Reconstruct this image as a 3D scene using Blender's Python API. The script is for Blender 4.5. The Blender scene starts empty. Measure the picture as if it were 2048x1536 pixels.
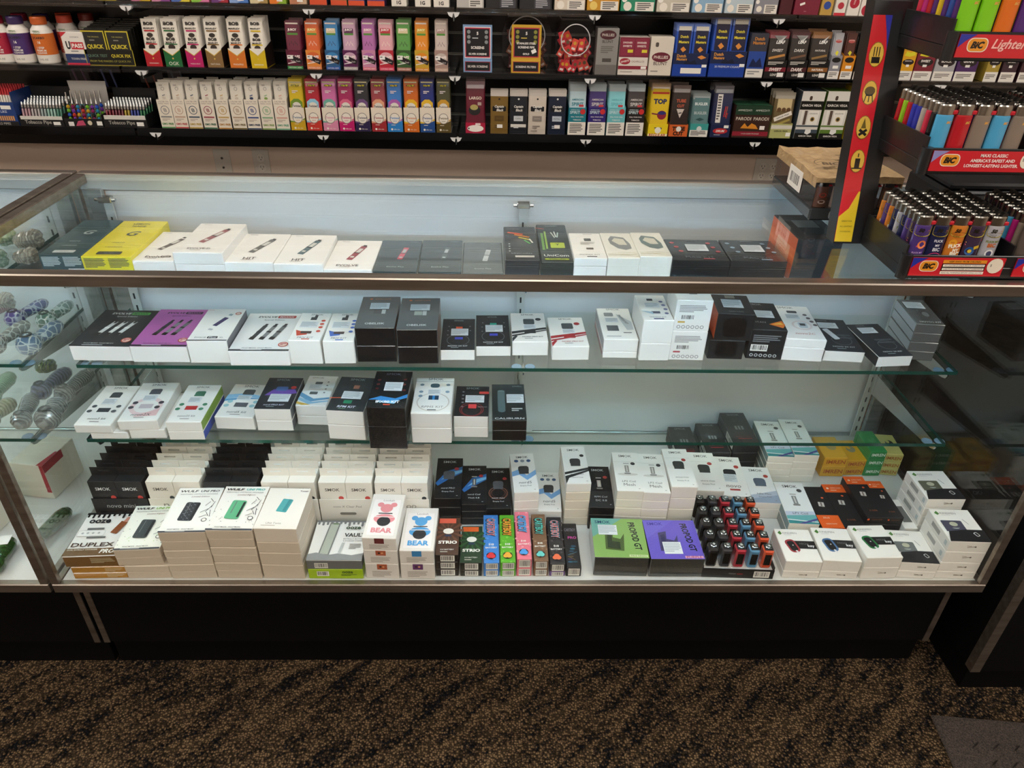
import bpy, math, random
from mathutils import Vector, Matrix
from mathutils.geometry import tessellate_polygon

S = bpy.context.scene
COL = S.collection
random.seed(7)

# ---------------------------------------------------------------- camera
F_PX, YAW, PITCH, ROLL = 1446.34, 0.0308, 0.5666, 0.0240
fwd = Vector((math.sin(YAW)*math.cos(PITCH), math.cos(YAW)*math.cos(PITCH), -math.sin(PITCH)))
rgt = Vector((math.cos(YAW), -math.sin(YAW), 0))
upv = rgt.cross(fwd)
r2 = rgt*math.cos(ROLL) + upv*math.sin(ROLL)
u2 = -rgt*math.sin(ROLL) + upv*math.cos(ROLL)
cd = bpy.data.cameras.new('camera'); cam = bpy.data.objects.new('camera', cd); COL.objects.link(cam)
cd.sensor_width = 36; cd.lens = F_PX*36/2048; cd.clip_start = .02
cam.matrix_world = Matrix(((r2.x, u2.x, -fwd.x, .8225), (r2.y, u2.y, -fwd.y, -.9514), (r2.z, u2.z, -fwd.z, 1.3941), (0, 0, 0, 1)))
S.camera = cam

# ---------------------------------------------------------------- world, exposure
w = bpy.data.worlds.new('world'); S.world = w; w.use_nodes = True
w.node_tree.nodes['Background'].inputs[0].default_value = (1, .95, .88, 1)
w.node_tree.nodes['Background'].inputs[1].default_value = .03
S.view_settings.view_transform = 'Standard'
S.view_settings.look = 'None'
S.view_settings.gamma = 1
S.view_settings.use_curve_mapping = False
S.view_settings.exposure = 0.2
S.cycles.transparent_max_bounces = 32
S.cycles.max_bounces = 10
CEIL_POWER = 9.0       # emission of the ceiling troffers
LED_POWER = 340.0       # emission of the strip in the display case
CEIL_COL = (1.0, .92, .82)
LED_COL = (.44, .76, 1.0)

# ---------------------------------------------------------------- materials
def lin(h):
    h = h.lstrip('#')
    if len(h) == 3: h = ''.join(c*2 for c in h)
    o = []
    for i in (0, 2, 4):
        c = int(h[i:i+2], 16)/255
        o.append(c/12.92 if c <= .04045 else ((c+.055)/1.055)**2.4)
    return (*o, 1)
_M = {}
def mat(h, r=.5, me=0., coat=0., nm=None):
    k = (h, r, me, coat)
    if k in _M: return _M[k]
    m = bpy.data.materials.new(nm or 'print_'+h); m.use_nodes = True
    b = m.node_tree.nodes['Principled BSDF']
    b.inputs['Base Color'].default_value = lin(h)
    b.inputs['Roughness'].default_value = r
    b.inputs['Metallic'].default_value = me
    if coat:
        b.inputs['Coat Weight'].default_value = coat
        b.inputs['Coat Roughness'].default_value = .08
    _M[k] = m
    return m
def nodes(name):
    m = bpy.data.materials.new(name); m.use_nodes = True
    nt = m.node_tree
    return m, nt, nt.nodes['Principled BSDF'], nt.nodes['Material Output']
def N(nt, t, **kw):
    n = nt.nodes.new(t)
    for k, v in kw.items():
        if k in n.inputs: n.inputs[k].default_value = v
        else: setattr(n, k, v)
    return n
def ramp(nt, src, stops):
    n = nt.nodes.new('ShaderNodeValToRGB')
    while len(n.color_ramp.elements) < len(stops): n.color_ramp.elements.new(.5)
    for e, (p, c) in zip(n.color_ramp.elements, stops):
        e.position = p; e.color = c if len(c) == 4 else (*c, 1)
    nt.links.new(src, n.inputs[0])
    return n
def bump(nt, b, src, strength, dist=.001):
    n = N(nt, 'ShaderNodeBump', Strength=strength, Distance=dist)
    nt.links.new(src, n.inputs['Height']); nt.links.new(n.outputs[0], b.inputs['Normal'])
def coords(nt, scale=(1, 1, 1), kind='Object', rot=(0, 0, 0), vt='POINT'):
    tc = nt.nodes.new('ShaderNodeTexCoord'); mp = nt.nodes.new('ShaderNodeMapping'); mp.vector_type = vt
    mp.inputs['Scale'].default_value = scale; mp.inputs['Rotation'].default_value = rot
    nt.links.new(tc.outputs[kind], mp.inputs[0])
    return mp.outputs[0]

def m_brushed(name, c0, c1, r, scale, me=1.):
    m, nt, b, o = nodes(name)
    n = N(nt, 'ShaderNodeTexNoise', Scale=1., Detail=4.)
    nt.links.new(coords(nt, scale), n.inputs['Vector'])
    rp = ramp(nt, n.outputs[0], [(.3, lin(c0)), (.7, lin(c1))])
    nt.links.new(rp.outputs[0], b.inputs['Base Color'])
    b.inputs['Roughness'].default_value = r; b.inputs['Metallic'].default_value = me
    bump(nt, b, n.outputs[0], .15, .0005)
    return m
FRAME = m_brushed('champagne_brushed_aluminium', '857b72', 'a99f95', .34, (6, 60, 60), .9)
ALU = m_brushed('mill_aluminium', 'a9b2b3', 'd4dadb', .3, (8, 90, 90), .9)
CHROME = mat('c9cccd', .18, 1., 0, 'chrome')
SATIN = mat('d6dcdc', .32, .35, 0., 'satin_aluminium')
STEEL = mat('9aa0a2', .3, 1., 0, 'steel')

def m_glass(name, tint, edge=None, ior=1.5, refl=1.):
    # clear pane: straight-through transparency plus a fresnel mirror
    m, nt, b, o = nodes(name); nt.nodes.remove(b)
    tr = N(nt, 'ShaderNodeBsdfTransparent', Color=tint)
    gl = N(nt, 'ShaderNodeBsdfGlossy', Roughness=.0)
    gl.inputs['Color'].default_value = (refl, refl, refl, 1)
    lw = N(nt, 'ShaderNodeLayerWeight', Blend=.5)   # schlick reflectance of one glass face
    pw = N(nt, 'ShaderNodeMath', operation='POWER'); pw.inputs[1].default_value = 5.
    nt.links.new(lw.outputs['Facing'], pw.inputs[0])
    f0 = ((ior-1)/(ior+1))**2
    fr = N(nt, 'ShaderNodeMath', operation='MULTIPLY_ADD'); fr.inputs[1].default_value = 1-f0; fr.inputs[2].default_value = f0
    nt.links.new(pw.outputs[0], fr.inputs[0])
    mx = nt.nodes.new('ShaderNodeMixShader')
    nt.links.new(fr.outputs[0], mx.inputs[0]); nt.links.new(tr.outputs[0], mx.inputs[1]); nt.links.new(gl.outputs[0], mx.inputs[2])
    nt.links.new(mx.outputs[0], o.inputs[0])
    return m
GLASS = m_glass('clear_glass', (.985, .995, .99, 1))
SHELF_GLASS = m_glass('shelf_glass', (.955, .985, .97, 1))
EDGE = mat('17473d', .12, 0., .5, 'green_glass_edge')
FILM = m_glass('clear_plastic', (.94, .94, .95, 1), ior=1.45)
TINTED = m_glass('smoked_clear_plastic', (.80, .76, .77, 1), ior=1.45)

def emit(name, col, strength):
    m, nt, b, o = nodes(name); nt.nodes.remove(b)
    e = N(nt, 'ShaderNodeEmission', Color=(*col, 1), Strength=strength)
    nt.links.new(e.outputs[0], o.inputs[0])
    return m

# ---------------------------------------------------------------- mesh builder
class MB:
    def __init__(s): s.v, s.f, s.i, s.m, s.sm = [], [], [], [], []
    def mi(s, m):
        if m not in s.m: s.m.append(m)
        return s.m.index(m)
    def poly(s, pts, m, center=None, smooth=False):
        pts = [Vector(p) for p in pts]
        if center is not None:
            n = (pts[1]-pts[0]).cross(pts[2]-pts[0]); c = sum(pts, Vector())/len(pts)
            if n.dot(c-Vector(center)) < 0: pts.reverse()
        b = len(s.v); s.v += pts; s.f.append(tuple(range(b, b+len(pts)))); s.i.append(s.mi(m)); s.sm.append(smooth)
        return s
    def raw(s, vs, fs, m, smooth=False):
        b = len(s.v); k = s.mi(m); s.v += [Vector(v) for v in vs]
        for f in fs: s.f.append(tuple(b+q for q in f)); s.i.append(k); s.sm.append(smooth)
        return s
    def box(s, x0, y0, z0, x1, y1, z1, m, c=0., M=None, **fm):
        """box with chamfer c; fm: top/bottom/front/back/left/right material overrides"""
        ctr = Vector(((x0+x1)/2, (y0+y1)/2, (z0+z1)/2))
        T = (lambda p: M @ Vector(p)) if M is not None else (lambda p: p)
        cc = T(ctr)
        g = lambda n: fm.get(n, m)
        X, Y, Z = (x0, x1), (y0, y1), (z0, z1)
        if c <= 0:
            for ax, nm in ((0, ('left', 'right')), (1, ('front', 'back')), (2, ('bottom', 'top'))):
                for e in (0, 1):
                    q = []
                    for a, b_ in ((0, 0), (1, 0), (1, 1), (0, 1)):
                        t = [0, 0, 0]; t[ax] = (X, Y, Z)[ax][e]; o = [k for k in range(3) if k != ax]
                        t[o[0]] = (X, Y, Z)[o[0]][a]; t[o[1]] = (X, Y, Z)[o[1]][b_]; q.append(T(t))
                    s.poly(q, g(nm[e]), cc)
            return s
        def P(sx, sy, sz, ax):
            t = [X[sx], Y[sy], Z[sz]]
            for k, e in enumerate((sx, sy, sz)):
                if k != ax: t[k] += c if e == 0 else -c
            return T(t)
        nm = (('left', 'right'), ('front', 'back'), ('bottom', 'top'))
        for ax in range(3):
            for e in (0, 1):
                q = []
                for a, b_ in ((0, 0), (1, 0), (1, 1), (0, 1)):
                    k = [0, 0, 0]; k[ax] = e; o = [j for j in range(3) if j != ax]; k[o[0]] = a; k[o[1]] = b_
                    q.append(P(*k, ax))
                s.poly(q, g(nm[ax][e]), cc)
        for ax in range(3):
            o = [j for j in range(3) if j != ax]
            for a in (0, 1):
                for b_ in (0, 1):
                    k0 = [0, 0, 0]; k0[o[0]] = a; k0[o[1]] = b_; k1 = list(k0); k1[ax] = 1
                    s.poly([P(*k0, o[0]), P(*k1, o[0]), P(*k1, o[1]), P(*k0, o[1])], m, cc)
        for a in (0, 1):
            for b_ in (0, 1):
                for d in (0, 1): s.poly([P(a, b_, d, k) for k in range(3)], m, cc)
        return s
    def tube(s, p0, p1, r0, r1, m, n=10, cap=True):
        p0, p1 = Vector(p0), Vector(p1); d = (p1-p0).normalized()
        a = d.orthogonal().normalized(); b = d.cross(a)
        R = [[p+a*r*math.cos(2*math.pi*i/n)+b*r*math.sin(2*math.pi*i/n) for i in range(n)] for p, r in ((p0, r0), (p1, r1))]
        s.raw(R[0]+R[1], [(i, (i+1) % n, n+(i+1) % n, n+i) for i in range(n)], m, True)
        if cap:
            s.raw(R[0], [tuple(reversed(range(n)))], m); s.raw(R[1], [tuple(range(n))], m)
        return s
    def lathe(s, prof, m, n=16, M=None, sx=1., sy=1., ms=None):
        """prof: (r, z) list from bottom to top; ms: material per band"""
        T = M if M is not None else Matrix()
        rings = [[T @ Vector((r*sx*math.cos(2*math.pi*i/n), r*sy*math.sin(2*math.pi*i/n), z)) for i in range(n)] for r, z in prof]
        for k in range(len(prof)-1):
            s.raw(rings[k]+rings[k+1], [(i, (i+1) % n, n+(i+1) % n, n+i) for i in range(n)], ms[k] if ms else m, True)
        s.raw(rings[0], [tuple(reversed(range(n)))], ms[0] if ms else m); s.raw(rings[-1], [tuple(range(n))], ms[-1] if ms else m)
        return s
    def prism(s, pts, y0, y1, m, M=None, mf=None):
        """outline in (x,z), extruded from y0 to y1"""
        T = (lambda p: M @ Vector(p)) if M is not None else (lambda p: Vector(p))
        n = len(pts); a = [T((x, y0, z)) for x, z in pts]; b = [T((x, y1, z)) for x, z in pts]
        c = (sum(a, Vector())+sum(b, Vector()))/(2*n)
        s.poly(a, mf or m, c); s.poly(b, m, c)
        for i in range(n): s.poly([a[i], a[(i+1) % n], b[(i+1) % n], b[i]], m, c)
        return s
    def mesh(s, name):
        me = bpy.data.meshes.new(name)
        me.from_pydata([tuple(v) for v in s.v], [], s.f)
        for m in s.m: me.materials.append(m)
        me.polygons.foreach_set('material_index', s.i)
        me.polygons.foreach_set('use_smooth', s.sm)
        me.update()
        return me
    def build(s, name, parent=None, loc=(0, 0, 0), rz=0.):
        o = bpy.data.objects.new(name, s.mesh(name)); COL.objects.link(o)
        o.location = loc; o.rotation_euler = (0, 0, rz)
        if parent: o.parent = parent
        return o
def empty(name, loc=(0, 0, 0), rz=0.):
    o = bpy.data.objects.new(name, None); COL.objects.link(o); o.location = loc; o.rotation_euler = (0, 0, rz)
    o.empty_display_size = .02
    return o
def tag(o, label, cat, group=None, kind=None):
    o['label'] = label; o['category'] = cat
    if group: o['group'] = group
    if kind: o['kind'] = kind
    return o
def struct(o):
    o['kind'] = 'structure'; return o
def link_copy(o, parent=None):
    c = o.copy(); COL.objects.link(c)
    if parent: c.parent = parent
    return c
def dup(root, loc, rz=None, label=None, group=None):
    r = link_copy(root); r.location = loc
    if rz is not None: r.rotation_euler = (0, 0, rz)
    if label: r['label'] = label
    if group: r['group'] = group
    for ch in list(root.children):
        c = link_copy(ch, r)
        for g in list(ch.children): link_copy(g, c)
    return r
ORD = ['topmost', 'second', 'third', 'fourth', 'fifth', 'sixth', 'seventh', 'eighth', 'ninth', 'tenth', 'eleventh', 'twelfth']

# ---------------------------------------------------------------- lettering
_G = {}
def glyphs(txt, bold=0., shear=0., space=1.):
    k = (txt, bold, shear, space)
    if k in _G: return _G[k]
    cu = bpy.data.curves.new('t', 'FONT'); cu.body = txt; cu.resolution_u = 2; cu.fill_mode = 'BOTH'
    cu.offset = bold; cu.shear = shear; cu.space_character = space
    o = bpy.data.objects.new('t', cu); me = o.to_mesh()
    me.calc_loop_triangles()
    vs = [(v.co.x, v.co.y) for v in me.vertices]; ts = [tuple(t.vertices) for t in me.loop_triangles]
    o.to_mesh_clear(); bpy.data.objects.remove(o); bpy.data.curves.remove(cu)
    if not vs: vs = [(0, 0)]; ts = []
    x0 = min(v[0] for v in vs); x1 = max(v[0] for v in vs); y0 = min(v[1] for v in vs); y1 = max(v[1] for v in vs)
    W = max(x1-x0, 1e-4); H = max(y1-y0, 1e-4)
    vs = [((x-(x0+x1)/2), (y-(y0+y1)/2)) for x, y in vs]
    ts2 = []
    for a, b, c in ts:
        ar = (vs[b][0]-vs[a][0])*(vs[c][1]-vs[a][1])-(vs[c][0]-vs[a][0])*(vs[b][1]-vs[a][1])
        ts2.append((a, b, c) if ar > 0 else (a, c, b))
    _G[k] = (vs, ts2, W, H)
    return _G[k]

class Face:
    """a flat printed face: prims use u,v fractions; sizes are fractions of the face width"""
    def __init__(s, mb, O, U, V, gloss=.45, coat=0.):
        s.mb = mb; s.O = Vector(O); s.U = Vector(U); s.V = Vector(V); s.lu = s.U.length; s.lv = s.V.length
        s.u = s.U.normalized(); s.w = s.V.normalized(); s.n = s.u.cross(s.w); s.k = 0; s.g = gloss; s.c = coat
    def P(s, x, y): return s.O+s.u*x+s.w*y+s.n*(.00025+.00005*s.k)
    def m(s, c): return mat(c, s.g, 0., s.c) if isinstance(c, str) else c
    def pg(s, pts, c):
        pts = [(x, y) for x, y in pts]
        a = sum(pts[i][0]*pts[(i+1) % len(pts)][1]-pts[(i+1) % len(pts)][0]*pts[i][1] for i in range(len(pts)))
        if a < 0: pts = pts[::-1]
        V3 = [s.P(*p) for p in pts]
        if len(pts) > 4:
            tr = tessellate_polygon([[Vector((x, y, 0)) for x, y in pts]])
            fs = []
            for a_, b_, c_ in tr:
                ar = (pts[b_][0]-pts[a_][0])*(pts[c_][1]-pts[a_][1])-(pts[c_][0]-pts[a_][0])*(pts[b_][1]-pts[a_][1])
                fs.append((a_, b_, c_) if ar > 0 else (a_, c_, b_))
            s.mb.raw(V3, fs, s.m(c))
        else: s.mb.raw(V3, [tuple(range(len(pts)))], s.m(c))
    def rot(s, pts, cx, cy, a):
        ca, sa = math.cos(a), math.sin(a)
        return [(cx+x*ca-y*sa, cy+x*sa+y*ca) for x, y in pts]
    def draw(s, prims):
        L, H = s.lu, s.lv
        for p in prims:
            t = p[0]; s.k += 1
            if t == 'r':
                _, a, b, c, d, col = p; s.pg([(a*L, b*H), (c*L, b*H), (c*L, d*H), (a*L, d*H)], col)
            elif t == 'p': s.pg([(u*L, v*H) for u, v in p[1]], p[2])
            elif t in ('c', 'e'):
                u, v, r = p[1:4]; ry = r if t == 'c' else p[4]; col = p[4] if t == 'c' else p[5]
                s.pg([(u*L+r*L*math.cos(i*math.pi/8), v*H+ry*L*math.sin(i*math.pi/8)) for i in range(16)], col)
            elif t == 'o':
                _, u, v, r1, r0, col = p; n = 18
                ro = [s.P(u*L+r1*L*math.cos(i*2*math.pi/n), v*H+r1*L*math.sin(i*2*math.pi/n)) for i in range(n)]
                ri = [s.P(u*L+r0*L*math.cos(i*2*math.pi/n), v*H+r0*L*math.sin(i*2*math.pi/n)) for i in range(n)]
                s.mb.raw(ro+ri, [(i, (i+1) % n, n+(i+1) % n, n+i) for i in range(n)], s.m(col))
            elif t == 'q':
                _, u, v, a, b, ang, col = p; a *= L/2; b *= L/2
                s.pg(s.rot([(-a, -b), (a, -b), (a, b), (-a, b)], u*L, v*H, math.radians(ang)), col)
            elif t == 'rr':
                _, u, v, a, b, r, ang, col = p; a *= L/2; b *= L/2; r *= L; pts = []
                for cx, cy, st in ((a-r, b-r, 0), (-a+r, b-r, 90), (-a+r, -b+r, 180), (a-r, -b+r, 270)):
                    for i in range(5):
                        an = math.radians(st+22.5*i); pts.append((cx+r*math.cos(an), cy+r*math.sin(an)))
                s.pg(s.rot(pts, u*L, v*H, math.radians(ang)), col)
            elif t == 't':
                txt, u, v, tw, col = p[1:6]; o = p[6] if len(p) > 6 else {}
                vs, ts, W_, H_ = glyphs(txt, o.get('b', 0.), o.get('s', 0.), o.get('sp', 1.))
                sc = tw*L/W_; sy = o['h']*L/H_ if 'h' in o else sc
                an = math.radians(o.get('a', 0)); pts = s.rot([(x*sc, y*sy) for x, y in vs], u*L, v*H, an)
                s.mb.raw([s.P(*q) for q in pts], ts, s.m(col))
            elif t == 'ln':   # block of small print
                _, a, b, c, d, n, col = p; st = (d-b)/n; rr = random.Random(n*7+int(a*90))
                for i in range(n):
                    e = a+(c-a)*(1 if i < n-1 else .6)*(.82+.18*rr.random())
                    s.pg([(a*L, (d-st*i-st*.55)*H), (e*L, (d-st*i-st*.55)*H), (e*L, (d-st*i)*H), (a*L, (d-st*i)*H)], col)
            elif t == 'bar':   # barcode
                _, a, b, c, d = p[:5]; s.pg([(a*L, b*H), (c*L, b*H), (c*L, d*H), (a*L, d*H)], 'f0eee8'); s.k += 1
                rr = random.Random(int(a*1000)+5); x = a+(c-a)*.06
                while x < c-(c-a)*.08:
                    wd = (c-a)*rr.choice((.02, .035, .05)); s.pg([(x*L, (b+(d-b)*.18)*H), ((x+wd)*L, (b+(d-b)*.18)*H), ((x+wd)*L, (d-(d-b)*.1)*H), (x*L, (d-(d-b)*.1)*H)], '1a1a1a')
                    x += wd+(c-a)*rr.choice((.02, .03, .05))
        return s

def frames(w, d, h):
    return dict(top=((-w/2, 0, h), (w, 0, 0), (0, d, 0)), front=((-w/2, 0, 0), (w, 0, 0), (0, 0, h)),
                left=((-w/2, d, 0), (0, -d, 0), (0, 0, h)), right=((w/2, 0, 0), (0, d, 0), (0, 0, h)))

def carton(name, label, cat, x, y, z, rz, w, d, h, col, art=None, cols=None, stick=None, lid=None, lidcol=None,
           group=None, r=.45, coat=0., wrap=False, win=None):
    """a closed box: body, optional lid, printed artwork, stickers"""
    cols = {k: mat(c, r, 0., coat) for k, c in (cols or {}).items()}
    c = min(.0012, w*.03)
    if lid:
        lh = h*lid
        mb = MB().box(-w/2+.0006, .0006, 0, w/2-.0006, d-.0006, h-lh, mat(col, r, 0., coat), c, **cols)
        o = mb.build(name, None, (x, y, z), rz)
        MB().box(-w/2, 0, h-lh+.0004, w/2, d, h, mat(lidcol or col, r, 0., coat), c, **cols).build('lid', o)
    else:
        o = MB().box(-w/2, 0, 0, w/2, d, h, mat(col, r, 0., coat), c, **cols).build(name, None, (x, y, z), rz)
    fr = frames(w, d, h)
    if art:
        mb = MB()
        for f, pr in art.items(): Face(mb, *fr[f], r, coat).draw(pr)
        if mb.f: mb.build('printed_artwork', o)
    for st in (stick or []):
        f, a, b, c_, d_ = st[:5]; mb = MB(); F = Face(mb, *fr[f], .5); F.k = 14
        F.draw([('r', a, b, c_, d_, 'd9dde0'), ('ln', a+.03*(c_-a), b+.12*(d_-b), c_-.03*(c_-a), d_-.08*(d_-b), 6, 'a9b0b4')])
        mb.build('warning_sticker', o)
    tag(o, label, cat, group)
    return o
# ================================================================ the room
RX0, RX1, RY0, RY1, RH = -3.4, 4.6, -7.6, 2.2, 2.75
def m_carpet():
    m, nt, b, o = nodes('loop_carpet')
    L = nt.links
    p = coords(nt)
    vo = N(nt, 'ShaderNodeTexVoronoi', Scale=215., Randomness=.8); L.new(p, vo.inputs['Vector'])
    # broken diagonal leaf-like streaks of dark yarn
    wq = N(nt, 'ShaderNodeTexNoise', Scale=1., Detail=1.5, Roughness=.5, Distortion=.7); L.new(coords(nt, (.12, .030, 1), rot=(0, 0, .68), vt='TEXTURE'), wq.inputs['Vector'])
    big = N(nt, 'ShaderNodeTexNoise', Scale=4., Detail=2.); L.new(p, big.inputs['Vector'])
    # each loop draws its own yarn colour; the streaks shift the odds
    sp = nt.nodes.new('ShaderNodeSeparateColor'); L.new(vo.outputs['Color'], sp.inputs[0])
    a = N(nt, 'ShaderNodeMath', operation='MULTIPLY_ADD'); a.inputs[1].default_value = .42; L.new(sp.outputs[0], a.inputs[0]); L.new(wq.outputs[0], a.inputs[2])
    a2 = N(nt, 'ShaderNodeMath', operation='MULTIPLY_ADD'); a2.inputs[1].default_value = .16; L.new(big.outputs[0], a2.inputs[0]); L.new(a.outputs[0], a2.inputs[2])
    rp = ramp(nt, a2.outputs[0], [(.0, lin('15171e')), (.56, lin('1c1d23')), (.66, lin('4a3d32')), (.80, lin('7d654b')), (.95, lin('937a5c'))])
    rd = ramp(nt, vo.outputs['Distance'], [(.15, (1, 1, 1)), (.62, (.12, .12, .12))])
    mx = N(nt, 'ShaderNodeMix', data_type='RGBA', blend_type='MULTIPLY'); mx.inputs[0].default_value = 1.
    L.new(rp.outputs[0], mx.inputs[6]); L.new(rd.outputs[0], mx.inputs[7])
    L.new(mx.outputs[2], b.inputs['Base Color'])
    b.inputs['Roughness'].default_value = .95
    b.inputs['Specular IOR Level'].default_value = .1
    bump(nt, b, rd.outputs[0], .9, .004)
    return m
def m_paint(name, c, sc=60., st=.08, r=.75):
    m, nt, b, o = nodes(name)
    n = N(nt, 'ShaderNodeTexNoise', Scale=sc, Detail=3.); nt.links.new(coords(nt), n.inputs['Vector'])
    b.inputs['Base Color'].default_value = lin(c); b.inputs['Roughness'].default_value = r
    bump(nt, b, n.outputs[0], st, .002)
    return m
WALLM = m_paint('beige_wall_paint', 'dcc6b4')
CEILM = m_paint('white_ceiling', 'd9d4cb', 140.)
def dull(m, s=.15):
    m.node_tree.nodes['Principled BSDF'].inputs['Specular IOR Level'].default_value = s
    return m
BLACKLAM = m_paint('black_laminate', '070708', 220., .03, .55)
dull(BLACKLAM)
struct(MB().box(RX0, RY0, -.06, RX1, RY1, 0, m_carpet()).build('floor'))
struct(MB().box(RX0, RY1, 0, RX1, RY1+.1, RH, WALLM).build('wall_rear'))
struct(MB().box(RX0-.1, RY0, 0, RX0, RY1, RH, WALLM).build('wall_left'))
struct(MB().box(RX1, RY0, 0, RX1+.1, RY1, RH, WALLM).build('wall_right'))
struct(MB().box(RX0, RY0-.1, 0, RX1, RY0, RH, WALLM).build('wall_front'))
struct(MB().box(RX0, RY0, RH, RX1, RY1, RH+.06, CEILM).build('ceiling'))
struct(MB().box(RX0, RY1-.012, 0, RX1, RY1, .1, mat('161616', .5), .002).build('baseboard_rear'))

# ceiling troffers (out of frame, they light the shop)
LM = emit('troffer_diffuser', CEIL_COL, CEIL_POWER)
k = 0
for lx in (-1.6, .9, 3.2):
    for ly in (-6.3, -4.5, -2.7, -.9, .85):
        t = empty('ceiling_light', (lx, ly, RH-.035))
        MB().box(-.62, -.32, 0, .62, -.30, .035, ALU).box(-.62, .30, 0, .62, .32, .035, ALU).box(-.62, -.30, 0, -.60, .30, .035, ALU).box(.60, -.30, 0, .62, .30, .035, ALU).build('frame', t)
        MB().box(-.60, -.30, .006, .60, .30, .03, LM).build('diffuser', t)
        tag(t, 'rectangular troffer light panel set in the shop ceiling', 'light', 'ceiling light panels'); k += 1

# ================================================================ slatwall with shelves
SLAT = m_paint('black_slatwall_laminate', '0c0c0e', 180., .03, .3)
SLOT = m_brushed('slot_insert_aluminium', '6f706c', '9b9c96', .35, (4, 80, 80))
sw = empty('slatwall', (0, RY1, 0))
tag(sw, 'black slatwall panel with silver slot inserts on the beige wall', 'slatwall')
z = .579
SX0, SX1 = -2.4, 3.9
for i in range(24):
    MB().box(SX0, -.024, z, SX1, -.002, z+.066, SLAT, .0015).build('slat', sw)
    MB().box(SX0, -.010, z+.066, SX1, -.002, z+.076, SLOT).box(SX0, -.0245, z+.066, SX1, -.0225, z+.0675, SLOT).box(SX0, -.0245, z+.0745, SX1, -.0225, z+.076, SLOT).build('slot_insert', sw)
    z += .0762
# one dark fascia under the lowest shelf is the shelf lip itself
SHB = {'low': .706, 'middle': .926, 'upper': 1.138}
SHF, SHT = 1.925, .012
BLKAC = mat('08080a', .12, 0., .3, 'black_acrylic')
for nm, zz in SHB.items():
    for j, (a, b) in enumerate(((-1.76, -.55), (-.545, .676), (.681, 1.902), (1.907, 3.12))):
        sh = empty('wall_shelf', ((a+b)/2, 0, zz))
        w2 = (b-a)/2
        MB().box(-w2+.001, SHF, -SHT, w2-.001, RY1-.026, 0, BLKAC, .002).build('board', sh)
        lip = .030 if nm == 'low' else .016
        MB().box(-w2+.001, SHF-.004, -SHT-lip*.5, w2-.001, SHF, .004, FILM if nm != 'low' else BLKAC, .0008).build('front_lip', sh)
        for cx in (-.475, .162, .672, 1.175, 1.838, 2.5, -1.1):
            if a < cx < b:
                mb = MB(); x = cx-(a+b)/2
                mb.box(x-.0015, SHF+.002, -SHT-.03, x+.0015, RY1-.028, -SHT, STEEL)
                mb.prism([(x-.022, -SHT-.001), (x-.016, -SHT-.012), (x-.005, -SHT-.018), (x-.002, -SHT-.004), (x+.002, -SHT-.004), (x+.005, -SHT-.018), (x+.016, -SHT-.012), (x+.022, -SHT-.001)], SHF-.006, SHF+.01, mat('dedede', .35))
                mb.build('bracket', sh)
        tag(sh, 'black %s slatwall shelf %s' % (nm, ('at the bottles and trays end', 'under the wrap and cone packs', 'under the tobacco pouches and jars', 'behind the lighter rack')[j]), 'shelf')

# outlets on the bare wall strip
PLATE = mat('cfc6ba', .35)
def outlet(x, z, w, kind, label):
    o = empty('wall_outlet', (x, RY1, z))
    MB().box(-w/2, -.006, -.057, w/2, -.001, .057, PLATE, .0015).build('cover_plate', o)
    gangs = [0] if w < .1 else [-.023, .023]
    for gx in gangs:
        for zz in (.02, -.02):
            mb = MB(); D = mat('3a352f', .6)
            if kind == 'duplex':
                mb.lathe([(.0165, 0), (.0165, .0015)], mat('d8d0c4', .3), 14, Matrix.Translation((gx, -.006, zz)) @ Matrix.Rotation(math.pi/2, 4, 'X'))
                for dx in (-.006, .006): mb.box(gx+dx-.001, -.0082, zz, gx+dx+.001, -.0076, zz+.008, D)
                mb.tube((gx, -.0074, zz-.006), (gx, -.0082, zz-.006), .0022, .0022, D, 8)
            else:
                mb.tube((gx, -.006, zz), (gx, -.009, zz), .005, .005, D, 8)
            mb.build('receptacle', o)
    tag(o, label, 'outlet')
outlet(-.343, .505, .07, 'jack', 'beige wall plate with two round jacks under the slatwall')
outlet(-.178, .507, .07, 'duplex', 'beige duplex power outlet beside the jack plate')
outlet(2.013, .503, .117, 'duplex', 'double-width beige power outlet behind the paper-wrapped lighter pack')

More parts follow.
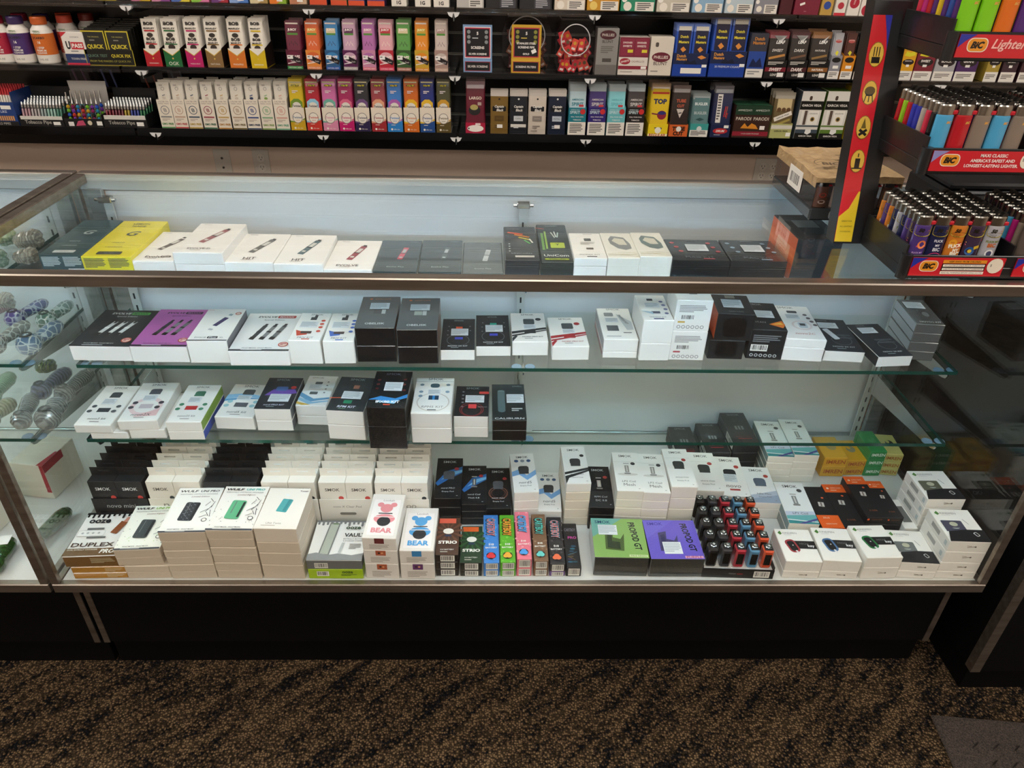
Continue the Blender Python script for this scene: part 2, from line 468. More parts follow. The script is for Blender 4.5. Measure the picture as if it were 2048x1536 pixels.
# ================================================================ display cases
CW, CD, CH, CZ, DK = 1.778, .500, .965, .315, .335
DOOR = m_paint('white_sliding_door', 'e0e4e8', 90., .03, .35)
DECK = m_paint('white_case_deck', 'dcdad5', 90., .03, .35)
LEDM = emit('led_strip_light', LED_COL, LED_POWER)
def display_case(x0, label, x_lo=0.):
    c = empty('display_case', (x0, 0, 0)); W = CW
    B = lambda nm, *a, **k: MB().box(*a, **k).build(nm, c)
    g = .0012
    # base
    B('base_panel', g, .066, .090, W-g, CD-.01, CZ, BLACKLAM, .001)
    B('toe_kick', .004, .086, 0, W-.004, CD-.03, .089, dull(mat('040405', .6)), .001)
    for xa in (.002, W-.0145):
        B('corner_strip', xa, .0635, .090, xa+.0125, .0658, CZ-.001, FRAME, .0004)
    # lower frame
    B('bottom_rail', g, 0, CZ, W-g, .014, CZ+.0215, FRAME, .0015)
    for xa in (g, W-.014): B('side_bottom_rail', xa, .0145, CZ, xa+.0128, CD-.0145, CZ+.0215, FRAME, .001)
    B('rear_bottom_rail', g, CD-.014, CZ, W-g, CD, CZ+.026, ALU, .001)
    B('deck', .0145, .0145, CZ+.001, W-.0145, CD-.0145, DK-.0006, DECK)
    # posts
    for xa in (g, W-.0155):
        for ya, nm in ((.0002, 'front_post'), (CD-.017, 'rear_post')):
            B(nm, xa, ya, CZ+.022, xa+.0143, ya+(.011 if ya < .1 else .0165), CH-.0195, FRAME if ya < .1 else ALU, .001)
    B('rear_stile', .016, CD-.030, CZ+.027, .046, CD-.018, CH-.03, ALU, .001)
    B('rear_stile', W-.046, CD-.030, CZ+.027, W-.016, CD-.018, CH-.03, ALU, .001)
    # top frame
    B('top_front_rail', g, -.001, CH-.019, W-g, .020, CH, FRAME, .0018)
    B('top_rear_rail', g, CD-.020, CH-.034, W-g, CD+.001, CH, FRAME, .0018, front=SATIN)
    for xa in (g, W-.0205): B('top_side_rail', xa, .0205, CH-.019, xa+.0193, CD-.0205, CH, FRAME, .0018)
    # glass
    gs = lambda nm, *a: MB().box(*a, GLASS).build(nm, c)
    gs('front_glass', .0158, .0035, CZ+.022, W-.0158, .0085, CH-.0195)
    gs('end_glass', .004, .0115, CZ+.022, .009, CD-.018, CH-.0195)
    gs('end_glass', W-.009, .0115, CZ+.022, W-.004, CD-.018, CH-.0195)
    gs('top_glass', .0208, .0208, CH-.0075, W-.0208, CD-.0208, CH-.0015)
    # sliding doors
    B('sliding_door', .047, CD-.016, CZ+.027, W/2+.03, CD-.012, CH-.035, DOOR)
    B('sliding_door', W/2-.03, CD-.010, CZ+.027, W-.047, CD-.006, CH-.035, DOOR)
    # shelf standards with slots and their top hooks
    for xa in (.055, .8805, W-.068):
        mb = MB().box(xa-.009, CD-.034, CZ+.03, xa+.009, CD-.0305, CH-.045, SATIN, .0006)
        zz = CZ+.05
        while zz < CH-.08:
            mb.box(xa-.0018, CD-.0345, zz, xa+.0018, CD-.0338, zz+.013, mat('2b2f30', .5)); zz += .028
        st = mb.build('shelf_standard', c)
        MB().box(xa-.013, CD-.045, CH-.052, xa+.013, CD-.0305, CH-.040, CHROME, .0015).tube((xa-.02, CD-.040, CH-.046), (xa-.013, CD-.040, CH-.046), .0035, .0035, CHROME, 8).tube((xa+.013, CD-.040, CH-.046), (xa+.02, CD-.040, CH-.046), .0035, .0035, CHROME, 8).build('standard_hook', st)
    # led strip in a channel behind the top front rail
    B('led_channel', .03, .0215, CH-.018, W-.03, .033, CH-.0085, ALU)
    MB().poly([(.035, .024, CH-.0184), (W-.035, .024, CH-.0184), (W-.035, .0335, CH-.0110), (.035, .0335, CH-.0110)], LEDM, (W/2, .02, CH)).build('led_strip', c)
    tag(c, label, 'display case')
    return c
display_case(0, 'long glass display case filled with vape boxes on a black base')
display_case(-CW-.004, 'neighbouring glass display case holding blown glass pipes')

def glass_shelf(x0, z, yf, label):
    """10 or 12 inch glass shelf on three bracket arms"""
    s = empty('glass_shelf', (x0, 0, z)); W = CW
    MB().box(.040, yf, -.008, W-.056, CD-.036, -.0005, SHELF_GLASS, 0., front=EDGE, left=EDGE, right=EDGE, back=SHELF_GLASS).build('glass_pane', s)
    for xa in (.055, .8805, W-.068):
        pts = [(yf+.012, -.0085), (CD-.036, -.0085), (CD-.036, -.060), (CD-.05, -.060), (yf+.02, -.026), (yf+.010, -.022), (yf+.006, -.015)]
        M = Matrix.Translation((xa, 0, 0)) @ Matrix(((0, 1, 0, 0), (1, 0, 0, 0), (0, 0, 1, 0), (0, 0, 0, 1)))
        mb = MB().prism(pts, -.0012, .0012, CHROME, M)
        ar = mb.build('bracket_arm', s)
        mb = MB()
        for dx in (-.013, .013):
            mb.lathe([(.009, 0), (.0105, .0012), (.0095, .0028)], m_pad, 14, Matrix.Translation((xa+dx, yf+.020, -.0111)))
        mb.box(xa-.016, yf+.016, -.0115, xa+.016, yf+.024, -.0105, CHROME)
        mb.build('rubber_rest', ar)
    tag(s, label, 'shelf')
m_pad = mat('8aa3bd', .25, 0., .3, 'clear_blue_rest')
SZ1, SZ2, SZ3 = .849, .681, .541
for x0, who in ((0, 'vape display case'), (-CW-.004, 'glass pipe display case')):
    glass_shelf(x0, SZ1, .238, 'glass shelf just under the top of the '+who)
    glass_shelf(x0, SZ2, .226, 'middle glass shelf of the '+who)
    glass_shelf(x0, SZ3, .181, 'lowest glass shelf of the '+who)

# black cabinet standing at right angles
c = empty('black_cabinet', (1.842, 0, 0))
MB().box(0, 0, .072, 1.2, .62, .945, BLACKLAM, .001).build('body', c)
MB().box(.006, .012, 0, 1.19, .61, .0715, dull(mat('040405', .6)), .001).build('toe_kick', c)
MB().box(-.001, -.0018, .072, .019, -.0002, .944, FRAME, .0003).build('corner_strip', c)
MB().box(-.0018, -.0018, .072, -.0002, .019, .944, FRAME, .0003).build('corner_strip', c)
MB().box(-.006, -.008, .9455, 1.206, .626, .962, mat('111113', .3), .003).build('counter_top', c)
tag(c, 'plain black cabinet with a metal corner strip beside the long case', 'cabinet')

# entrance mat
def m_mat():
    m, nt, b, o = nodes('ribbed_mat')
    n = N(nt, 'ShaderNodeTexNoise', Scale=420., Detail=2.); nt.links.new(coords(nt), n.inputs['Vector'])
    rp = ramp(nt, n.outputs[0], [(.3, lin('1a1614')), (.75, lin('564b45'))]); nt.links.new(rp.outputs[0], b.inputs['Base Color'])
    b.inputs['Roughness'].default_value = .95; bump(nt, b, n.outputs[0], .8, .003)
    return m
MATM = m_mat()
fm = empty('floor_mat', (1.752, -.035, 0), -.10)
MB().box(0, -1.2, .0005, 1.6, -.02, .006, MATM, .003).build('backing', fm)
mb = MB()
for i in range(26):
    for j in range(24):
        cx = .07+i*.04+(j % 2)*.02; cy = -.09-j*.036
        for sx in (0,):
            p = [(cx-.016, cy), (cx, cy+.014), (cx+.016, cy), (cx, cy-.014)]
            top = [(cx+(x-cx)*.7, cy+(y-cy)*.7) for x, y in p]
            for q in range(4):
                mb.poly([(p[q][0], p[q][1], .006), (p[(q+1) % 4][0], p[(q+1) % 4][1], .006), (top[(q+1) % 4][0], top[(q+1) % 4][1], .0135), (top[q][0], top[q][1], .0135)], MATM, (cx, cy, 0))
            mb.poly([(x, y, .0135) for x, y in top], MATM, (cx, cy, 0))
o = mb.build('raised_studs', fm); o['kind'] = 'stuff'
tag(fm, 'dark brown ribbed mat lying on the carpet by the cabinet', 'mat')
LAY = {
'1a':(0.0558,0.2620,0.023,0.0752,0.1787,[0.8852, 0.849]),
'1b':(0.1360,0.2588,0.012,0.0863,0.1813,[0.8843, 0.849]),
'1c':(0.2152,0.2620,0.000,0.0734,0.1434,[0.8759, 0.849]),
'1d':(0.2973,0.2611,-0.005,0.0881,0.1467,[0.893, 0.8702, 0.849]),
'1e':(0.3848,0.2599,0.003,0.0857,0.1407,[0.8761, 0.849]),
'1f':(0.4721,0.2605,0.009,0.0882,0.1429,[0.8739, 0.849]),
'1g':(0.5593,0.2588,-0.003,0.0867,0.1413,[0.8649, 0.849]),
'1h':(0.6423,0.2620,0.005,0.0783,0.1489,[0.8621, 0.849]),
'1i':(0.7239,0.2631,0.021,0.0780,0.1515,[0.8621, 0.849]),
'1j':(0.8025,0.2620,0.021,0.0748,0.1485,[0.8602, 0.849]),
'1k':(0.8736,0.2653,0.011,0.0623,0.1698,[0.8844, 0.849]),
'1l':(0.9372,0.2640,0.006,0.0588,0.1930,[0.8814, 0.849]),
'1m':(0.9964,0.2629,0.003,0.0603,0.1242,[0.8908, 0.849]),
'1n':(1.0565,0.2641,0.004,0.0583,0.1244,[0.8915, 0.849]),
'1o':(1.1147,0.2635,0.008,0.0582,0.1195,[0.8952, 0.849]),
'1p':(1.1973,0.2636,-0.022,0.1042,0.1019,[0.8887, 0.849]),
'1q':(1.3021,0.2601,-0.018,0.1015,0.1032,[0.8896, 0.849]),
'1r':(1.4050,0.2634,0.018,0.0828,0.1283,[0.9319, 0.849]),
'2a':(0.0856,0.2394,-0.012,0.1125,0.1487,[0.713, 0.681]),
'2b':(0.1961,0.2356,0.002,0.1047,0.1530,[0.7157, 0.681]),
'2c':(0.2889,0.2343,0.014,0.0744,0.1322,[0.7296, 0.681]),
'2d':(0.3842,0.2262,0.012,0.1118,0.1537,[0.7131, 0.681]),
'2e':(0.4693,0.2340,-0.010,0.0596,0.1127,[0.7325, 0.681]),
'2f':(0.5319,0.2359,0.026,0.0581,0.1159,[0.7304, 0.681]),
'2g':(0.6006,0.2438,0.025,0.0743,0.1325,[0.7551, 0.7167, 0.681]),
'2h':(0.6799,0.2383,0.025,0.0760,0.1329,[0.7554, 0.7188, 0.681]),
'2i':(0.7537,0.2524,0.018,0.0653,0.1284,[0.7043, 0.681]),
'2j':(0.8225,0.2695,0.024,0.0669,0.1311,[0.7034, 0.681]),
'2k':(0.8942,0.2727,0.023,0.0696,0.1227,[0.7126, 0.681]),
'2l':(0.9716,0.2562,0.029,0.0717,0.1221,[0.7122, 0.681]),
'2m':(1.0688,0.2659,-0.002,0.0671,0.1337,[0.7234, 0.6956, 0.681]),
'2n':(1.1343,0.2570,0.002,0.0585,0.1100,[0.7699, 0.72, 0.681]),
'2o':(1.1978,0.2599,-0.027,0.0681,0.0850,[0.8109, 0.7457, 0.681]),
'2q':(1.3528,0.2663,-0.090,0.0694,0.1200,[0.7467, 0.681]),
'2r':(1.4260,0.2602,-0.090,0.0779,0.1459,[0.7303, 0.7113, 0.681]),
'2s':(1.5073,0.2586,-0.085,0.0767,0.1366,[0.7047, 0.681]),
'2t':(1.6007,0.2426,0.080,0.0700,0.1330,[0.704, 0.681]),
'2u':(1.6627,0.2664,-0.108,0.0542,0.1100,[0.7617, 0.7223, 0.681]),
'3c':(0.2338,0.1790,0.014,0.0670,0.1307,[0.584, 0.5618, 0.541]),
'3d':(0.3159,0.2144,-0.046,0.0768,0.1195,[0.5706, 0.541]),
'3e':(0.3947,0.2107,-0.009,0.0699,0.1133,[0.5931, 0.5659, 0.541]),
'3f':(0.4639,0.2309,-0.040,0.0610,0.1111,[0.5881, 0.563, 0.541]),
'3g':(0.5408,0.1829,-0.076,0.0719,0.1201,[0.6089, 0.5757, 0.541]),
'3h':(0.6239,0.1540,-0.020,0.0716,0.1268,[0.6374, 0.5941, 0.541]),
'3i':(0.7046,0.1736,-0.005,0.0762,0.1276,[0.6111, 0.5769, 0.541]),
'3j':(0.7801,0.1926,-0.012,0.0665,0.1067,[0.5916, 0.5661, 0.541]),
'3k':(0.8546,0.1825,0.015,0.0661,0.1279,[0.5901, 0.566, 0.541]),
'D3':(0.2605,0.0176,0.027,0.0845,0.1222,[0.4544, 0.4087, 0.3724, 0.335]),
'D4':(0.3458,0.0176,-0.008,0.0840,0.1210,[0.459, 0.4165, 0.3771, 0.335]),
'D5':(0.4294,0.0177,-0.026,0.0781,0.1110,[0.4635, 0.4299, 0.4025, 0.3712, 0.335]),
'D6':(0.5268,0.0171,-0.005,0.1032,0.1073,[0.3831, 0.3606, 0.335]),
'D7':(0.6150,0.0179,-0.043,0.0633,0.1216,[0.4408, 0.4098, 0.3746, 0.335]),
'D8':(0.6823,0.0169,-0.013,0.0644,0.1174,[0.4099, 0.376, 0.335]),
'D9':(0.7375,0.0242,0.000,0.0429,0.1002,[0.3918, 0.3728, 0.354, 0.335]),
'D10':(0.7826,0.0236,-0.001,0.0410,0.0983,[0.3715, 0.3513, 0.335]),
'D11':(0.8219,0.0236,0.019,0.0296,0.1321,[0.3715, 0.3527, 0.335]),
'D12':(0.8534,0.0236,0.012,0.0291,0.1307,[0.3729, 0.3527, 0.335]),
'D13':(0.8843,0.0243,0.018,0.0282,0.1310,[0.3809, 0.3568, 0.335]),
'D14':(0.9163,0.0243,0.003,0.0278,0.1294,[0.3756, 0.3541, 0.335]),
'D15':(0.9482,0.0243,-0.001,0.0297,0.1300,[0.3676, 0.3473, 0.335]),
'D16':(0.9796,0.0237,-0.002,0.0287,0.1210,[0.3589, 0.335]),
'P1':(1.0696,0.0247,-0.030,0.1033,0.1063,[0.3847, 0.335]),
'P2':(1.1765,0.0226,-0.005,0.1033,0.1057,[0.3831, 0.335]),
'TR':(1.2964,0.0197,-0.041,0.1378,0.1835,[0.3577, 0.335]),
'H1':(1.4186,0.0192,-0.043,0.0698,0.0879,[0.3807, 0.3537, 0.335]),
'H2':(1.4924,0.0188,-0.065,0.0725,0.0897,[0.3827, 0.3543, 0.335]),
'H3':(1.5711,0.0185,0.020,0.0707,0.0881,[0.3921, 0.3652, 0.335]),
'H4':(1.6445,0.0192,-0.074,0.0724,0.0894,[0.3766, 0.3543, 0.335]),
'H5':(1.7218,0.0184,-0.041,0.0771,0.0901,[0.4336, 0.4068, 0.3788, 0.3544, 0.335]),
'3al':(0.0865,0.1809,0.018,0.0698,0.1300,[0.5564, 0.541]),
'3at':(0.0608,0.1791,-0.000,0.0698,0.1393,[0.5753, 0.5564]),
'3bl':(0.1588,0.1832,0.018,0.0682,0.1300,[0.5619, 0.541]),
'3bt':(0.1464,0.1822,0.044,0.0739,0.1353,[0.5839, 0.5619]),
'D1l':(0.0862,0.0178,0.027,0.0996,0.1150,[0.3656, 0.3497, 0.335]),
'D1t':(0.0776,0.0188,0.048,0.0968,0.1179,[0.3929, 0.3656]),
'D2l':(0.1767,0.0176,0.018,0.0821,0.1200,[0.3684, 0.335]),
'D2t':(0.1680,0.0188,0.055,0.0829,0.1205,[0.4092, 0.3684]),
'2pl':(1.2759,0.2657,-0.036,0.0688,0.0850,[0.7232, 0.681]),
'2pt':(1.2832,0.2657,-0.081,0.0704,0.0850,[0.7803, 0.7232]),
'D17':(0.7309,0.1644,0.003,0.0546,0.1302,[0.4079, 0.3836, 0.3593, 0.335]),
'D18':(0.7843,0.1651,0.006,0.0509,0.1244,[0.3914, 0.3726, 0.3538, 0.335]),
'D19':(0.8352,0.1643,0.009,0.0512,0.1300,[0.3814, 0.3582, 0.335]),
'D20':(0.8921,0.1654,0.061,0.0506,0.1264,[0.4239, 0.4017, 0.3794, 0.3572, 0.335]),
'D21':(0.9414,0.1660,-0.022,0.0492,0.1258,[0.3722, 0.3536, 0.335]),
'D22':(0.9965,0.1646,0.027,0.0502,0.1220,[0.4476, 0.425, 0.4025, 0.38, 0.3575, 0.335]),
'D23':(1.0464,0.1521,-0.027,0.0514,0.1312,[0.3958, 0.3756, 0.3553, 0.335]),
'D24':(1.0978,0.1443,-0.041,0.0531,0.1245,[0.4461, 0.4239, 0.4017, 0.3795, 0.3572, 0.335]),
'D25':(1.1508,0.1426,-0.050,0.0541,0.1250,[0.4433, 0.4216, 0.4, 0.3783, 0.3567, 0.335]),
'D26':(1.2072,0.1501,-0.021,0.0523,0.1242,[0.4522, 0.4229, 0.3936, 0.3643, 0.335]),
'D27':(1.2822,0.2051,-0.046,0.0586,0.1301,[0.3955, 0.3653, 0.335]),
'D28':(1.3417,0.2075,-0.073,0.0612,0.1354,[0.3778, 0.3453, 0.335]),
'D29':(1.4008,0.1869,-0.063,0.0583,0.1190,[0.3781, 0.3613, 0.335]),
'D30':(1.4553,0.1212,-0.070,0.0608,0.1284,[0.381, 0.358, 0.335]),
'D31':(1.5144,0.1148,-0.018,0.0458,0.1280,[0.375, 0.355, 0.335]),
'D32':(1.5596,0.1175,-0.018,0.0458,0.1320,[0.376, 0.3555, 0.335]),
'D33':(1.6051,0.1280,-0.009,0.0438,0.1280,[0.393, 0.3737, 0.3543, 0.335]),
'D34':(1.6433,0.1283,-0.018,0.0338,0.1150,[0.391, 0.3723, 0.3537, 0.335]),
'K6':(1.7256,0.1210,-0.000,0.0768,0.0890,[0.448, 0.4254, 0.4028, 0.3802, 0.3576, 0.335]),
'K7':(1.6744,0.1154,0.000,0.0268,0.0880,[0.375, 0.355, 0.335]),
'L1':(1.4640,0.3062,-0.055,0.0580,0.1348,[0.4081, 0.3898, 0.3716, 0.3533, 0.335]),
'L2':(1.5209,0.3062,-0.051,0.0550,0.1365,[0.4127, 0.3933, 0.3738, 0.3544, 0.335]),
'C3':(1.3986,0.3473,0.016,0.0584,0.1242,[0.4118, 0.3862, 0.3606, 0.335]),
'C2':(1.3379,0.3470,0.000,0.0548,0.1150,[0.3869, 0.3696, 0.3523, 0.335]),
'C1':(1.2727,0.3470,0.000,0.0548,0.1150,[0.376, 0.3624, 0.3487, 0.335]),
'I1':(1.6014,0.3260,-0.009,0.0537,0.0808,[0.3894, 0.3658, 0.335]),
'I2':(1.6535,0.3310,0.022,0.0466,0.0766,[0.379, 0.3571, 0.335]),
'I3':(1.6954,0.3285,0.005,0.0382,0.0790,[0.4062, 0.3862, 0.3615, 0.335]),
'I4':(1.7348,0.3315,-0.108,0.0421,0.0766,[0.3964, 0.3732, 0.3557, 0.335]),
}
WL = {
'ucarbo0':(-0.9782,0.0868,0.1554,0.0000),
'ucarbo1':(-0.9080,0.0832,0.1566,0.0000),
'ucarbo2':(-0.8241,0.0851,0.1581,0.0000),
'ucarbo3':(-0.7637,0.0762,0.1592,0.0000),
'upass':(-0.6995,0.0817,0.1088,0.0000),
'quickfix':(-0.5826,0.1745,0.1174,0.0000),
'cone0':(-0.4259,0.0601,0.1573,0.0593),
'cone1':(-0.3545,0.0629,0.1586,0.0605),
'cone2':(-0.2767,0.0603,0.1600,0.0619),
'cone3':(-0.2037,0.0603,0.1613,0.0632),
'cone4':(-0.1207,0.0623,0.1628,0.0647),
'cone5':(-0.0453,0.0577,0.1641,0.0660),
'juicy0':(0.0861,0.0588,0.1584,0.0633),
'juicy1':(0.1558,0.0552,0.1597,0.0645),
'juicy2':(0.2247,0.0534,0.1609,0.0657),
'juicy3':(0.2891,0.0534,0.1620,0.0669),
'juicy4':(0.3581,0.0516,0.1633,0.0681),
'juicy5':(0.4212,0.0563,0.1644,0.0692),
'juicy6':(0.4853,0.0554,0.1655,0.0703),
'juicy7':(0.5514,0.0527,0.1667,0.0715),
'juicy8':(0.6227,0.0507,0.1680,0.0727),
'screens':(0.7565,0.1057,0.1591,0.0413),
'jar1':(0.9376,0.1823,0.1992,0.0000),
'gold':(0.9339,0.1079,0.1622,0.0444),
'jar2':(1.1128,0.1454,0.1912,0.0000),
'phil1':(1.2310,0.0811,0.1561,0.0000),
'swisher':(1.3306,0.1104,0.1284,0.0000),
'phil2':(1.4323,0.0871,0.1318,0.0000),
'dutch1':(1.5436,0.1314,0.1762,0.0787),
'dutch2':(1.6824,0.1363,0.2029,0.0879),
'dutch3':(1.7873,0.0667,0.1495,0.0000),
'leaf0':(1.8651,0.0811,0.1558,0.0606),
'leaf1':(1.9455,0.0755,0.1573,0.0620),
'leaf2':(2.0242,0.0775,0.1586,0.0634),
'sweet0':(2.0868,0.0435,0.1565,0.0798),
'sweet1':(2.1352,0.0454,0.1573,0.0806),
'sweet2':(2.1846,0.0455,0.1582,0.0815),
'sweet3':(2.3579,0.0532,0.1014,0.0000),
'sweet4':(2.4227,0.0722,0.1025,0.0000),
'sweet5':(2.5020,0.0780,0.1039,0.0000),
'sweet6':(2.5852,0.0800,0.1053,0.0000),
'sweet7':(2.6858,0.0515,0.1071,0.0000),
'sweet8':(2.7491,0.0592,0.1082,0.0000),
'sweet9':(2.8183,0.0555,0.1094,0.0000),
'cigtray':(-1.0506,0.1244,0.1432,0.0487),
'pipes1':(-0.9012,0.1643,0.0962,0.0238),
'beads':(-0.7439,0.1439,0.1483,0.0300),
'pipes2':(-0.5871,0.1632,0.1014,0.0289),
'wrap0':(-0.4263,0.0533,0.1641,0.1040),
'wrap1':(-0.3742,0.0514,0.1650,0.1049),
'wrap2':(-0.3214,0.0524,0.1659,0.1058),
'wrap3':(-0.2658,0.0515,0.1668,0.1067),
'wrap4':(-0.2106,0.0515,0.1677,0.1076),
'wrap5':(-0.1544,0.0535,0.1686,0.1085),
'wrap6':(-0.0991,0.0535,0.1696,0.1094),
'wrap7':(-0.0447,0.0517,0.1705,0.1103),
'wrap8':(0.0097,0.0536,0.1714,0.1112),
'twist0':(0.0686,0.0585,0.1828,0.0834),
'twist1':(0.1300,0.0581,0.1838,0.0844),
'twist2':(0.1926,0.0595,0.1849,0.0854),
'twist3':(0.2540,0.0596,0.1859,0.0864),
'twist4':(0.3151,0.0589,0.1869,0.0874),
'twist5':(0.3776,0.0585,0.1879,0.0884),
'twist6':(0.4386,0.0598,0.1889,0.0894),
'twist7':(0.5022,0.0598,0.1900,0.0904),
'twist8':(0.5629,0.0579,0.1910,0.0914),
'twist9':(0.6247,0.0580,0.1920,0.0924),
'largo':(0.7466,0.0775,0.1871,0.0394),
'captain0':(0.8377,0.0698,0.1586,0.0000),
'captain1':(0.9114,0.0699,0.1598,0.0000),
'captain2':(0.9833,0.0700,0.1610,0.0000),
'captain3':(1.0592,0.0700,0.1623,0.0000),
'spirit0':(1.1371,0.0701,0.1830,0.1008),
'spirit1':(1.2132,0.0702,0.1842,0.1020),
'spirit2':(1.2874,0.0703,0.1854,0.1032),
'spirit3':(1.3618,0.0704,0.1867,0.1044),
'top':(1.4538,0.0783,0.1917,0.0452),
'tube':(1.5343,0.0745,0.1860,0.0446),
'bugler':(1.6138,0.0726,0.1589,0.0496),
'drum':(1.6974,0.0786,0.1869,0.0472),
'parodi':(1.8156,0.1416,0.1190,0.0000),
'gv1':(1.9351,0.0848,0.1677,0.0547),
'gv2':(2.0340,0.0888,0.1747,0.0000),
'gv3':(2.1331,0.0929,0.1763,0.0000),
'yellowpk':(2.2056,0.0396,0.1917,0.0000),
'top00':(-0.8638,0.1041,0.1600,0.0000),
'top01':(-0.7670,0.0834,0.1600,0.0000),
'top02':(-0.6613,0.1218,0.1600,0.0000),
'top03':(-0.5433,0.0871,0.1600,0.0000),
'top04':(-0.4251,0.0663,0.1600,0.0000),
'top05':(-0.3546,0.0647,0.1600,0.0000),
'top06':(-0.2865,0.0647,0.1600,0.0000),
'top07':(-0.2176,0.0630,0.1600,0.0000),
'top08':(-0.1494,0.0596,0.1600,0.0000),
'top09':(-0.0829,0.0667,0.1600,0.0000),
'top10':(-0.0128,0.0632,0.1600,0.0000),
'top11':(0.0539,0.0598,0.1600,0.0000),
'top12':(0.1250,0.0616,0.1600,0.0000),
'top13':(0.1953,0.0617,0.1600,0.0000),
'top14':(0.2675,0.0582,0.1600,0.0000),
'top15':(0.3292,0.0583,0.1600,0.0000),
'top16':(0.3980,0.0619,0.1600,0.0000),
'top17':(0.4793,0.0549,0.1600,0.0000),
'top18':(0.5633,0.0567,0.1600,0.0000),
'top19':(0.6289,0.0567,0.1600,0.0000),
'top20':(0.7309,0.0977,0.1600,0.0000),
'top21':(0.8420,0.1138,0.1600,0.0000),
'top22':(0.9631,0.1176,0.1600,0.0000),
'top23':(1.0845,0.1107,0.1600,0.0000),
'top24':(1.2034,0.1162,0.1600,0.0000),
'top25':(1.3270,0.1236,0.1600,0.0000),
'top26':(1.4545,0.1203,0.1600,0.0000),
'top27':(1.5778,0.1115,0.1600,0.0000),
'top28':(1.6905,0.1027,0.1600,0.0000),
'top29':(1.7880,0.0848,0.1600,0.0000),
'top30':(1.8595,0.0469,0.1600,0.0000),
'top31':(1.9346,0.0922,0.1600,0.0000),
'top32':(2.0072,0.0452,0.1600,0.0000),
'top33':(2.0563,0.0416,0.1600,0.0000),
'top34':(2.1035,0.0453,0.1600,0.0000),
'top35':(2.1517,0.0471,0.1600,0.0000),
'top36':(2.2017,0.0490,0.1600,0.0000),
'top37':(2.2536,0.0472,0.1600,0.0000),
}
# ================================================================ boxes in the long case
def ST(key, name, label, short, col, art=None, cols=None, stick=None, lid=None, low=None, coat=0., cat='box', r=.45, group=None, lidcol=None):
    """stack at LAY[key]: topmost box with its artwork, plainer ones below"""
    x, y, rz, w, d, zs = LAY[key]
    for i in range(len(zs)-1):
        z1, z0 = zs[i], zs[i+1]; h = z1-z0-.0004
        if i == 0:
            carton(name, label, cat, x, y, z0, rz, w, d, h, col, art, cols, stick, lid, lidcol, group, r, coat)
        else:
            L = dict(col=col, cols=cols, art=None, word='white box')
            L.update(low or {})
            if isinstance(L['art'], list): a = L['art'][min(i-1, len(L['art'])-1)]
            else: a = L['art']
            cc = L['col'] if isinstance(L['col'], str) else L['col'][min(i-1, len(L['col'])-1)]
            carton(name, '%s, %s from the top under the %s' % (L['word'], ORD[i], short), cat, x, y, z0, rz, w, d, h, cc, a, L['cols'], None, L.get('lid', lid), L.get('lidcol'), group, r, coat)
Wt, Bk = 'efece6', '1a1b1e'
def pen(u, v, s, a, c1, c2, c3='d8d4cc'):
    """slim vaporizer drawing"""
    ca, sa = math.sin(math.radians(a)), math.cos(math.radians(a))
    return [('q', u, v, s*.17, s*1.0, -a, c1), ('q', u+ca*s*.17, v+sa*s*.17*.6, s*.11, s*.30, -a, c3), ('q', u-ca*s*.3, v-sa*s*.3*.6, s*.10, s*.10, -a, c3), ('q', u, v, s*.18, s*.05, -a, c2), ('q', u+ca*s*.53, v+sa*s*.53*.6, s*.10, s*.10, -a, c2)]
def drips(col, n=9, v=.93):
    rr = random.Random(3); o = [('r', 0, v, 1, 1, col)]
    for i in range(n):
        u = (i+.5)/n; L = .03+.07*rr.random(); o.append(('r', u-.022, v-L, u+.022, v+.001, col)); o.append(('c', u, v-L, .022, col))
    return o
def icons(pts, r, c): return [('c', u, v, r, c) for u, v in pts]
DEV = '33383d'
G1 = 'boxes on the top glass shelf'; G2 = 'boxes on the middle glass shelf'; G3 = 'boxes on the lowest glass shelf'; GD = 'boxes on the deck of the display case'

# ---- top shelf
for key, col, ink, lab, nm in (('1a', '2c4a4e', 'c8d2d0', 'dark teal', 'micro'), ('1b', 'e3d321', '3b4746', 'bright yellow', 'micro')):
    art = dict(top=[('t', 'G', .55, .62, .27, ink, {'b': .02, 's': .3}), ('t', nm, .45, .37, .26, ink, {'s': .2}), ('t', 'VAPORIZER', .45, .25, .36, ink), ('rr', .50, .09, .5, .16, .03, 0, 'd9dcd8' if key == '1a' else '3c3f36'), ('t', 'GLASS', .5, .09, .2, '888')],
               front=[('ln', .05, .38, .47, .9, 7, ink), ('ln', .54, .38, .96, .9, 7, ink), ('r', .60, .02, .97, .28, 'e8ecec'), ('c', .70, .15, .035, '444'), ('ln', .78, .08, .93, .22, 2, '556')])
    if key == '1b': art['top'] += [('t', 'LEMON', .5, .90, .36, ink, {'b': .01}), ('t', 'NADE', .5, .83, .3, ink, {'b': .01})]
    ST(key, 'vaporizer_box', '%s cellophaned vaporizer box with a large G emblem' % lab, '', col, art, coat=.6, group=G1)
def yocan(key, title, pc, lab, ang=24, sub=True, plus=None, **k):
    a = [('t', 'Yocan', .2, .95, .17, '555'), ('ln', .3, .06, .7, .09, 1, 'b9aea4')]+pen(.55, .55, .80, ang, pc, '3a3234')
    a += [('t', title, .46, .13, .46 if len(title) > 4 else .26, '5a4a44', {'b': .01})]
    if plus: a += [('rr', .72, .14, .24, .09, .03, 0, '5a4a44'), ('t', plus, .72, .14, .17, 'efe8e0')]
    ST(key, 'vaporizer_box', lab, k.pop('short', ''), 'f1ece6', dict(top=a), group=G1, **k)
yocan('1c', 'Evolve', '6e625e', 'white pen box with a grey pen drawing, half behind a taller stack', plus='Plus')
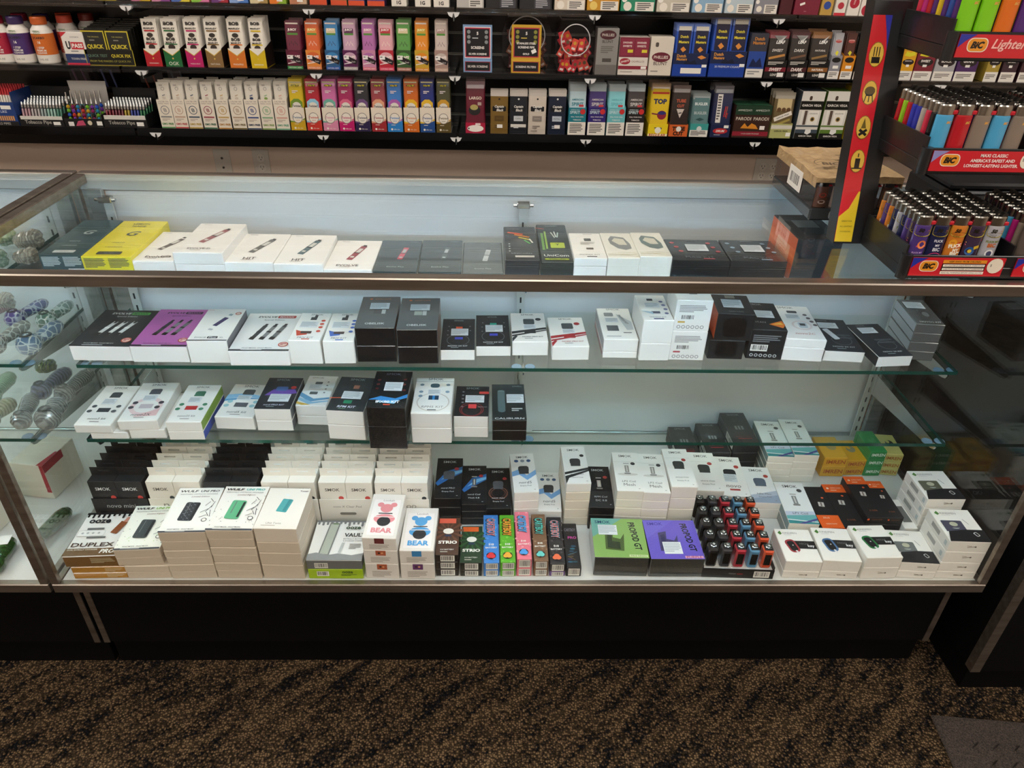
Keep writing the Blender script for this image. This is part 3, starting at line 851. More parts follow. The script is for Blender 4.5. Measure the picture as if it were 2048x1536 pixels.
yocan('1d', 'EVOLVE-D', '9c5a5e', 'white box with a large rose pen drawing, on top of another box', short='rose pen box', low=dict(word='plain white box'))
yocan('1e', 'HIT', '6d6a66', 'white box with a stout grey and copper device drawing', 22)
yocan('1f', 'HIT', '5d6f74', 'white box with a stout slate blue device drawing', 18)
yocan('1g', 'EVOLVE', '9e4f57', 'flat white box with a dark red pen drawing', 16)
for key, c, pc, lab in (('1h', '3b4444', 'd0596a', 'flat dark grey cellophaned box with a pink pen'), ('1i', '3d4544', '555d5c', 'flat dark grey cellophaned box with no coloured pen'), ('1j', '5a5f5c', 'cfd2d0', 'flat grey box with a silver pen drawing')):
    ST(key, 'vaporizer_box', lab, '', c, dict(top=pen(.6, .55, .74, 8, pc, '333', 'b9bcbb')+[('t', 'Evolve Plus', .5, .12, .4, 'c9ceca'), ('t', 'Yocan', .8, .94, .2, 'aab0ae')]), coat=1., r=.3, group=G1)
ST('1k', 'battery_box', 'black box printed with orange, red and green streaks', '', '24282b', dict(top=[('q', .35, .78, .5, .1, -20, 'e0552f'), ('q', .55, .70, .5, .08, -25, 'e58b2c'), ('q', .62, .62, .40, .07, -30, 'd8c832'), ('q', .70, .52, .34, .06, -60, '4fae4b'), ('q', .82, .55, .34, .05, -75, 'e8e3d8'), ('t', 'LOOKAH', .3, .92, .4, 'aaa'), ('t', 'UNICORN', .5, .18, .6, '8d9396', {'b': .01}), ('r', .3, .07, .86, .12, 'd7d2c8')] + icons([(.15, .45), (.15, .38), (.15, .31), (.15, .24)], .03, 'cfd4d4')), coat=.6, group=G1)
ST('1l', 'battery_box', 'black box with a lime green panel and lime base stripe', '', '1f2a27', dict(top=[('r', .10, .30, .18, .75, '6fa04a'), ('r', .22, .33, .28, .80, '93b84e'), ('q', .58, .72, .04, .5, 4, 'd8dcd4'), ('q', .50, .70, .04, .5, 12, 'cfd4cc'), ('q', .66, .70, .04, .45, -6, 'bcd0c4'), ('q', .1, .88, .3, .04, -15, 'd0473c'), ('rr', .6, .42, .46, .46, .04, 0, 'b6c92f'), ('t', 'Y', .6, .44, .14, '222', {'b': .02}), ('t', 'UniCom', .5, .16, .78, 'e8ece4', {'b': .015}), ('rr', .5, .07, .76, .13, .06, 0, '9fb02a'), ('t', '900mAh', .5, .07, .5, '1f2a27'), ('t', 'Lookah', .5, .95, .4, '9aa')]), coat=.6, group=G1)
ST('1m', 'pod_kit_box', 'white box with a small black pod and a dark cap printed on top', 'hexagon-free white pod box', Wt, dict(top=[('t', 'SMOK', .6, .94, .3, '777'), ('rr', .55, .72, .22, .22, .03, 0, '5a5a58'), ('ln', .3, .5, .8, .62, 3, 'b8b2aa'), ('rr', .55, .36, .22, .14, .02, 0, '6d655e'), ('t', 'INFINIX KIT', .5, .13, .62, '7a6f68'), ('r', .4, .04, .7, .07, '5d544e')]), lid=.4, group=G1)
for key, lab, dv in (('1n', 'white box with a hexagonal grey device, beside the small pod box', '8a8c8b'), ('1o', 'white box with a hexagonal teal grey device, beside the black shrinkwrapped boxes', '6f7d7a')):
    ST(key, 'mod_box', lab, '', 'eeeade', dict(top=[('p', [(.2, .72), (.32, .86), (.72, .80), (.86, .55), (.86, .36), (.66, .30), (.42, .36), (.22, .54)], dv), ('p', [(.3, .66), (.42, .78), (.7, .73), (.76, .5), (.5, .5)], 'd9d2c0'), ('q', .5, .12, .9, .03, 6, 'c8bd9a'), ('q', .5, .18, .9, .02, 10, 'd6cdb0'), ('q', .7, .08, .6, .02, -12, 'c8bd9a')]), coat=.4, group=G1)
for key, lab, cc in (('1p', 'black shrinkwrapped box with red circle icons and a white sticker', 'b3464c'), ('1q', 'black shrinkwrapped box with pale blue circle icons and a white sticker', '8ea4b4')):
    ST(key, 'mod_box', lab, '', '1d2022', dict(top=icons([(.12, .82), (.17, .62), (.22, .42), (.78, .82), (.83, .62), (.88, .42)], .045, cc)+[('t', 'SMOK', .5, .93, .22, '8a8f90'), ('t', 'MAG KIT', .5, .14, .5, '6d7274'), ('r', .55, .05, .75, .09, cc)]), stick=[('top', .34, .42, .72, .74)], coat=1., r=.25, group=G1)
ST('1r', 'mod_box', 'tall black box with an orange side standing on the top shelf', '', '25282a', dict(left=[('rr', .55, .45, .5, .34, .03, 0, 'f0a382'), ('t', 'GEEK', .55, .5, .3, 'e8612c')], top=[('r', .25, .45, .75, .75, '8f979a')]), cols=dict(left='e8612c'), coat=.5, group=G1)

# ---- middle shelf
def maxxx(key, base, ink, lab, titlebg, side='efece8'):
    a = [('t', 'EVOLVE', .36, .90, .34, ink, {'b': .02, 's': .2}), ('rr', .70, .90, .32, .10, .02, 0, titlebg), ('t', 'MAXXX', .70, .90, .26, base, {'b': .02, 's': .2}), ('t', 'Special Edition', .5, .81, .36, ink)]
    for i, u in enumerate((.34, .51, .68)):
        a += [('q', u, .48, .08, .50, -14, ('3c3f42', '85888a', '6e7275')[i] if base != '2b2d30' else 'c9cccd'), ('q', u+.06, .66, .05, .12, -14, '2c2c30'), ('q', u, .49, .085, .05, -14, ink), ('q', u-.06, .32, .09, .1, -14, '222')]
    a += [('c', .86, .16, .085, 'b5483c'), ('c', .86, .16, .065, 'e8c8b8'), ('ln', .81, .13, .91, .19, 2, 'a24'), ('t', 'WULF MODS  WULF MODS', .45, .07, .5, ink, {'b': .01}), ('r', 0, 0, 1, .035, '26272a'), ('ln', .2, .008, .85, .03, 1, 'e8e8e8')]
    ST(key, 'vaporizer_box', lab, '', side, dict(top=[('r', 0, 0, 1, 1, base)]+a), group=G2, r=.3)
maxxx('2a', '2b2d30', 'e3e6e6', 'flat black box showing three white pens', '4fa046')
maxxx('2b', 'b565a8', '2a2330', 'flat pink box showing three dark pens', '2a2330')
ST('2c', 'vaporizer_box', 'taller white box with a purple pen and grey side', '', Wt, dict(top=[('q', .55, .58, .13, .5, -22, '3c3560'), ('q', .70, .80, .10, .1, -22, '9aa'), ('q', .42, .34, .12, .08, -22, 'b8b8bc'), ('t', 'EVOLVE', .3, .10, .28, '333'), ('rr', .6, .10, .26, .11, .03, 0, '2a2a2e'), ('t', 'Plus', .6, .10, .18, 'eee'), ('t', 'XL', .82, .10, .1, '333'), ('c', .88, .84, .08, 'b5483c'), ('c', .88, .84, .055, 'e8c8b8'), ('t', 'Yocan', .12, .95, .16, 'a33'), ('r', 0, 0, 1, .025, '333')]), cols=dict(right='6b6a70'), group=G2)
maxxx('2d', 'e9e8e5', '222427', 'flat white box with red title and three grey pens', 'b0332f')
for key, c2, lab in (('2e', 'c9503c', 'white mod kit box with red icons and an orange swoosh'), ('2f', '4b6fc0', 'white mod kit box with blue icons, against the black boxes')):
    ST(key, 'mod_kit_box', lab, '', Wt, dict(top=[('t', 'SMOK', .55, .93, .4, '666'), ('q', .5, .78, .2, .2, 0, '35373b'), ('q', .55, .86, .1, .2, 0, '35373b'), ('p', [(.1, .36), (.5, .27), (.5, .2), (.2, .16)], c2), ('q', .45, .28, .34, .16, 0, '4a3a38'), ('t', 'PRIV KIT', .5, .10, .5, '666'), ('r', .4, .03, .65, .06, c2)]+icons([(.84, .70), (.84, .58), (.84, .46), (.82, .32)], .07, c2)), stick=[('top', .16, .44, .72, .66)], group=G2)
for key, lab, cx in (('2g', 'tall black box with orange emblem and a plain mod picture', '2e3236'), ('2h', 'tall black box with orange emblem and a carved mod picture', '9aa39a')):
    ST(key, 'mod_box', lab, {'2g': 'plain mod picture box', '2h': 'carved mod picture box'}[key], '3a3e41', dict(top=[('r', 0, 0, 1, 1, '43484b'), ('c', .24, .92, .04, 'd8632e'), ('t', 'GEEKVAPE', .55, .92, .42, 'b8683f'), ('q', .48, .50, .20, .22, 0, cx), ('q', .64, .50, .10, .24, 0, 'b9bfc0'), ('t', 'OBELISK', .48, .13, .5, 'c9cdce', {'b': .02})]), cols=dict(front='131315', left='1a1a1c', right='8e4a30'), stick=[('top', .26, .58, .76, .78)], low=dict(word='plain black box', cols=dict(front='131315', right='8e4a30')), coat=.7, r=.3, group=G2)
for key, cc, lab in (('2i', 'e0552f', 'low black pod kit box with an orange and blue glow'), ('2j', '2aa58c', 'low black pod kit box with a green and blue glow')):
    ST(key, 'pod_kit_box', lab, '', Wt, dict(top=[('r', 0, 0, 1, 1, '222427'), ('t', 'SMOK', .5, .94, .3, '9aa'), ('q', .52, .70, .2, .14, 0, cc), ('q', .52, .36, .24, .14, 0, '3d49b8'), ('o', .5, .30, .34, .325, '6b7074'), ('t', 'NOVO 2X KIT', .5, .12, .58, 'd8dcdc', {'b': .015}), ('ln', .3, .05, .7, .08, 1, '9aa')]+icons([(.2, .74), (.85, .74), (.18, .6), (.86, .6), (.18, .46)], .025, '7f8486')), stick=[('top', .28, .44, .80, .66)], group=G2)
for key, cc, lab in (('2k', '2e3033', 'white pod kit box with black diagonal stripes'), ('2l', 'a82b30', 'white pod kit box with red diagonal stripes')):
    ST(key, 'pod_kit_box', lab, '', Wt, dict(top=[('t', 'SMOK', .5, .93, .38, '444'), ('rr', .52, .68, .32, .34, .05, 0, '4d5356'), ('c', .80, .76, .085, cc), ('p', [(0, .34), (0, .26), (1, .42), (1, .48)], cc), ('p', [(0, .22), (0, .17), (1, .37), (1, .40)], cc), ('q', .52, .32, .32, .16, 0, cc), ('p', [(0, 0), (.16, .18), (.1, .2), (0, .12)], cc), ('t', 'NORD PRO KIT', .58, .16, .6, cc, {'s': .2, 'b': .01}), ('ln', .35, .08, .75, .11, 1, '888')]), stick=[('top', .36, .42, .70, .56)], group=G2)
ST('2m', 'pod_kit_box', 'white kit box with sideways lettering, on a shadowed box', 'sideways-lettered white box', Wt, dict(top=[('t', 'SMOK', .5, .95, .42, '777'), ('rr', .32, .78, .28, .24, .05, 0, '8d9092'), ('q', .34, .34, .34, .34, 0, '5c6064'), ('p', [(.55, .80), (.95, .55), (.95, .30), (.75, .28)], 'c5c9cb'), ('t', 'PROPOD KIT', .72, .62, .62, '222', {'a': -72, 'b': .01}), ('q', .74, .20, .24, .04, 0, '444'), ('ln', .1, .06, .9, .1, 1, 'aaa')]), stick=[('top', .18, .52, .56, .66)], cols=dict(left='b9b4b4'), low=dict(word='white and rose box', cols=dict(left='c9a8a8')), group=G2)
ST('2n', 'pod_kit_box', 'tall white kit box with violet icons, on a cream box', 'violet icon white box', Wt, dict(top=[('q', .45, .80, .2, .16, 0, '3b3d46'), ('q', .5, .30, .28, .16, 0, '5b5f72'), ('p', [(.02, .36), (.4, .32), (.4, .22)], 'b9d4e2'), ('t', 'TRIDENT KIT', .5, .12, .56, '555'), ('r', .35, .04, .68, .08, '4a4a70')]+icons([(.80, .72), (.84, .58), (.86, .42), (.84, .26)], .07, '6d6f96')), stick=[('top', .22, .48, .70, .66)], low=dict(word='plain cream box'), group=G2)
def backp(cc, ac, d='c9c6c2'):
    return [('ln', .10, .60, .88, .84, 5, cc), ('bar', .16, .36, .54, .54), ('rr', .2, .30, .2, .05, .01, 0, ac)]+[('o', .14+.13*i, .14, .055, .035, cc) for i in range(6)]
ST('2o', 'mod_kit_box', 'white box turned to show small print, barcode and symbols', 'barcoded white box', Wt, dict(front=backp('9a9794', 'c9a43e'), top=[('r', .40, .3, .62, .5, '777')]), low=dict(word='white barcoded box', art=dict(front=backp('9a9794', 'b04a52'))), group=G2)
ST('2pt', 'mod_box', 'black box with orange side and a dark rounded window, tilted on another', '', '1c1d1f', dict(front=[('rr', .5, .48, .62, .58, .16, 0, '050506')], top=[('t', 'GEEKVAPE', .5, .12, .4, '888'), ('r', .35, .8, .62, .95, '8a8678')]), cols=dict(left='e8622a'), stick=[('top', .2, .3, .75, .72)], coat=.3, group=G2)
ST('2pl', 'mod_box', 'black windowed box directly under the tilted orange-sided one', '', '1c1d1f', dict(front=[('rr', .5, .52, .6, .5, .14, 0, '050506')]), coat=.3, group=G2)
ST('2q', 'mod_box', 'black box with a flame print on top and white barcode label', '', '1e1f21', dict(top=[('t', 'SMOK', .4, .92, .4, '999'), ('p', [(.55, .2), (.95, .34), (1, .2), (.9, .08)], 'd8742e'), ('p', [(.65, .2), (.9, .28), (.95, .2)], 'e8b84a'), ('t', 'TITAN', .3, .26, .36, 'b9bdbe')], front=[('ln', .1, .56, .9, .82, 4, '77797b'), ('bar', .08, .28, .55, .5)]+[('o', .14+.13*i, .14, .05, .03, 'c9cbcc') for i in range(6)]), stick=[('top', .3, .42, .8, .68)], group=G2)
ST('2r', 'pod_kit_box', 'white kit box with a pale pink pod, on another white box', 'pale pink pod box', 'f3f0ec', dict(top=[('t', 'SMOK', .38, .93, .42, '777'), ('rr', .50, .80, .26, .14, .03, 0, '4a4a4e'), ('o', .58, .40, .26, .2, 'ecdcd8'), ('rr', .60, .40, .22, .30, .05, 0, 'c9d0d6'), ('q', .60, .42, .14, .12, 0, '444'), ('t', 'novo2C', .55, .16, .5, 'c07a76', {'s': .2})]+icons([(.80, .72), (.84, .62), (.88, .52), (.92, .42)], .055, '6b5f62')), stick=[('top', .28, .58, .62, .72)], group=G2)
for key, lab in (('2s', 'low black kit box with a white tab sticker across it'), ('2t', 'low black kit box with its sticker near the top edge')):
    ST(key, 'pod_kit_box', lab, '', Wt, dict(top=[('r', 0, 0, 1, 1, '26282c'), ('t', 'SMOK', .4, .95, .28, '888'), ('r', .42, .40, .92, .44, '4d5258'), ('r', .38, .48, .90, .52, '4d5258'), ('o', .6, .34, .26, .24, '5a6066'), ('t', 'NOVO 2X KIT', .55, .14, .56, 'c9cdd0', {'b': .015}), ('ln', .35, .06, .75, .09, 1, '9aa')]+([('rr', .42, .52, .16, .6, .04, 18, 'd8dce0')] if key == '2s' else [])), cols=dict(left='26282c'), stick=[('top', .22, .70, .72, .88)], group=G2)
ST('2u', 'pod_kit_box', 'grey bagged kit box at the far end, on a matching box', 'bagged grey box', '5b5a57', dict(top=[('t', 'NOVO2 KIT', .55, .10, .75, 'd0d0cc', {'b': .02}), ('e', .6, .4, .12, .2, '8a8a86')]), stick=[('top', .1, .62, .78, .88)], low=dict(word='grey bagged box', art=dict(top=[])), lid=.5, cols=dict(left='a8acae'), coat=1., r=.25, group=G2)

# ---- lowest shelf
def novo(key, title, lab, dev, acc, col=Wt, cols=None, lower=None, swirl=None, short='', u0=.0, tint=None):
    a = []
    if swirl: a += swirl
    a += [('t', 'SMOK', .5, .93, .40, '4a4a4a'), ('rr', .52, .76, .30, .22, .07, 0, dev), ('q', .52, .70, .30, .10, 0, dev), ('q', .50, .36, .34, .20, 0, acc), ('t', title, .50, .15, .50, '4a4244', {'s': .15}), ('r', .36, .07, .62, .085, '8a7f7c')]
    a += icons([(.17, .45), (.13, .33), (.84, .45), (.80, .33)], .07, tint or '55585c')
    ST(key, 'pod_kit_box', lab, short, col, dict(top=a), cols=cols, stick=[('top', .30, .50, .66, .64)], low=lower, group=G3)
novo('3at', 'novo3 kit', 'white kit box with a dark square pod', '3f4448', '30343a', short='dark pod box')
x, y, rz, w_, d_, zs = LAY['3al']
carton('pod_kit_box', 'plain white box half covered by the dark square pod box', 'box', x, y, zs[1], rz, w_, d_, zs[0]-zs[1]-.0003, Wt, group=G3)
novo('3bt', 'novo2X', 'white kit box with a pink swirl', '4c4f58', 'c9bcc0', swirl=[('o', .5, .36, .42, .30, 'ecd0cf'), ('p', [(.3, .1), (.9, .12), (.9, .3), (.6, .2)], 'e8bfbf')], tint='4a464c')
x, y, rz, w_, d_, zs = LAY['3bl']
carton('pod_kit_box', 'plain white box half covered by the pink swirl box', 'box', x, y, zs[1], rz, w_, d_, zs[0]-zs[1]-.0003, Wt, group=G3)
novo('3c', 'novo2S kit', 'white kit box with green icons, red pod and rainbow side', '3f6f58', 'c23a3a', cols=dict(right='8fae4a'), lower=dict(word='white box with a blue side', cols=dict(right='4a5cae')), short='green icon box', tint='4d8a6a')
novo('3d', 'nord5 kit', 'white kit box with blue ribbon waves', '5a5d60', '5d6066', swirl=[('p', [(0, .52), (0, .66), (.5, .72), (1, .62), (1, .54), (.5, .62)], '8fbfdf'), ('p', [(0, .46), (0, .52), (.5, .6), (1, .54), (.5, .54)], '5a9ac8')], tint='9cc8d0')
ST('3e', 'pod_kit_box', 'black kit box with violet glow, on another box', 'violet glow box', Wt, dict(top=[('r', 0, 0, 1, 1, '2a2c30'), ('t', 'SMOK', .45, .93, .4, '9aa'), ('p', [(.1, .42), (.3, .62), (.9, .62), (1, .5), (.6, .44)], '6a49a0'), ('rr', .52, .64, .34, .22, .06, 0, '4a6aa8'), ('c', .84, .68, .08, 'c8403c'), ('t', 'nord PRO KIT', .5, .13, .58, 'dde', {'b': .01, 's': .15}), ('ln', .3, .05, .7, .08, 1, '9aa')]), cols=dict(left='2a2c30', right='54565a'), stick=[('top', .28, .22, .86, .46)], low=dict(word='white box with grey side', cols=dict(right='54565a')), group=G3)
ST('3f', 'pod_kit_box', 'silver white box with blue and gold ribbon curves', 'blue and gold ribbon box', 'dfe0de', dict(top=[('t', 'SMOK', .35, .92, .4, '777'), ('rr', .45, .74, .24, .16, .03, 0, '5e6467'), ('p', [(0, .30), (.4, .12), (1, .22), (1, .28), (.5, .22), (0, .42)], '5f93b8'), ('p', [(0, .18), (.4, .04), (1, .14), (1, .18), (.5, .12), (0, .26)], '88b4cf'), ('p', [(0, .06), (.2, .01), (.5, .02), (0, .12)], 'd0a94c'), ('rr', .42, .40, .26, .16, .02, 0, '50565a')]+icons([(.75, .78), (.76, .66), (.76, .54), (.76, .42)], .035, '777')), stick=[('top', .18, .52, .60, .68)], group=G3)
ST('3g', 'pod_kit_box', 'black kit box with copper and green coils, on another box', 'copper coil box', Wt, dict(top=[('r', 0, 0, 1, 1, '2b3033'), ('t', 'SMOK', .5, .93, .42, '9aa'), ('q', .55, .70, .16, .18, 0, '8a5a48'), ('q', .48, .26, .22, .16, 0, '2f8a66'), ('q', .1, .36, .3, .04, 6, 'c85a3a'), ('t', 'RPM KIT', .5, .12, .5, 'dde', {'b': .02, 's': .2}), ('ln', .3, .05, .65, .07, 1, '8a8')]), stick=[('top', .26, .34, .80, .56)], low=dict(word='white box with dark top', cols=dict(top='2b3033')), group=G3)
ipx = [('p', [(0, .2), (.3, .3), (.7, .24), (1, .36), (1, .26), (.6, .14), (.2, .2)], '3a86c8'), ('p', [(.2, .14), (.8, .2), (.7, .10)], '7cc0e8'), ('t', 'IPX80 KIT', .52, .15, .62, 'f0f2f4', {'b': .02}), ('r', .42, .06, .6, .09, 'c8503c')]
ST('3h', 'pod_kit_box', 'black kit box with blue splash, overhanging the shelf edge', 'blue splash box', '17181a', dict(top=[('r', 0, 0, 1, 1, '1d2022'), ('t', 'SMOK', .5, .92, .4, '667')]+ipx+icons([(.15, .62), (.15, .5), (.85, .62), (.88, .46), (.15, .74), (.85, .76)], .05, '5e2f2f')), stick=[('top', .34, .44, .82, .68)], low=dict(word='black splashed box', art=dict(top=ipx)), coat=.8, r=.25, group=G3)
ST('3i', 'pod_kit_box', 'tall white kit box with blue device and ring', 'blue device box', Wt, dict(top=[('t', 'SMOK', .52, .95, .4, '333'), ('r', 0, .875, 1, .882, '888'), ('o', .52, .30, .42, .39, 'd2c8bc'), ('rr', .52, .76, .24, .20, .08, 0, '3f5a68'), ('q', .52, .42, .26, .2, 0, '27445c'), ('q', .52, .42, .06, .2, 0, '3c8fd0'), ('t', 'RPM5 KIT', .52, .17, .56, '8a807a', {'s': .15}), ('r', .4, .08, .62, .10, '444')]+icons([(.18, .78), (.18, .58), (.18, .46), (.86, .78), (.86, .58)], .055, '8aa4b8')), stick=[('top', .36, .50, .68, .64)], group=G3)
ST('3j', 'pod_kit_box', 'black kit box with red glow and circular lines', 'red glow box', Wt, dict(top=[('r', 0, 0, 1, 1, '1d1e21'), ('t', 'SMOK', .5, .93, .4, '9aa'), ('rr', .85, .78, .3, .13, .04, 0, 'c8403a'), ('o', .5, .22, .36, .34, '8a2a2a'), ('o', .5, .20, .30, .285, 'a83030'), ('rr', .52, .32, .24, .22, .03, 0, 'e04848'), ('t', 'NOVO 2 KIT', .82, .30, .28, 'ccc')]+icons([(.22, .8), (.22, .68), (.22, .56), (.22, .44), (.22, .3)], .035, '77797c')), stick=[('top', .30, .44, .86, .68)], group=G3, low=dict(word='white low box'))
cal = [('t', 'CALIBURN', .5, .045, .86, 'dfe3e3', {'b': .01, 'h': .085})]
ST('3k', 'pod_kit_box', 'black kit box with a tall grey device', 'tall grey device box', '17191a', dict(top=[('r', 0, 0, 1, 1, '202628'), ('rr', .28, .52, .22, 1.2, .10, 0, '566a6c'), ('t', 'UWELL', .78, .94, .3, '9aa'), ('ln', .58, .22, .96, .32, 2, 'c9cccc'), ('q', .28, .80, .2, .02, 0, '8aa')]+cal), stick=[('top', .44, .46, .96, .70)], low=dict(word='black lettered box', art=dict(top=cal)), coat=.7, r=.28, group=G3)
# ---- deck, front row
amber = '9c6c2c'
ST('D1t', 'vaporizer_box', 'drip-topped white box with a gold front and brown device', '', 'e8e6e2', dict(top=drips('1c1c1e', 10, .95)+[('t', 'ooze', .34, .78, .42, '1c2026', {'b': .035}), ('r', .18, .585, .50, .625, '666'), ('rr', .30, .50, .52, .16, .03, 0, 'd0d0ce'), ('rr', .30, .50, .50, .14, .03, 0, 'ecebe8'), ('r', .26, .385, .62, .42, '666'), ('t', 'DUPLEX', .46, .24, .80, '4a3a34', {'b': .02, 'h': .11}), ('r', 0, .0, 1, .16, '6a5238'), ('t', 'DUAL EXTRACT VAPORIZER', .32, .13, .56, 'e8e0d0'), ('t', 'PRO', .80, .09, .28, 'f0ece4', {'b': .03, 's': .2}), ('q', .78, .62, .14, .34, -18, '8a5030'), ('q', .86, .80, .07, .14, -18, 'c98a78')]+icons([(.14, .5), (.24, .5), (.34, .5), (.45, .5)], .025, 'b0b0b0'), front=[('ln', .5, .3, .95, .8, 5, 'b8a888')]), cols=dict(front='7a5a34', left='c9c5be'), coat=.8, r=.25, group=GD)
x, y, rz, w_, d_, zs = LAY['D1l']
for i in range(2):
    carton('vaporizer_box', 'amber foil box, %s under the gold-fronted drip box' % ('directly', 'lowest')[i], 'box', x, y, zs[i+1], rz, w_, d_, zs[i]-zs[i+1]-.0002, amber, dict(front=[('ln', .62, .2, .96, .8, 4, 'd8c090')]), cols=dict(front='b98432'), coat=.9, r=.22, group=GD)
def wulf(key, lab, dev, acc, short, low=True, flecks=None):
    a = []
    if flecks:
        rr = random.Random(11)
        for i in range(46):
            u, v = rr.random(), rr.random()
            if not (.28 < u < .74 and .2 < v < .75) and v < .78 and v > .10: a.append(('q', u, v, .014+.02*rr.random(), .012, rr.random()*180, rr.choice(flecks)))
    a += [('t', 'WULF', .26, .92, .40, '1c1c1c', {'b': .03, 's': .15, 'h': .07}), ('t', 'UNI PRO', .72, .92, .42, acc, {'b': .03, 's': .15, 'h': .07}), ('t', 'ADJUSTABLE CARTRIDGE VAPORIZER', .5, .845, .84, '555'), ('t', 'Limited Edition', .56, .79, .40, '7a3a34', {'s': .2}), ('rr', .46, .45, .32, .60, .05, -4, dev), ('rr', .58, .45, .05, .5, .02, -4, 'ffffff' if dev == 'x' else '1e2124'), ('q', .40, .5, .02, .4, -4, '6a7072'), ('c', .86, .26, .06, '222'), ('c', .86, .26, .045, 'f0ede6'), ('t', 'WULF MODS   WULF MODS', .45, .065, .56, '222', {'b': .01}), ('r', 0, 0, 1, .03, '3a3f4a'), ('ln', .15, .008, .85, .025, 1, 'e0e0e0')]
    # line drawing strokes beside the device
    for i, (u, v, l, an) in enumerate(((.80, .62, .16, 60), (.86, .70, .14, -50), (.92, .60, .2, 80), (.78, .46, .18, 40), (.86, .5, .22, 65), (.93, .40, .22, 100), (.80, .34, .16, 30), (.88, .38, .14, 120))): a.append(('q', u, v, l, .012, an, '2a2a2a'))
    return a
ST('D2t', 'vaporizer_box', 'white box with green flecks and a grey device', '', 'cfc0ae', dict(top=[('r', 0, 0, 1, 1, 'eff0e6')]+wulf('', '', '41494b', '8ac23c', '', flecks=('8ac23c', '8ac23c', '2a2a2a'))), lid=.5, group=GD)
x, y, rz, w_, d_, zs = LAY['D2l']
carton('vaporizer_box', 'cream box under the green-flecked box', 'box', x, y, zs[1], rz, w_, d_, zs[0]-zs[1]-.0003, 'd3c5b3', lid=.5, group=GD)
ST('D3', 'vaporizer_box', 'white box without flecks, with a dark speckled device', 'speckled device box', 'cfc0ae', dict(top=[('r', 0, 0, 1, 1, 'f0eee8')]+wulf('', '', '33373d', '1c1c1c', '')+[('q', .36+.2*((i*37) % 10)/10, .24+.42*((i*53) % 17)/17, .012, .012, 20, 'cfd4d8') for i in range(26)]), low=dict(word='cream lidded box', col='d3c5b3'), lid=.5, group=GD)
ST('D4', 'vaporizer_box', 'white box with black flecks and a mint green device', 'mint device box', 'cfc0ae', dict(top=[('r', 0, 0, 1, 1, 'f2ede6')]+wulf('', '', '62b184', '4fb0a8', '', flecks=('222', '222', '222'))), low=dict(word='cream lidded box', col='d3c5b3'), lid=.5, group=GD)
ST('D5', 'vaporizer_box', 'cream box with a teal device', 'teal device box', 'ded2c4', dict(top=[('r', 0, 0, 1, 1, 'eee7de'), ('rr', .52, .56, .26, .46, .03, -9, '4fa3a6'), ('q', .58, .57, .08, .42, -9, '3a8a8e'), ('q', .50, .82, .1, .06, -9, 'e8eaea'), ('t', 'UNI Twist', .42, .13, .36, '8a7a6c'), ('ln', .15, .06, .7, .085, 1, 'b0a090'), ('t', 'Yocan', .86, .93, .2, '5a3a3a', {'b': .02})]), low=dict(word='cream box', col='d3c5b3'), group=GD)
ST('D6', 'battery_box', 'grey drip-topped box with a pale device window', 'pale window drip box', '6d6f70', dict(top=[('r', 0, 0, 1, 1, 'e9e9e7')]+drips('77797b', 12, .96)+[('q', .32, .52, .2, .86, -5, '777a78'), ('q', .32, .52, .15, .78, -5, 'aeb4a8'), ('q', .37, .9, .1, .03, 0, '6f8a62'), ('t', 'ooze', .72, .80, .28, '2d4a38', {'b': .035}), ('t', 'VAULT', .78, .62, .40, '2a2c2e', {'b': .035}), ('t', 'EXTRACT BATTERY', .78, .52, .40, '333'), ('t', '& STORAGE CHAMBER', .78, .47, .40, '555'), ('q', .58, .3, .05, .26, -8, 'b8bcbc'), ('ln', .72, .26, .95, .4, 4, '999'), ('p', [(0, 0), (0, .14), (.15, .18), (.35, .12), (.55, .16), (.8, .12), (1, .17), (1, 0)], '8a8d90')], front=[('bar', .14, .15, .38, .75)]), low=dict(word='lime green foil box', col='a6c81e', art=dict(front=[('bar', .16, .3, .38, .8), ('t', 'ooze', .72, .7, .2, '3a5a1a', {'b': .03}), ('ln', .6, .3, .9, .5, 2, '5a7a1a')])), coat=.5, group=GD)
def bear(col, word):
    return dict(top=[('r', .10, .06, .90, .86, 'f4ecea'), ('c', .32, .74, .10, col), ('c', .72, .74, .10, col), ('c', .52, .66, .19, col), ('e', .52, .42, .32, .20, col), ('e', .52, .36, .20, .20, '26282c'), ('q', .52, .54, .42, .04, 0, '2c2c30'), ('q', .52, .46, .58, .03, 0, 'f0e4e2'), ('t', 'Lookah', .54, .84, .34, '9a8a8a'), ('t', word, .52, .165, .62, col, {'b': .04})],
                front=[('r', .36, .55, .64, .98, '6a2a2c' if col != '4f9fd8' else '3a86c0'), ('ln', .2, .1, .8, .48, 4, 'b8b0aa')])
lo = lambda c: dict(front=[('r', .36, .62, .66, .98, c), ('c', .46, .8, .035, '2a1a14'), ('c', .55, .8, .035, 'e0a070'), ('ln', .2, .1, .8, .5, 4, 'b8b0aa')])
ST('D7', 'bear_vape_box', 'white window box showing a pink bear-shaped device', 'pink bear box', 'e8e2dc', bear('e58f95', 'BEAR'), low=dict(word='white flapped box', art=[lo('b05a3c'), lo('b05a3c')]), coat=.5, group=GD)
ST('D8', 'bear_vape_box', 'white window box showing a blue bear-shaped device', 'blue bear box', 'e8e2dc', bear('4f9fd8', 'BEAR'), low=dict(word='white flapped box', art=lo('6a3a72')), coat=.5, group=GD)
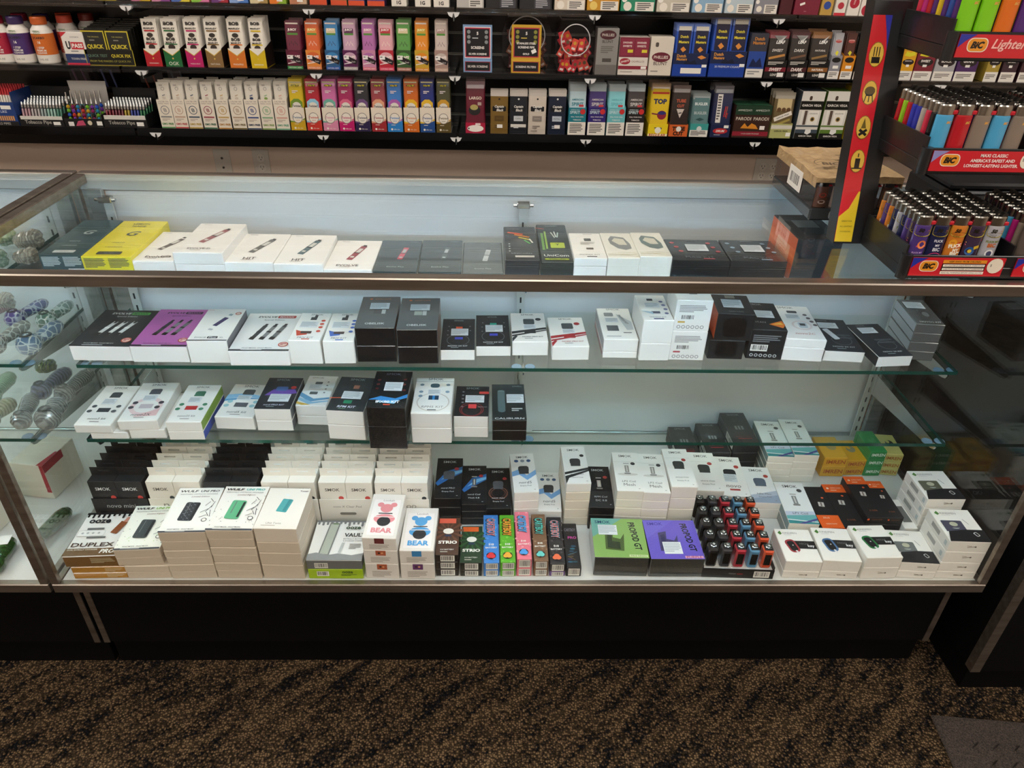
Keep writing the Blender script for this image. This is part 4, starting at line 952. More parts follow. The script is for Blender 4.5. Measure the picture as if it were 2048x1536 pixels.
def strio(base, band, hdr):
    rays = []
    for i in range(12):
        a = i*30*math.pi/180; rays.append(('p', [(.5, .62), (.5+.7*math.cos(a), .62+.34*math.sin(a)), (.5+.7*math.cos(a+.22), .62+.34*math.sin(a+.22))], band))
    return dict(top=[('r', 0, 0, 1, 1, base)]+rays+[('r', .06, .84, .82, .97, hdr), ('e', .5, .62, .24, .18, 'efe9df'), ('q', .5, .50, .30, .12, 0, '2b3a55'), ('t', 'STRIO', .5, .32, .84, 'f4f0e8', {'b': .04, 'h': .19}), ('t', '510 BATTERY', .5, .13, .6, 'f0ece4', {'b': .01}), ('ln', .2, .05, .8, .08, 1, 'd8d0c0')], front=[('bar', .22, .1, .84, .92)])
b_ = dict(front=[('bar', .22, .12, .84, .92)])
ST('D9', 'battery_box', 'brown sunburst battery box with a coral header', 'brown sunburst box', '201a16', strio('4a2f22', '6a4230', 'e0614a'), low=dict(word='dark barcoded box', art=b_), group=GD)
ST('D10', 'battery_box', 'green sunburst battery box with an orange header', 'green sunburst box', '1a1c16', strio('1f3a22', '2f5a30', 'e0622a'), low=dict(word='dark barcoded box', art=b_), group=GD)
def cartboy(base, word, edge, blob, spot):
    rr = random.Random(len(base)+int(base[:2], 16)); sp = [('c', rr.random(), rr.random(), .05+.04*rr.random(), spot) for _ in range(22)]
    return dict(top=sp+[('t', 'CARTBOY', .46, .72, 1.75, '14141a', {'a': -90, 'b': .10, 'h': .66}), ('t', 'CARTBOY', .50, .72, 1.70, edge, {'a': -90, 'b': .055, 'h': .60}), ('t', 'CARTBOY', .50, .72, 1.66, word, {'a': -90, 'b': .012, 'h': .54}), ('t', '510', .5, .355, .34, 'f0ece4', {'b': .04}), ('t', 'BATTERY', .5, .29, .76, 'f0ece4', {'b': .03}), ('e', .48, .13, .32, .30, '14141a'), ('c', .36, .12, .17, blob), ('c', .58, .12, .18, blob), ('c', .48, .15, .19, blob)], front=[('bar', .14, .08, .9, .92)])
for key, base, word, edge, blob, spot, nm in (('D11', '3f82cf', 'd8343a', '7fd0e8', 'd8343a', '5a9ae0', 'blue'), ('D12', '5fb02e', 'e8b83a', 'c83a2a', 'e8a83a', '7cc848', 'green'), ('D13', 'e8788a', '3f82cf', '7fc8e8', '4a9ae0', 'f09aa6', 'pink'), ('D14', '7a5a42', '5fc0b0', '2a6a6a', '6ac8c0', '96745a', 'brown'), ('D15', '2c2a2c', 'e0563a', '58c0d8', 'e8704a', '4a4446', 'black')):
    ST(key, 'battery_box', 'slim %s battery box with tall vertical lettering' % nm, 'slim %s box' % nm, base, cartboy(base, word, edge, blob, spot), low=dict(word='slim barcoded box', art=dict(front=[('bar', .14, .1, .9, .92)]), col=base if key != 'D15' else '6a4a8a'), group=GD)
ST('D16', 'battery_box', 'slim black battery box with dark teal swirls', '', '18191c', dict(top=[('t', 'CARTBOY', .5, .84, .8, '77707a', {'b': .03, 'h': .3}), ('t', 'PRO', .6, .66, .6, 'c84a9a', {'b': .03})]+[('e', .3+.4*((i*7) % 5)/5, .12+.4*((i*3) % 7)/7, .18, .08, c) for i, c in enumerate(('2a5a70', '4a3a2a', '27506a', '5a4a30', '2f6a80', '3a2a50', '2a4a60', '244a5c'))]+[('q', .5, .3, .7, .03, 25, '3f86a0'), ('q', .4, .2, .6, .03, -30, '8a6a3a')], front=[('bar', .14, .1, .9, .9)]), group=GD)
for key, base, b2, nm, lab, ink in (('P1', '86ab5e', '6ea69a', 'PALE GREEN', 'square green kit box with white warning sticker', '2a4a6a'), ('P2', '6a5ac0', '6f63c8', 'PURPLE', 'square purple kit box with white warning sticker', '4a3f98')):
    a = [('r', 0, 0, 1, 1, base), ('p', [(0, 1), (0, .5), (.6, 1)], b2), ('t', 'SMOK', .22, .90, .30, ink, {'b': .01}), ('t', 'PROPOD GT', .80, .55, .74, '22242c', {'a': -84, 'b': .03, 's': .1, 'h': .13}), ('r', .64, .02, .98, .075, 'c8d8a0' if key == 'P1' else 'd8a0b8'), ('t', nm, .81, .047, .28, '4a5a30' if key == 'P1' else 'a03a60'), ('p', [(.22, .20), (.24, .66), (.40, .70), (.38, .50), (.52, .46), (.60, .60), (.56, .16)], '4a5a30' if key == 'P1' else '45406a'), ('p', [(.26, .24), (.28, .6), (.36, .62), (.36, .4), (.5, .38), (.5, .2)], '2f3a26' if key == 'P1' else '35325a')]
    ST(key, 'pod_kit_box', lab, '', '3b3e3c', dict(top=a), stick=[('top', .12, .56, .48, .82) if key == 'P1' else ('top', .28, .12, .62, .42)], coat=.9, r=.25, group=GD)
# tray of 25 box vapes
x, y, rz, w_, d_, zs = LAY['TR']
t = empty('display_tray', (x, y, zs[1]), rz); h = zs[0]-zs[1]; K = mat('1a1b1c', .4)
MB().box(-w_/2, 0, 0, w_/2, d_, .003, K).box(-w_/2, 0, .003, w_/2, .002, h, K).box(-w_/2, .002, .003, -w_/2+.002, d_-.002, h+.006, K).box(w_/2-.002, .002, .003, w_/2, d_-.002, h+.006, K).box(-w_/2, d_-.002, .003, w_/2, d_, h+.016, K).build('tray_shell', t)
MB().box(-w_/2+.0022, .0022, .0032, w_/2-.0022, d_-.0022, h-.004, mat('dcdad6', .5)).build('white_insert', t)
mb = MB(); F = Face(mb, (-w_/2, 0, 0), (w_, 0, 0), (0, 0, h)); F.draw([('t', 'YOCAN', .42, .5, .10, '8a8c8e', {'b': .03}), ('t', 'KODO', .53, .5, .08, 'c83a3a', {'b': .03}), ('bar', .72, .14, .94, .86)]); mb.build('printed_artwork', t)
tag(t, 'black cardboard tray with white insert holding rows of box vapes', 'tray')
def box_vape(nm, hexc):
    v = empty('box_vape'); m = mat(hexc, .3, .2, .6); w2, dd, hh = .0098, .0215, .046
    MB().box(-w2, 0, 0, w2, dd, hh, m, .003).build('body', v)
    MB().box(-.0062, -.0006, .010, .0062, .0004, .037, mat('0c0d0f', .1, 0., .8), .0003).build('screen_window', v)
    MB().box(-w2+.0018, .002, hh, w2-.0018, dd-.002, hh+.0014, mat('2a2b2d', .3, .5), .0006).build('top_plate', v)
    MB().lathe([(.0064, 0), (.0064, .002), (.0050, .0026), (.0050, .0042), (.0026, .0042), (.0026, .0020)], CHROME, 14, Matrix.Translation((0, dd/2, hh+.0014))).build('connector_ring', v)
    return v
M_ = Matrix.Translation((x, y, zs[1]+h-.0038)) @ Matrix.Rotation(rz, 4, 'Z')
for ci, (nm, hx) in enumerate((('black', '1b1c1e'), ('gunmetal', '34343a'), ('red', 'b3283a'), ('steel blue', '5b93b8'), ('orange', 'd8502a'))):
    proto = None
    for ri in range(5):
        p = M_ @ Vector((-.0520+ci*.0262, .008+ri*.0338, 0))
        if proto is None: proto = box_vape(nm, hx); proto.location = p; proto.rotation_euler = (0, 0, rz)
        else: o = dup(proto, p, rz)
        tag(proto if ri == 0 else o, '%s box vape with chrome top ring standing in the black tray' % nm, 'vape', 'box vapes in the tray')
# kind-pen style boxes
def logo(ink='4f7f3a'):
    return [('p', [(.06, .86), (.14, .93), (.18, .84), (.12, .80)], ink), ('t', 'KINDPEN', .40, .86, .40, '8a8a88'), ('ln', .22, .79, .60, .805, 1, 'b0b0ae')]
def hk(c): return dict(top=logo()+[('r', .34, .38, 1, .62, '1d1e1e'), ('rr', .34, .46, .30, .50, .12, 14, c), ('rr', .34, .46, .20, .38, .07, 14, '1a1a1c'), ('c', .36, .48, .02, 'ddd'), ('q', .42, .28, .05, .12, 30, 'e0e0e0'), ('t', 'HIGH', .68, .53, .24, '7a7c7a'), ('t', 'key', .86, .46, .18, 'f0f0f0', {'b': .02})])
lk = dict(front=[('q', .56, .5, .20, .02, 6, '8a8074'), ('c', .66, .52, .025, '6a6258'), ('q', .50, .6, .12, .015, -6, 'a89c8e')])
for key, c, nm in (('H1', 'a03a40', 'red'), ('H2', '4a6f9c', 'blue'), ('H3', '2f7a44', 'green')):
    ST(key, 'key_vape_box', 'white box with a %s key-shaped device' % nm, '%s key box' % nm, 'f0ede6', hk(c), low=dict(word='low white box', art=lk), group=GD)
def kp(w): return dict(top=logo()+[('q', .34, .46, .52, .38, 0, w), ('e', .36, .46, .12, .10, 'a8b0a8'), ('p', [(.0, 0), (.12, .30), (.55, .36), (1, .36), (1, 0)], '1c1d20'), ('q', .34, .52, .48, .26, 0, w), ('e', .36, .52, .10, .08, 'b8b8a0'), ('q', .70, .60, .012, .2, 24, '555'), ('rr', .76, .22, .10, .14, .03, 24, 'd8d8d4'), ('rr', .76, .22, .07, .11, .02, 24, '1c1d20')], front=lk['front'], left=[('q', .45, .5, .34, .11, 0, 'a5a5a0'), ('rr', .88, .5, .09, .12, .01, 0, 'c2cccc')])
ST('H4', 'cartridge_box', 'white and black box with grey window, beside the key-device boxes', 'grey window box', 'f0ede6', kp('6a6f6e'), low=dict(word='low white box', art=lk), group=GD)
ST('H5', 'cartridge_box', 'white and black box with violet window on the corner stack', 'violet window box', 'f0ede6', kp('4a4a5c'), low=dict(word='white side-printed box', art=dict(front=lk['front'], left=kp('777')['left'])), group=GD)
ST('K6', 'cartridge_box', 'white and black box with olive window on the tall stack', 'olive window box', 'f0ede6', kp('5f6050'), low=dict(word='white side-printed box', art=dict(front=lk['front'], left=kp('777')['left'])), group=GD)
ST('K7', 'cartridge_box', 'narrow white box with dark window beside the tall windowed stack', 'narrow windowed box', 'f0ede6', dict(top=[('r', .2, .2, .9, .75, '6a6a66')]), low=dict(word='narrow white box'), group=GD)
# second row: pod and coil packs
def podpack(base, ink, title, sub, body, sw=None, dot=None, dotc='b8323a', devc='3a3c3e', coil=False):
    a = [('r', 0, 0, 1, 1, base)]
    if sw: a += sw
    a += [('t', 'SMOK', .5, .90, .52, ink, {'b': .01})]
    if dot: a += [('c', dot[0], dot[1], .09, dotc)]
    if coil: a += [('q', .5, .56, .16, .42, 0, devc), ('q', .5, .70, .22, .06, 0, 'b8b4ae'), ('q', .5, .44, .24, .08, 0, '8a8680'), ('q', .5, .56, .05, .34, 0, 'd8d4cc')]
    else: a += [('rr', .5, .58, .44, .40, .12, 0, devc), ('q', .5, .49, .40, .16, 0, devc)]
    a += [('t', title, .5, .24, .52, ink, {'s': .12}), ('t', sub, .5, .155, .44, ink), ('ln', .82, .05, .94, .065, 1, ink)]
    return dict(top=a)
blues = [('p', [(0, .36), (.4, .66), (1, .78), (1, .62), (.5, .46), (.1, .30)], '2f6fb8'), ('p', [(.2, .44), (.6, .64), (1, .70), (1, .64)], '7ac0f0')]
brown = [('o', .5, .36, .40, .37, '8a5a48'), ('o', .5, .34, .34, .32, '7a4a3a'), ('o', .5, .36, .28, .265, '6a4034')]
for key, sw, coil, t1, t2, lab in (('D17', blues, False, 'nord PRO', 'Empty Pod', 'black pod box with blue streak and dark pod'), ('D18', blues, True, 'nord Coil', 'Mesh 0.8', 'black coil box with blue streak and steel coil'), ('D19', brown, False, 'novo mini', 'Empty Pod', 'black pod box with copper ripple rings')):
    ST(key, 'pod_box', lab, {'D17': 'blue streak pod box', 'D18': 'blue streak coil box', 'D19': 'copper ripple box'}[key], '151618', podpack('17181b', 'd8dcdf', t1, t2, '', sw, (.78, .72), 'b8323a', '5a5e66', coil), low=dict(word='black pod box'), group=GD)
wave = [('p', [(0, .52), (.3, .58), (.6, .42), (1, .56), (1, .44), (.6, .30), (.3, .44), (0, .40)], '7aa8d8')]
wd = [('c', .24, .80, .09, '3a5a8a'), ('c', .5, .80, .09, '8a94a0'), ('c', .76, .80, .09, '3a5a8a')]
for key, lab, sh in (('D20', 'white pod box with blue wave on a tall stack', 'taller blue wave box'), ('D21', 'white pod box with blue wave, low beside the taller stack', 'lower blue wave box')):
    ST(key, 'pod_box', lab, sh, Wt, podpack('eeece8', '444', 'nord5', 'Empty Pod', '', wave+wd), low=dict(word='plain white pod box'), group=GD)
zig = [('p', [(0, .30), (1, .42), (1, .36), (0, .24)], '26282a'), ('p', [(0, .20), (1, .36), (1, .32), (0, .12)], '26282a'), ('p', [(0, 0), (.14, .14), (0, .18)], '26282a')]
ST('D22', 'pod_box', 'white pod box with black zigzag stripes on the tallest stack', 'black zigzag pod box', Wt, podpack('eeece8', '444', 'NORD PRO', 'EMPTY POD', '', zig, (.82, .74), '2a2a2a'), low=dict(word='cream pod box', col='e6dcca'), group=GD)
ST('D23', 'pod_box', 'black coil box with hatched lower half', 'hatched coil box', '151618', podpack('17181b', 'd8dcdf', 'RPM Coil', 'DC 0.8', '', [('r', 0, 0, 1, .38, '2a2c2e')]+[('q', .1+.1*i, .2, .6, .015, 35, '17181b') for i in range(10)], (.78, .72), 'b84a42', 'c8b8b0', True), low=dict(word='black coil box'), group=GD)
for key, lab, dv, coil, dc, t1 in (('D24', 'white coil box with a steel coil, next to the black hatched box', '9a968e', True, '3a3c3e', 'LP2 Coil'), ('D25', 'white coil box with a steel coil, next to the pod cap boxes', '9a968e', True, '3a3c3e', 'LP2 Coil'), ('D26', 'white box with a black pod cap, taller of the pair', '3a3e3c', False, 'b0403a', 'SPACE POD'), ('D27', 'white box with a black pod cap, behind the vape tray', '3a3e3c', False, 'b0403a', 'SPACE POD')):
    a = podpack('f0ede6', '6a6660', t1, 'Empty Pod' if not coil else 'Mesh', '', [('r', 0, .745, 1, .75, 'c9c4ba')]+([('e', .5, .42, .4, .08, 'd8d2c8')] if coil else []), (.76, .70), dc, dv, coil)
    ST(key, 'pod_box' if not coil else 'coil_box', lab, {'D24': 'first steel coil box', 'D25': 'second steel coil box', 'D26': 'taller pod cap box', 'D27': 'lower pod cap box'}[key], 'e9e2d6', a, low=dict(word='cream box'), group=GD)
ST('D28', 'pod_box', 'white pod box with red side, red title and sticker', 'red-sided pod box', 'e9e2d6', podpack('f2efe9', '6a6660', 'novo', '', '', [('r', .34, .14, .70, .18, 'b0403a')], (.80, .74), 'b0403a', '2c2e30'), cols=dict(left='8a2428'), stick=[('top', .24, .34, .70, .54)], low=dict(word='thin cream box', cols={}), group=GD)
ST('D29', 'pod_box', 'white and silver pod box with a grey tank, leaning by the tray', 'silver pod box', 'e9e4dc', podpack('eeedea', '6a6660', 'Nfix Mini', 'Empty Pod', '', [('p', [(0, 0), (0, .2), (1, .34), (1, 0)], 'b8c0cc'), ('p', [(0, 0), (0, .10), (1, .22), (1, 0)], '9aa6b8')], (.80, .74), 'b0403a', '5a6474'), low=dict(word='cream box'), group=GD)
teal = [('p', [(0, .18), (0, .28), (1, .30), (1, .20)], 'c8d0e0'), ('p', [(0, .10), (0, .18), (1, .22), (1, .06)], '6ab0b0'), ('p', [(0, 0), (0, .08), (1, .04), (1, 0)], '3a8a8e'), ('p', [(.3, .0), (1, .14), (1, .10), (.5, 0)], '4a4a8a')]
for key, lab, sh, wd_ in (('D30', 'white coil box with teal stripes beside the orange-ended boxes', 'near teal-striped box', 'white teal-edged box'), ('L1', 'white coil box with teal stripes next to the black stack', 'teal-striped box by black stack', 'white coil box'), ('L2', 'white coil box with teal stripes next to the yellow packs', 'teal-striped box by yellow packs', 'white coil box')):
    a = podpack('eef0ee', '4a4e50', 'LP1 Coil', '', '', teal, (.78, .80), '3a3c3e', '8a8c8c', True)
    ST(key, 'coil_box', lab, sh, 'ebe6da', a, cols=dict(left='8aa0a0'), low=dict(word=wd_, cols=dict(left='8a948e')), group=GD)
def gk(top): return dict(top=[('r', 0, 0, 1, 1, '1b1b1d'), ('q', .5, .56, .26, .30, -8, 'c9c2bc'), ('q', .5, .56, .06, .26, -8, '6a5a52'), ('c', .70, .72, .06, 'd85a2e'), ('t', 'Z COIL', .5, .16, .4, 'b86a3a')]+([('r', 0, .80, 1, 1, 'e8601e'), ('c', .2, .9, .06, 'f4e0d0'), ('t', 'GEEKVAPE', .58, .91, .5, 'f4d8c4'), ('ln', .3, .83, .8, .86, 1, 'f4c8a8')] if top else [('r', 0, 0, 1, .30, 'e8601e'), ('t', 'ZEUS', .4, .24, .3, 'f4d8c4'), ('t', 'GEEKVAPE', .5, .1, .5, 'f4d8c4')]), front=[('c', .1, .7, .06, 'd85a2e'), ('t', 'GEEKVAPE', .5, .7, .5, '8a5a3a')] if top else [('r', 0, 0, 1, 1, 'e8601e')])
for key, tp, lab in (('D31', False, 'black coil box with an orange lower end'), ('D32', True, 'black coil box with an orange upper end, lowest of three'), ('D33', True, 'black coil box with an orange upper end, tallest of three'), ('D34', True, 'narrow black coil box with an orange upper end')):
    ST(key, 'coil_box', lab, {'D31': 'orange-footed coil box', 'D32': 'lower orange-headed coil box', 'D33': 'tall orange-headed coil box', 'D34': 'narrow orange-headed coil box'}[key], '18181a', gk(tp), low=dict(word='black coil box'), group=GD)
nv = dict(top=[('t', 'SMOK', .5, .92, .5, '9a9ea0'), ('t', '.:: ..', .5, .74, .5, '5a5e60'), ('q', .5, .5, .34, .24, 0, '8a8e90'), ('q', .44, .5, .05, .22, 0, '1e2022'), ('q', .56, .5, .05, .22, 0, '1e2022'), ('t', 'NOVO 2 X POD', .5, .22, .6, 'a04040'), ('r', .25, .15, .8, .17, 'a03038')], left=[('bar', .55, .15, .95, .85)])
for key, lab, sh in (('C1', 'black pod box on the shortest of three dark stacks', 'shortest dark stack box'), ('C2', 'black pod box on the middle of three dark stacks', 'middle dark stack box'), ('C3', 'black pod box on the tallest of three dark stacks', 'tallest dark stack box')):
    ST(key, 'pod_box', lab, sh, '232527', nv, low=dict(word='black pod box', art=dict(left=nv['left'])), group=GD)
def imren(c, ink, dev): return dict(top=[('e', .55, .55, .22, .28, dev), ('e', .48, .62, .1, .14, c)], front=[('t', 'IMREN', .52, .5, .80, ink, {'b': .02})])
for key, c, ink, dev, nm, lc in (('I1', 'd9a32a', 'b0581e', 'a8945c', 'amber', None), ('I2', 'd8a01e', 'b0581e', '8a8468', 'golden', None), ('I3', '2c8a4a', 'dfeee0', '4a9a5e', 'green', None), ('I4', 'c9c070', 'a8641e', '2c2e22', 'pale yellow', None)):
    ST(key, 'battery_pack', '%s battery box at the back of the deck' % nm, '%s battery box' % nm, c, imren(c, ink, dev), low=dict(word='%s battery box' % nm, art=dict(front=[('t', 'IMREN', .52, .5, .80, ink, {'b': .02})])), coat=.5, group=GD)
# ---- hang-tab pod packs standing in six display trays
def hang_box(col, logo_c, dot):
    b = MB().box(-.0257, 0, 0, .0257, .0215, .132, mat(col, .45), .0006).build('pod_pack')
    m = mat(col, .5); mb = MB()
    tz, th, s = .132, .019, .0111
    # tab with a slot cut through it
    y0, y1 = .0206, .0214
    for (xa, za, xb, zb_) in ((-.0255, tz-.001, .0255, tz+.009), (-.0255, tz+.009, -s, tz+.0125), (s, tz+.009, .0255, tz+.0125), (-.0255, tz+.0125, .0255, tz+th)):
        mb.box(xa, y0, za, xb, y1, zb_, m)
    mb.build('hang_tab', b)
    mb = MB(); F = Face(mb, (-.0257, 0, 0), (.0514, 0, 0), (0, 0, .132)); F.draw([('t', 'SMOK', .5, .86, .56, logo_c, {'b': .01})]+([('c', .80, .70, .10, 'c8403a')] if dot else [('c', .85, .70, .09, '33363a')])); mb.build('printed_artwork', b)
    return b
TRX = [(.036, '18191b', 'e0e2e2', 1, 'novo mini', 'Empty Pod', 'b8bcbe', 'black'), (.147, 'e6e0d4', '5a5650', 0, 'novo', 'Pod', '8a857c', 'cream'), (.258, '18191b', 'e0e2e2', 0, 'nord', 'Pod', 'b8bcbe', 'second black'), (.369, 'ebe6dc', '5a5650', 0, 'nord', 'Coil', '8a857c', 'blue-edged white'), (.480, 'ebe6dc', '5a5650', 1, 'novo X Clear Pod', '', '8a857c', 'red-dotted white'), (.590, 'ebe6dc', '5a5650', 0, 'RPM POD', '', '8a857c', 'end white')]
for ti, (xa, col, lc, dot, t1, t2, ink, nm) in enumerate(TRX):
    tw = .1085 if ti < 5 else .1065; hc = tw/4
    tr = empty('display_tray', (xa+tw/2, .138, DK)); m = mat(col, .5); yd = .117
    MB().box(-tw/2, 0, 0, tw/2, .0012, .092, m).box(-tw/2, .0012, 0, tw/2, yd, .0012, m).box(-tw/2, .0012, .0012, -tw/2+.0008, yd, .06, m).box(tw/2-.0008, .0012, .0012, tw/2, yd, .06, m).build('tray_shell', tr)
    mb = MB(); F = Face(mb, (-tw/2, 0, 0), (tw, 0, 0), (0, 0, .092)); F.draw([('t', t1, .5, .80, .52, ink, {'s': .1})]+([('t', t2, .55, .55, .34, ink)] if t2 else [('rr', .5, .6, .3, .06, .03, 0, ink)])); mb.build('printed_artwork', tr)
    tag(tr, {'black': 'black display tray of hang-tab packs at the case end', 'second black': 'black display tray of hang-tab packs between two white trays'}.get(nm, '%s display tray of hang-tab pod packs' % nm), 'tray')
    proto = None
    for ri in range(5):
        for cj in (-1, 1):
            p = (xa+tw/2+cj*.0260, .1402+ri*.0222, DK+.0015)
            if proto is None: proto = hang_box(col, lc, dot); proto.location = p; o = proto
            else: o = dup(proto, p)
            tag(o, '%s hang-tab pod pack standing in the %s tray' % ('black' if col[0] == '1' else 'white', nm), 'pod pack', 'hang-tab packs in the %s tray' % nm)
# ================================================================ stock on the slatwall shelves
YF = 1.936
ZB, ZC, ZA = SHB['middle']+.0006, SHB['low']+.0006, SHB['upper']+.0006
GB, GC, GA = 'packs on the middle wall shelf', 'packs on the lowest wall shelf', 'packs on the upper wall shelf'
CLEAR = FILM
def standing(key, z, name, label, col, front, depth=.05, cols=None, group=None, coat=.2, top=None, right=None, left=None, cat='pack', y=None):
    xc, w, h, l = WL[key]; w -= .002
    a = dict(front=front)
    if top: a['top'] = top
    if right: a['right'] = right
    if left: a['left'] = left
    return carton(name, label, cat, xc, y or YF, z, 0, w, depth, h, col, a, cols, None, None, None, group, .4, coat)
def pouch(name, w, h, col, prims, top_col=None, lean=.12, zip_=True, t=.007):
    """flat pouch: pillow body with a sealed, thinner header"""
    mb = MB(); m = mat(col, .28, 0., .4); tm = mat(top_col or col, .28, 0., .4)
    hz = [(0, .0015), (.12, t*.8), (.5, t), (.86, t*.6), (.93, .0012), (1, .0010)]
    sh = math.tan(lean)
    rows = []
    for f, tt in hz:
        zz = f*h; yo = zz*sh
        rows.append([(-w/2, yo+t/2, zz), (-w/2+.004, yo+t/2-tt/2, zz), (w/2-.004, yo+t/2-tt/2, zz), (w/2, yo+t/2, zz), (w/2-.004, yo+t/2+tt/2, zz), (-w/2+.004, yo+t/2+tt/2, zz)])
    for i in range(len(rows)-1):
        mb.raw(rows[i]+rows[i+1], [(k, (k+1) % 6, 6+(k+1) % 6, 6+k) for k in range(6)], tm if i >= 3 else m, False)
    mb.raw(rows[0], [(5, 4, 3, 2, 1, 0)], m); mb.raw(rows[-1], [(0, 1, 2, 3, 4, 5)], tm)
    o = mb.build(name)
    if prims:
        mb = MB(); F = Face(mb, (-w/2+.004, -.0006, 0), (w-.008, 0, 0), (0, h*sh, h), .3, .4); F.draw(prims); mb.build('printed_artwork', o)
    return o
def display(key, z, name, pname, tlabel, plabel, tray_col, tray_front, pcol, pprims, n=5, pitch=.016, hdr=None, group=None, pg=None, depth=None, tray_side=None, clear=False, pw=.004, topcol=None):
    """open-topped counter display with a low printed front, pouches standing in it"""
    xc, w, h, l = WL[key]; w -= .0025
    depth = depth or (n*pitch+.012)
    m = CLEAR if clear else mat(tray_side or tray_col, .4, 0., .2); fm = mat(tray_col, .4, 0., .2)
    t = empty(name, (xc, YF, z))
    mb = MB().box(-w/2, 0, 0, w/2, .001, l, fm).box(-w/2, .001, 0, w/2, depth, .001, fm).box(-w/2, depth-.001, .001, w/2, depth, l*1.25, m)
    for s in (-1, 1):
        x0 = -w/2 if s < 0 else w/2-.0008
        mb.prism([(.001, .001), (depth-.001, .001), (depth-.001, l*1.25), (.001, l)], x0, x0+.0008, m, Matrix(((0, 1, 0, 0), (1, 0, 0, 0), (0, 0, 1, 0), (0, 0, 0, 1))))
    mb.build('tray_shell', t)
    mb = MB(); F = Face(mb, (-w/2, 0, 0), (w, 0, 0), (0, 0, l), .4, .2); F.draw(tray_front); mb.build('printed_artwork', t)
    tag(t, tlabel, 'display tray', group)
    lean = min(.12, .022/h*1.0)
    p0 = pouch(pname, w-pw, h-.004, pcol, pprims, topcol, lean)
    p0.location = (xc, YF+.003, z+.0016); tag(p0, plabel+', frontmost in its tray', 'pouch', pg)
    if n > 1:
        p1 = pouch(pname, w-pw, h-.004, pcol, None, topcol, lean)
        for i in range(1, n):
            o = p1 if i == 1 else link_copy(p1)
            o.location = (xc+random.uniform(-.001, .001), YF+.003+i*pitch, z+.0016); o.rotation_euler = (random.uniform(-.02, .05), 0, random.uniform(-.012, .012)); o.scale = (1, 1, random.uniform(.985, 1.03))
            tag(o, plabel+', behind the front one', 'pouch', (pg or 'pouches')+', '+plabel)
    return t
MATW = 'ece7dd'
# ---- middle shelf: cleanse bottles
BOTW = mat('e9e4dc', .3, 0., .3)
def bottle(xc, y, c, cap, label, grp):
    b = empty('drink_bottle', (xc, y, ZB)); r = .037
    pf = [(r*.94, 0), (r, .004), (r, .030), (r, .074), (r, .100), (r*.92, .112), (r*.66, .124), (r*.62, .128)]
    MB().lathe(pf, BOTW, 22, None, 1, 1, [BOTW, BOTW, mat(c, .3, 0., .3), mat(c, .3, 0., .3), BOTW, BOTW, BOTW]).build('body', b)
    MB().lathe([(r*.70, .1282), (r*.72, .131), (r*.72, .149), (r*.66, .153)], mat(cap, .35), 22).build('cap', b)
    # wrapped label lettering
    mb = MB(); rr = r+.0004
    def wrapped(txt, zc, wd, col, bold=.02, off=0.):
        vs, ts, W_, H_ = glyphs(txt, bold); s = wd/W_
        mb.raw([(rr*math.sin((x*s+off)/rr), -rr*math.cos((x*s+off)/rr), zc+yy*s) for x, yy in vs], ts, mat(col, .4))
    wrapped('HERBAL', .108, .026, '5a7a4a'); wrapped('CLEAN', .100, .024, '5a7a4a')
    wrapped('QCARBO', .086, .044, '2a2a2e', .03); wrapped('16', .072, .010, 'f0ece4', .03)
    wrapped('1 STEP', .054, .026, 'f2efe8', .02); wrapped('PREMIUM', .045, .034, 'f2efe8'); wrapped('CLEANSE', .037, .034, 'f2efe8')
    wrapped('16 FL OZ', .015, .03, '8a8580')
    mb.build('label_lettering', b)
    tag(b, label, 'bottle', grp)
for i, (c, cap, nm) in enumerate((('b02440', '8a1a30', 'crimson'), ('4a3270', '3a2858', 'purple'), ('d8702a', 'c8602a', 'orange'), ('c8503a', 'b8452f', 'vermilion'))):
    bottle(WL['ucarbo%d' % i][0], YF+.04+(.062 if i == 3 else 0), c, cap, 'white cleanse drink bottle with %s label band and cap' % nm, 'drink bottles')
for i, (dx, yy, c, cap) in enumerate(((-.940, .13, '8a2a50', '7a1a30'), (-.862, .13, '4a3270', '2a2048'), (-.805, .18, 'd8702a', 'c8502a'), (-.722, .18, 'c8503a', '7a2a22'))):
    bottle(dx, YF+yy, c, cap, 'cleanse drink bottle with %s cap in the row behind the front bottles' % ('dark wine', 'dark violet', 'burnt orange', 'brick red')[i], 'rear drink bottles')
o = standing('upass', ZB, 'kit_box', 'white, red and navy kit box leaning by the black and yellow display', 'ece7e0', [('r', 0, 0, 1, .34, '2a3a66'), ('r', 0, 0, 1, .06, 'c8304a'), ('t', 'U', .24, .60, .20, '22242a', {'b': .05, 'h': .34}), ('r', .36, .48, .92, .70, 'c8303a'), ('t', 'PASS', .64, .59, .48, 'f4f0ea', {'b': .04}), ('p', [(0, 1), (0, .84), (.3, 1)], 'c8303a'), ('t', 'SYNTHETIC', .6, .85, .4, '6a6a70'), ('ln', .3, .38, .9, .44, 1, '888'), ('t', 'TOXIN FREE', .55, .19, .66, 'e8e4de')], .06, group=GB)
xc, w_, h_, _ = WL['quickfix']
KQ = mat('15140f', .4, 0., .2); q = empty('display_tray', (xc, YF, ZB)); hq = h_*.45
MB().box(-w_/2, 0, 0, w_/2, .0012, hq, KQ).box(-w_/2, .0012, 0, w_/2, .2, .001, KQ).box(-w_/2, .0012, .001, -w_/2+.001, .2, hq, KQ).box(w_/2-.001, .0012, .001, w_/2, .2, hq*1.2, KQ).build('tray_shell', q)
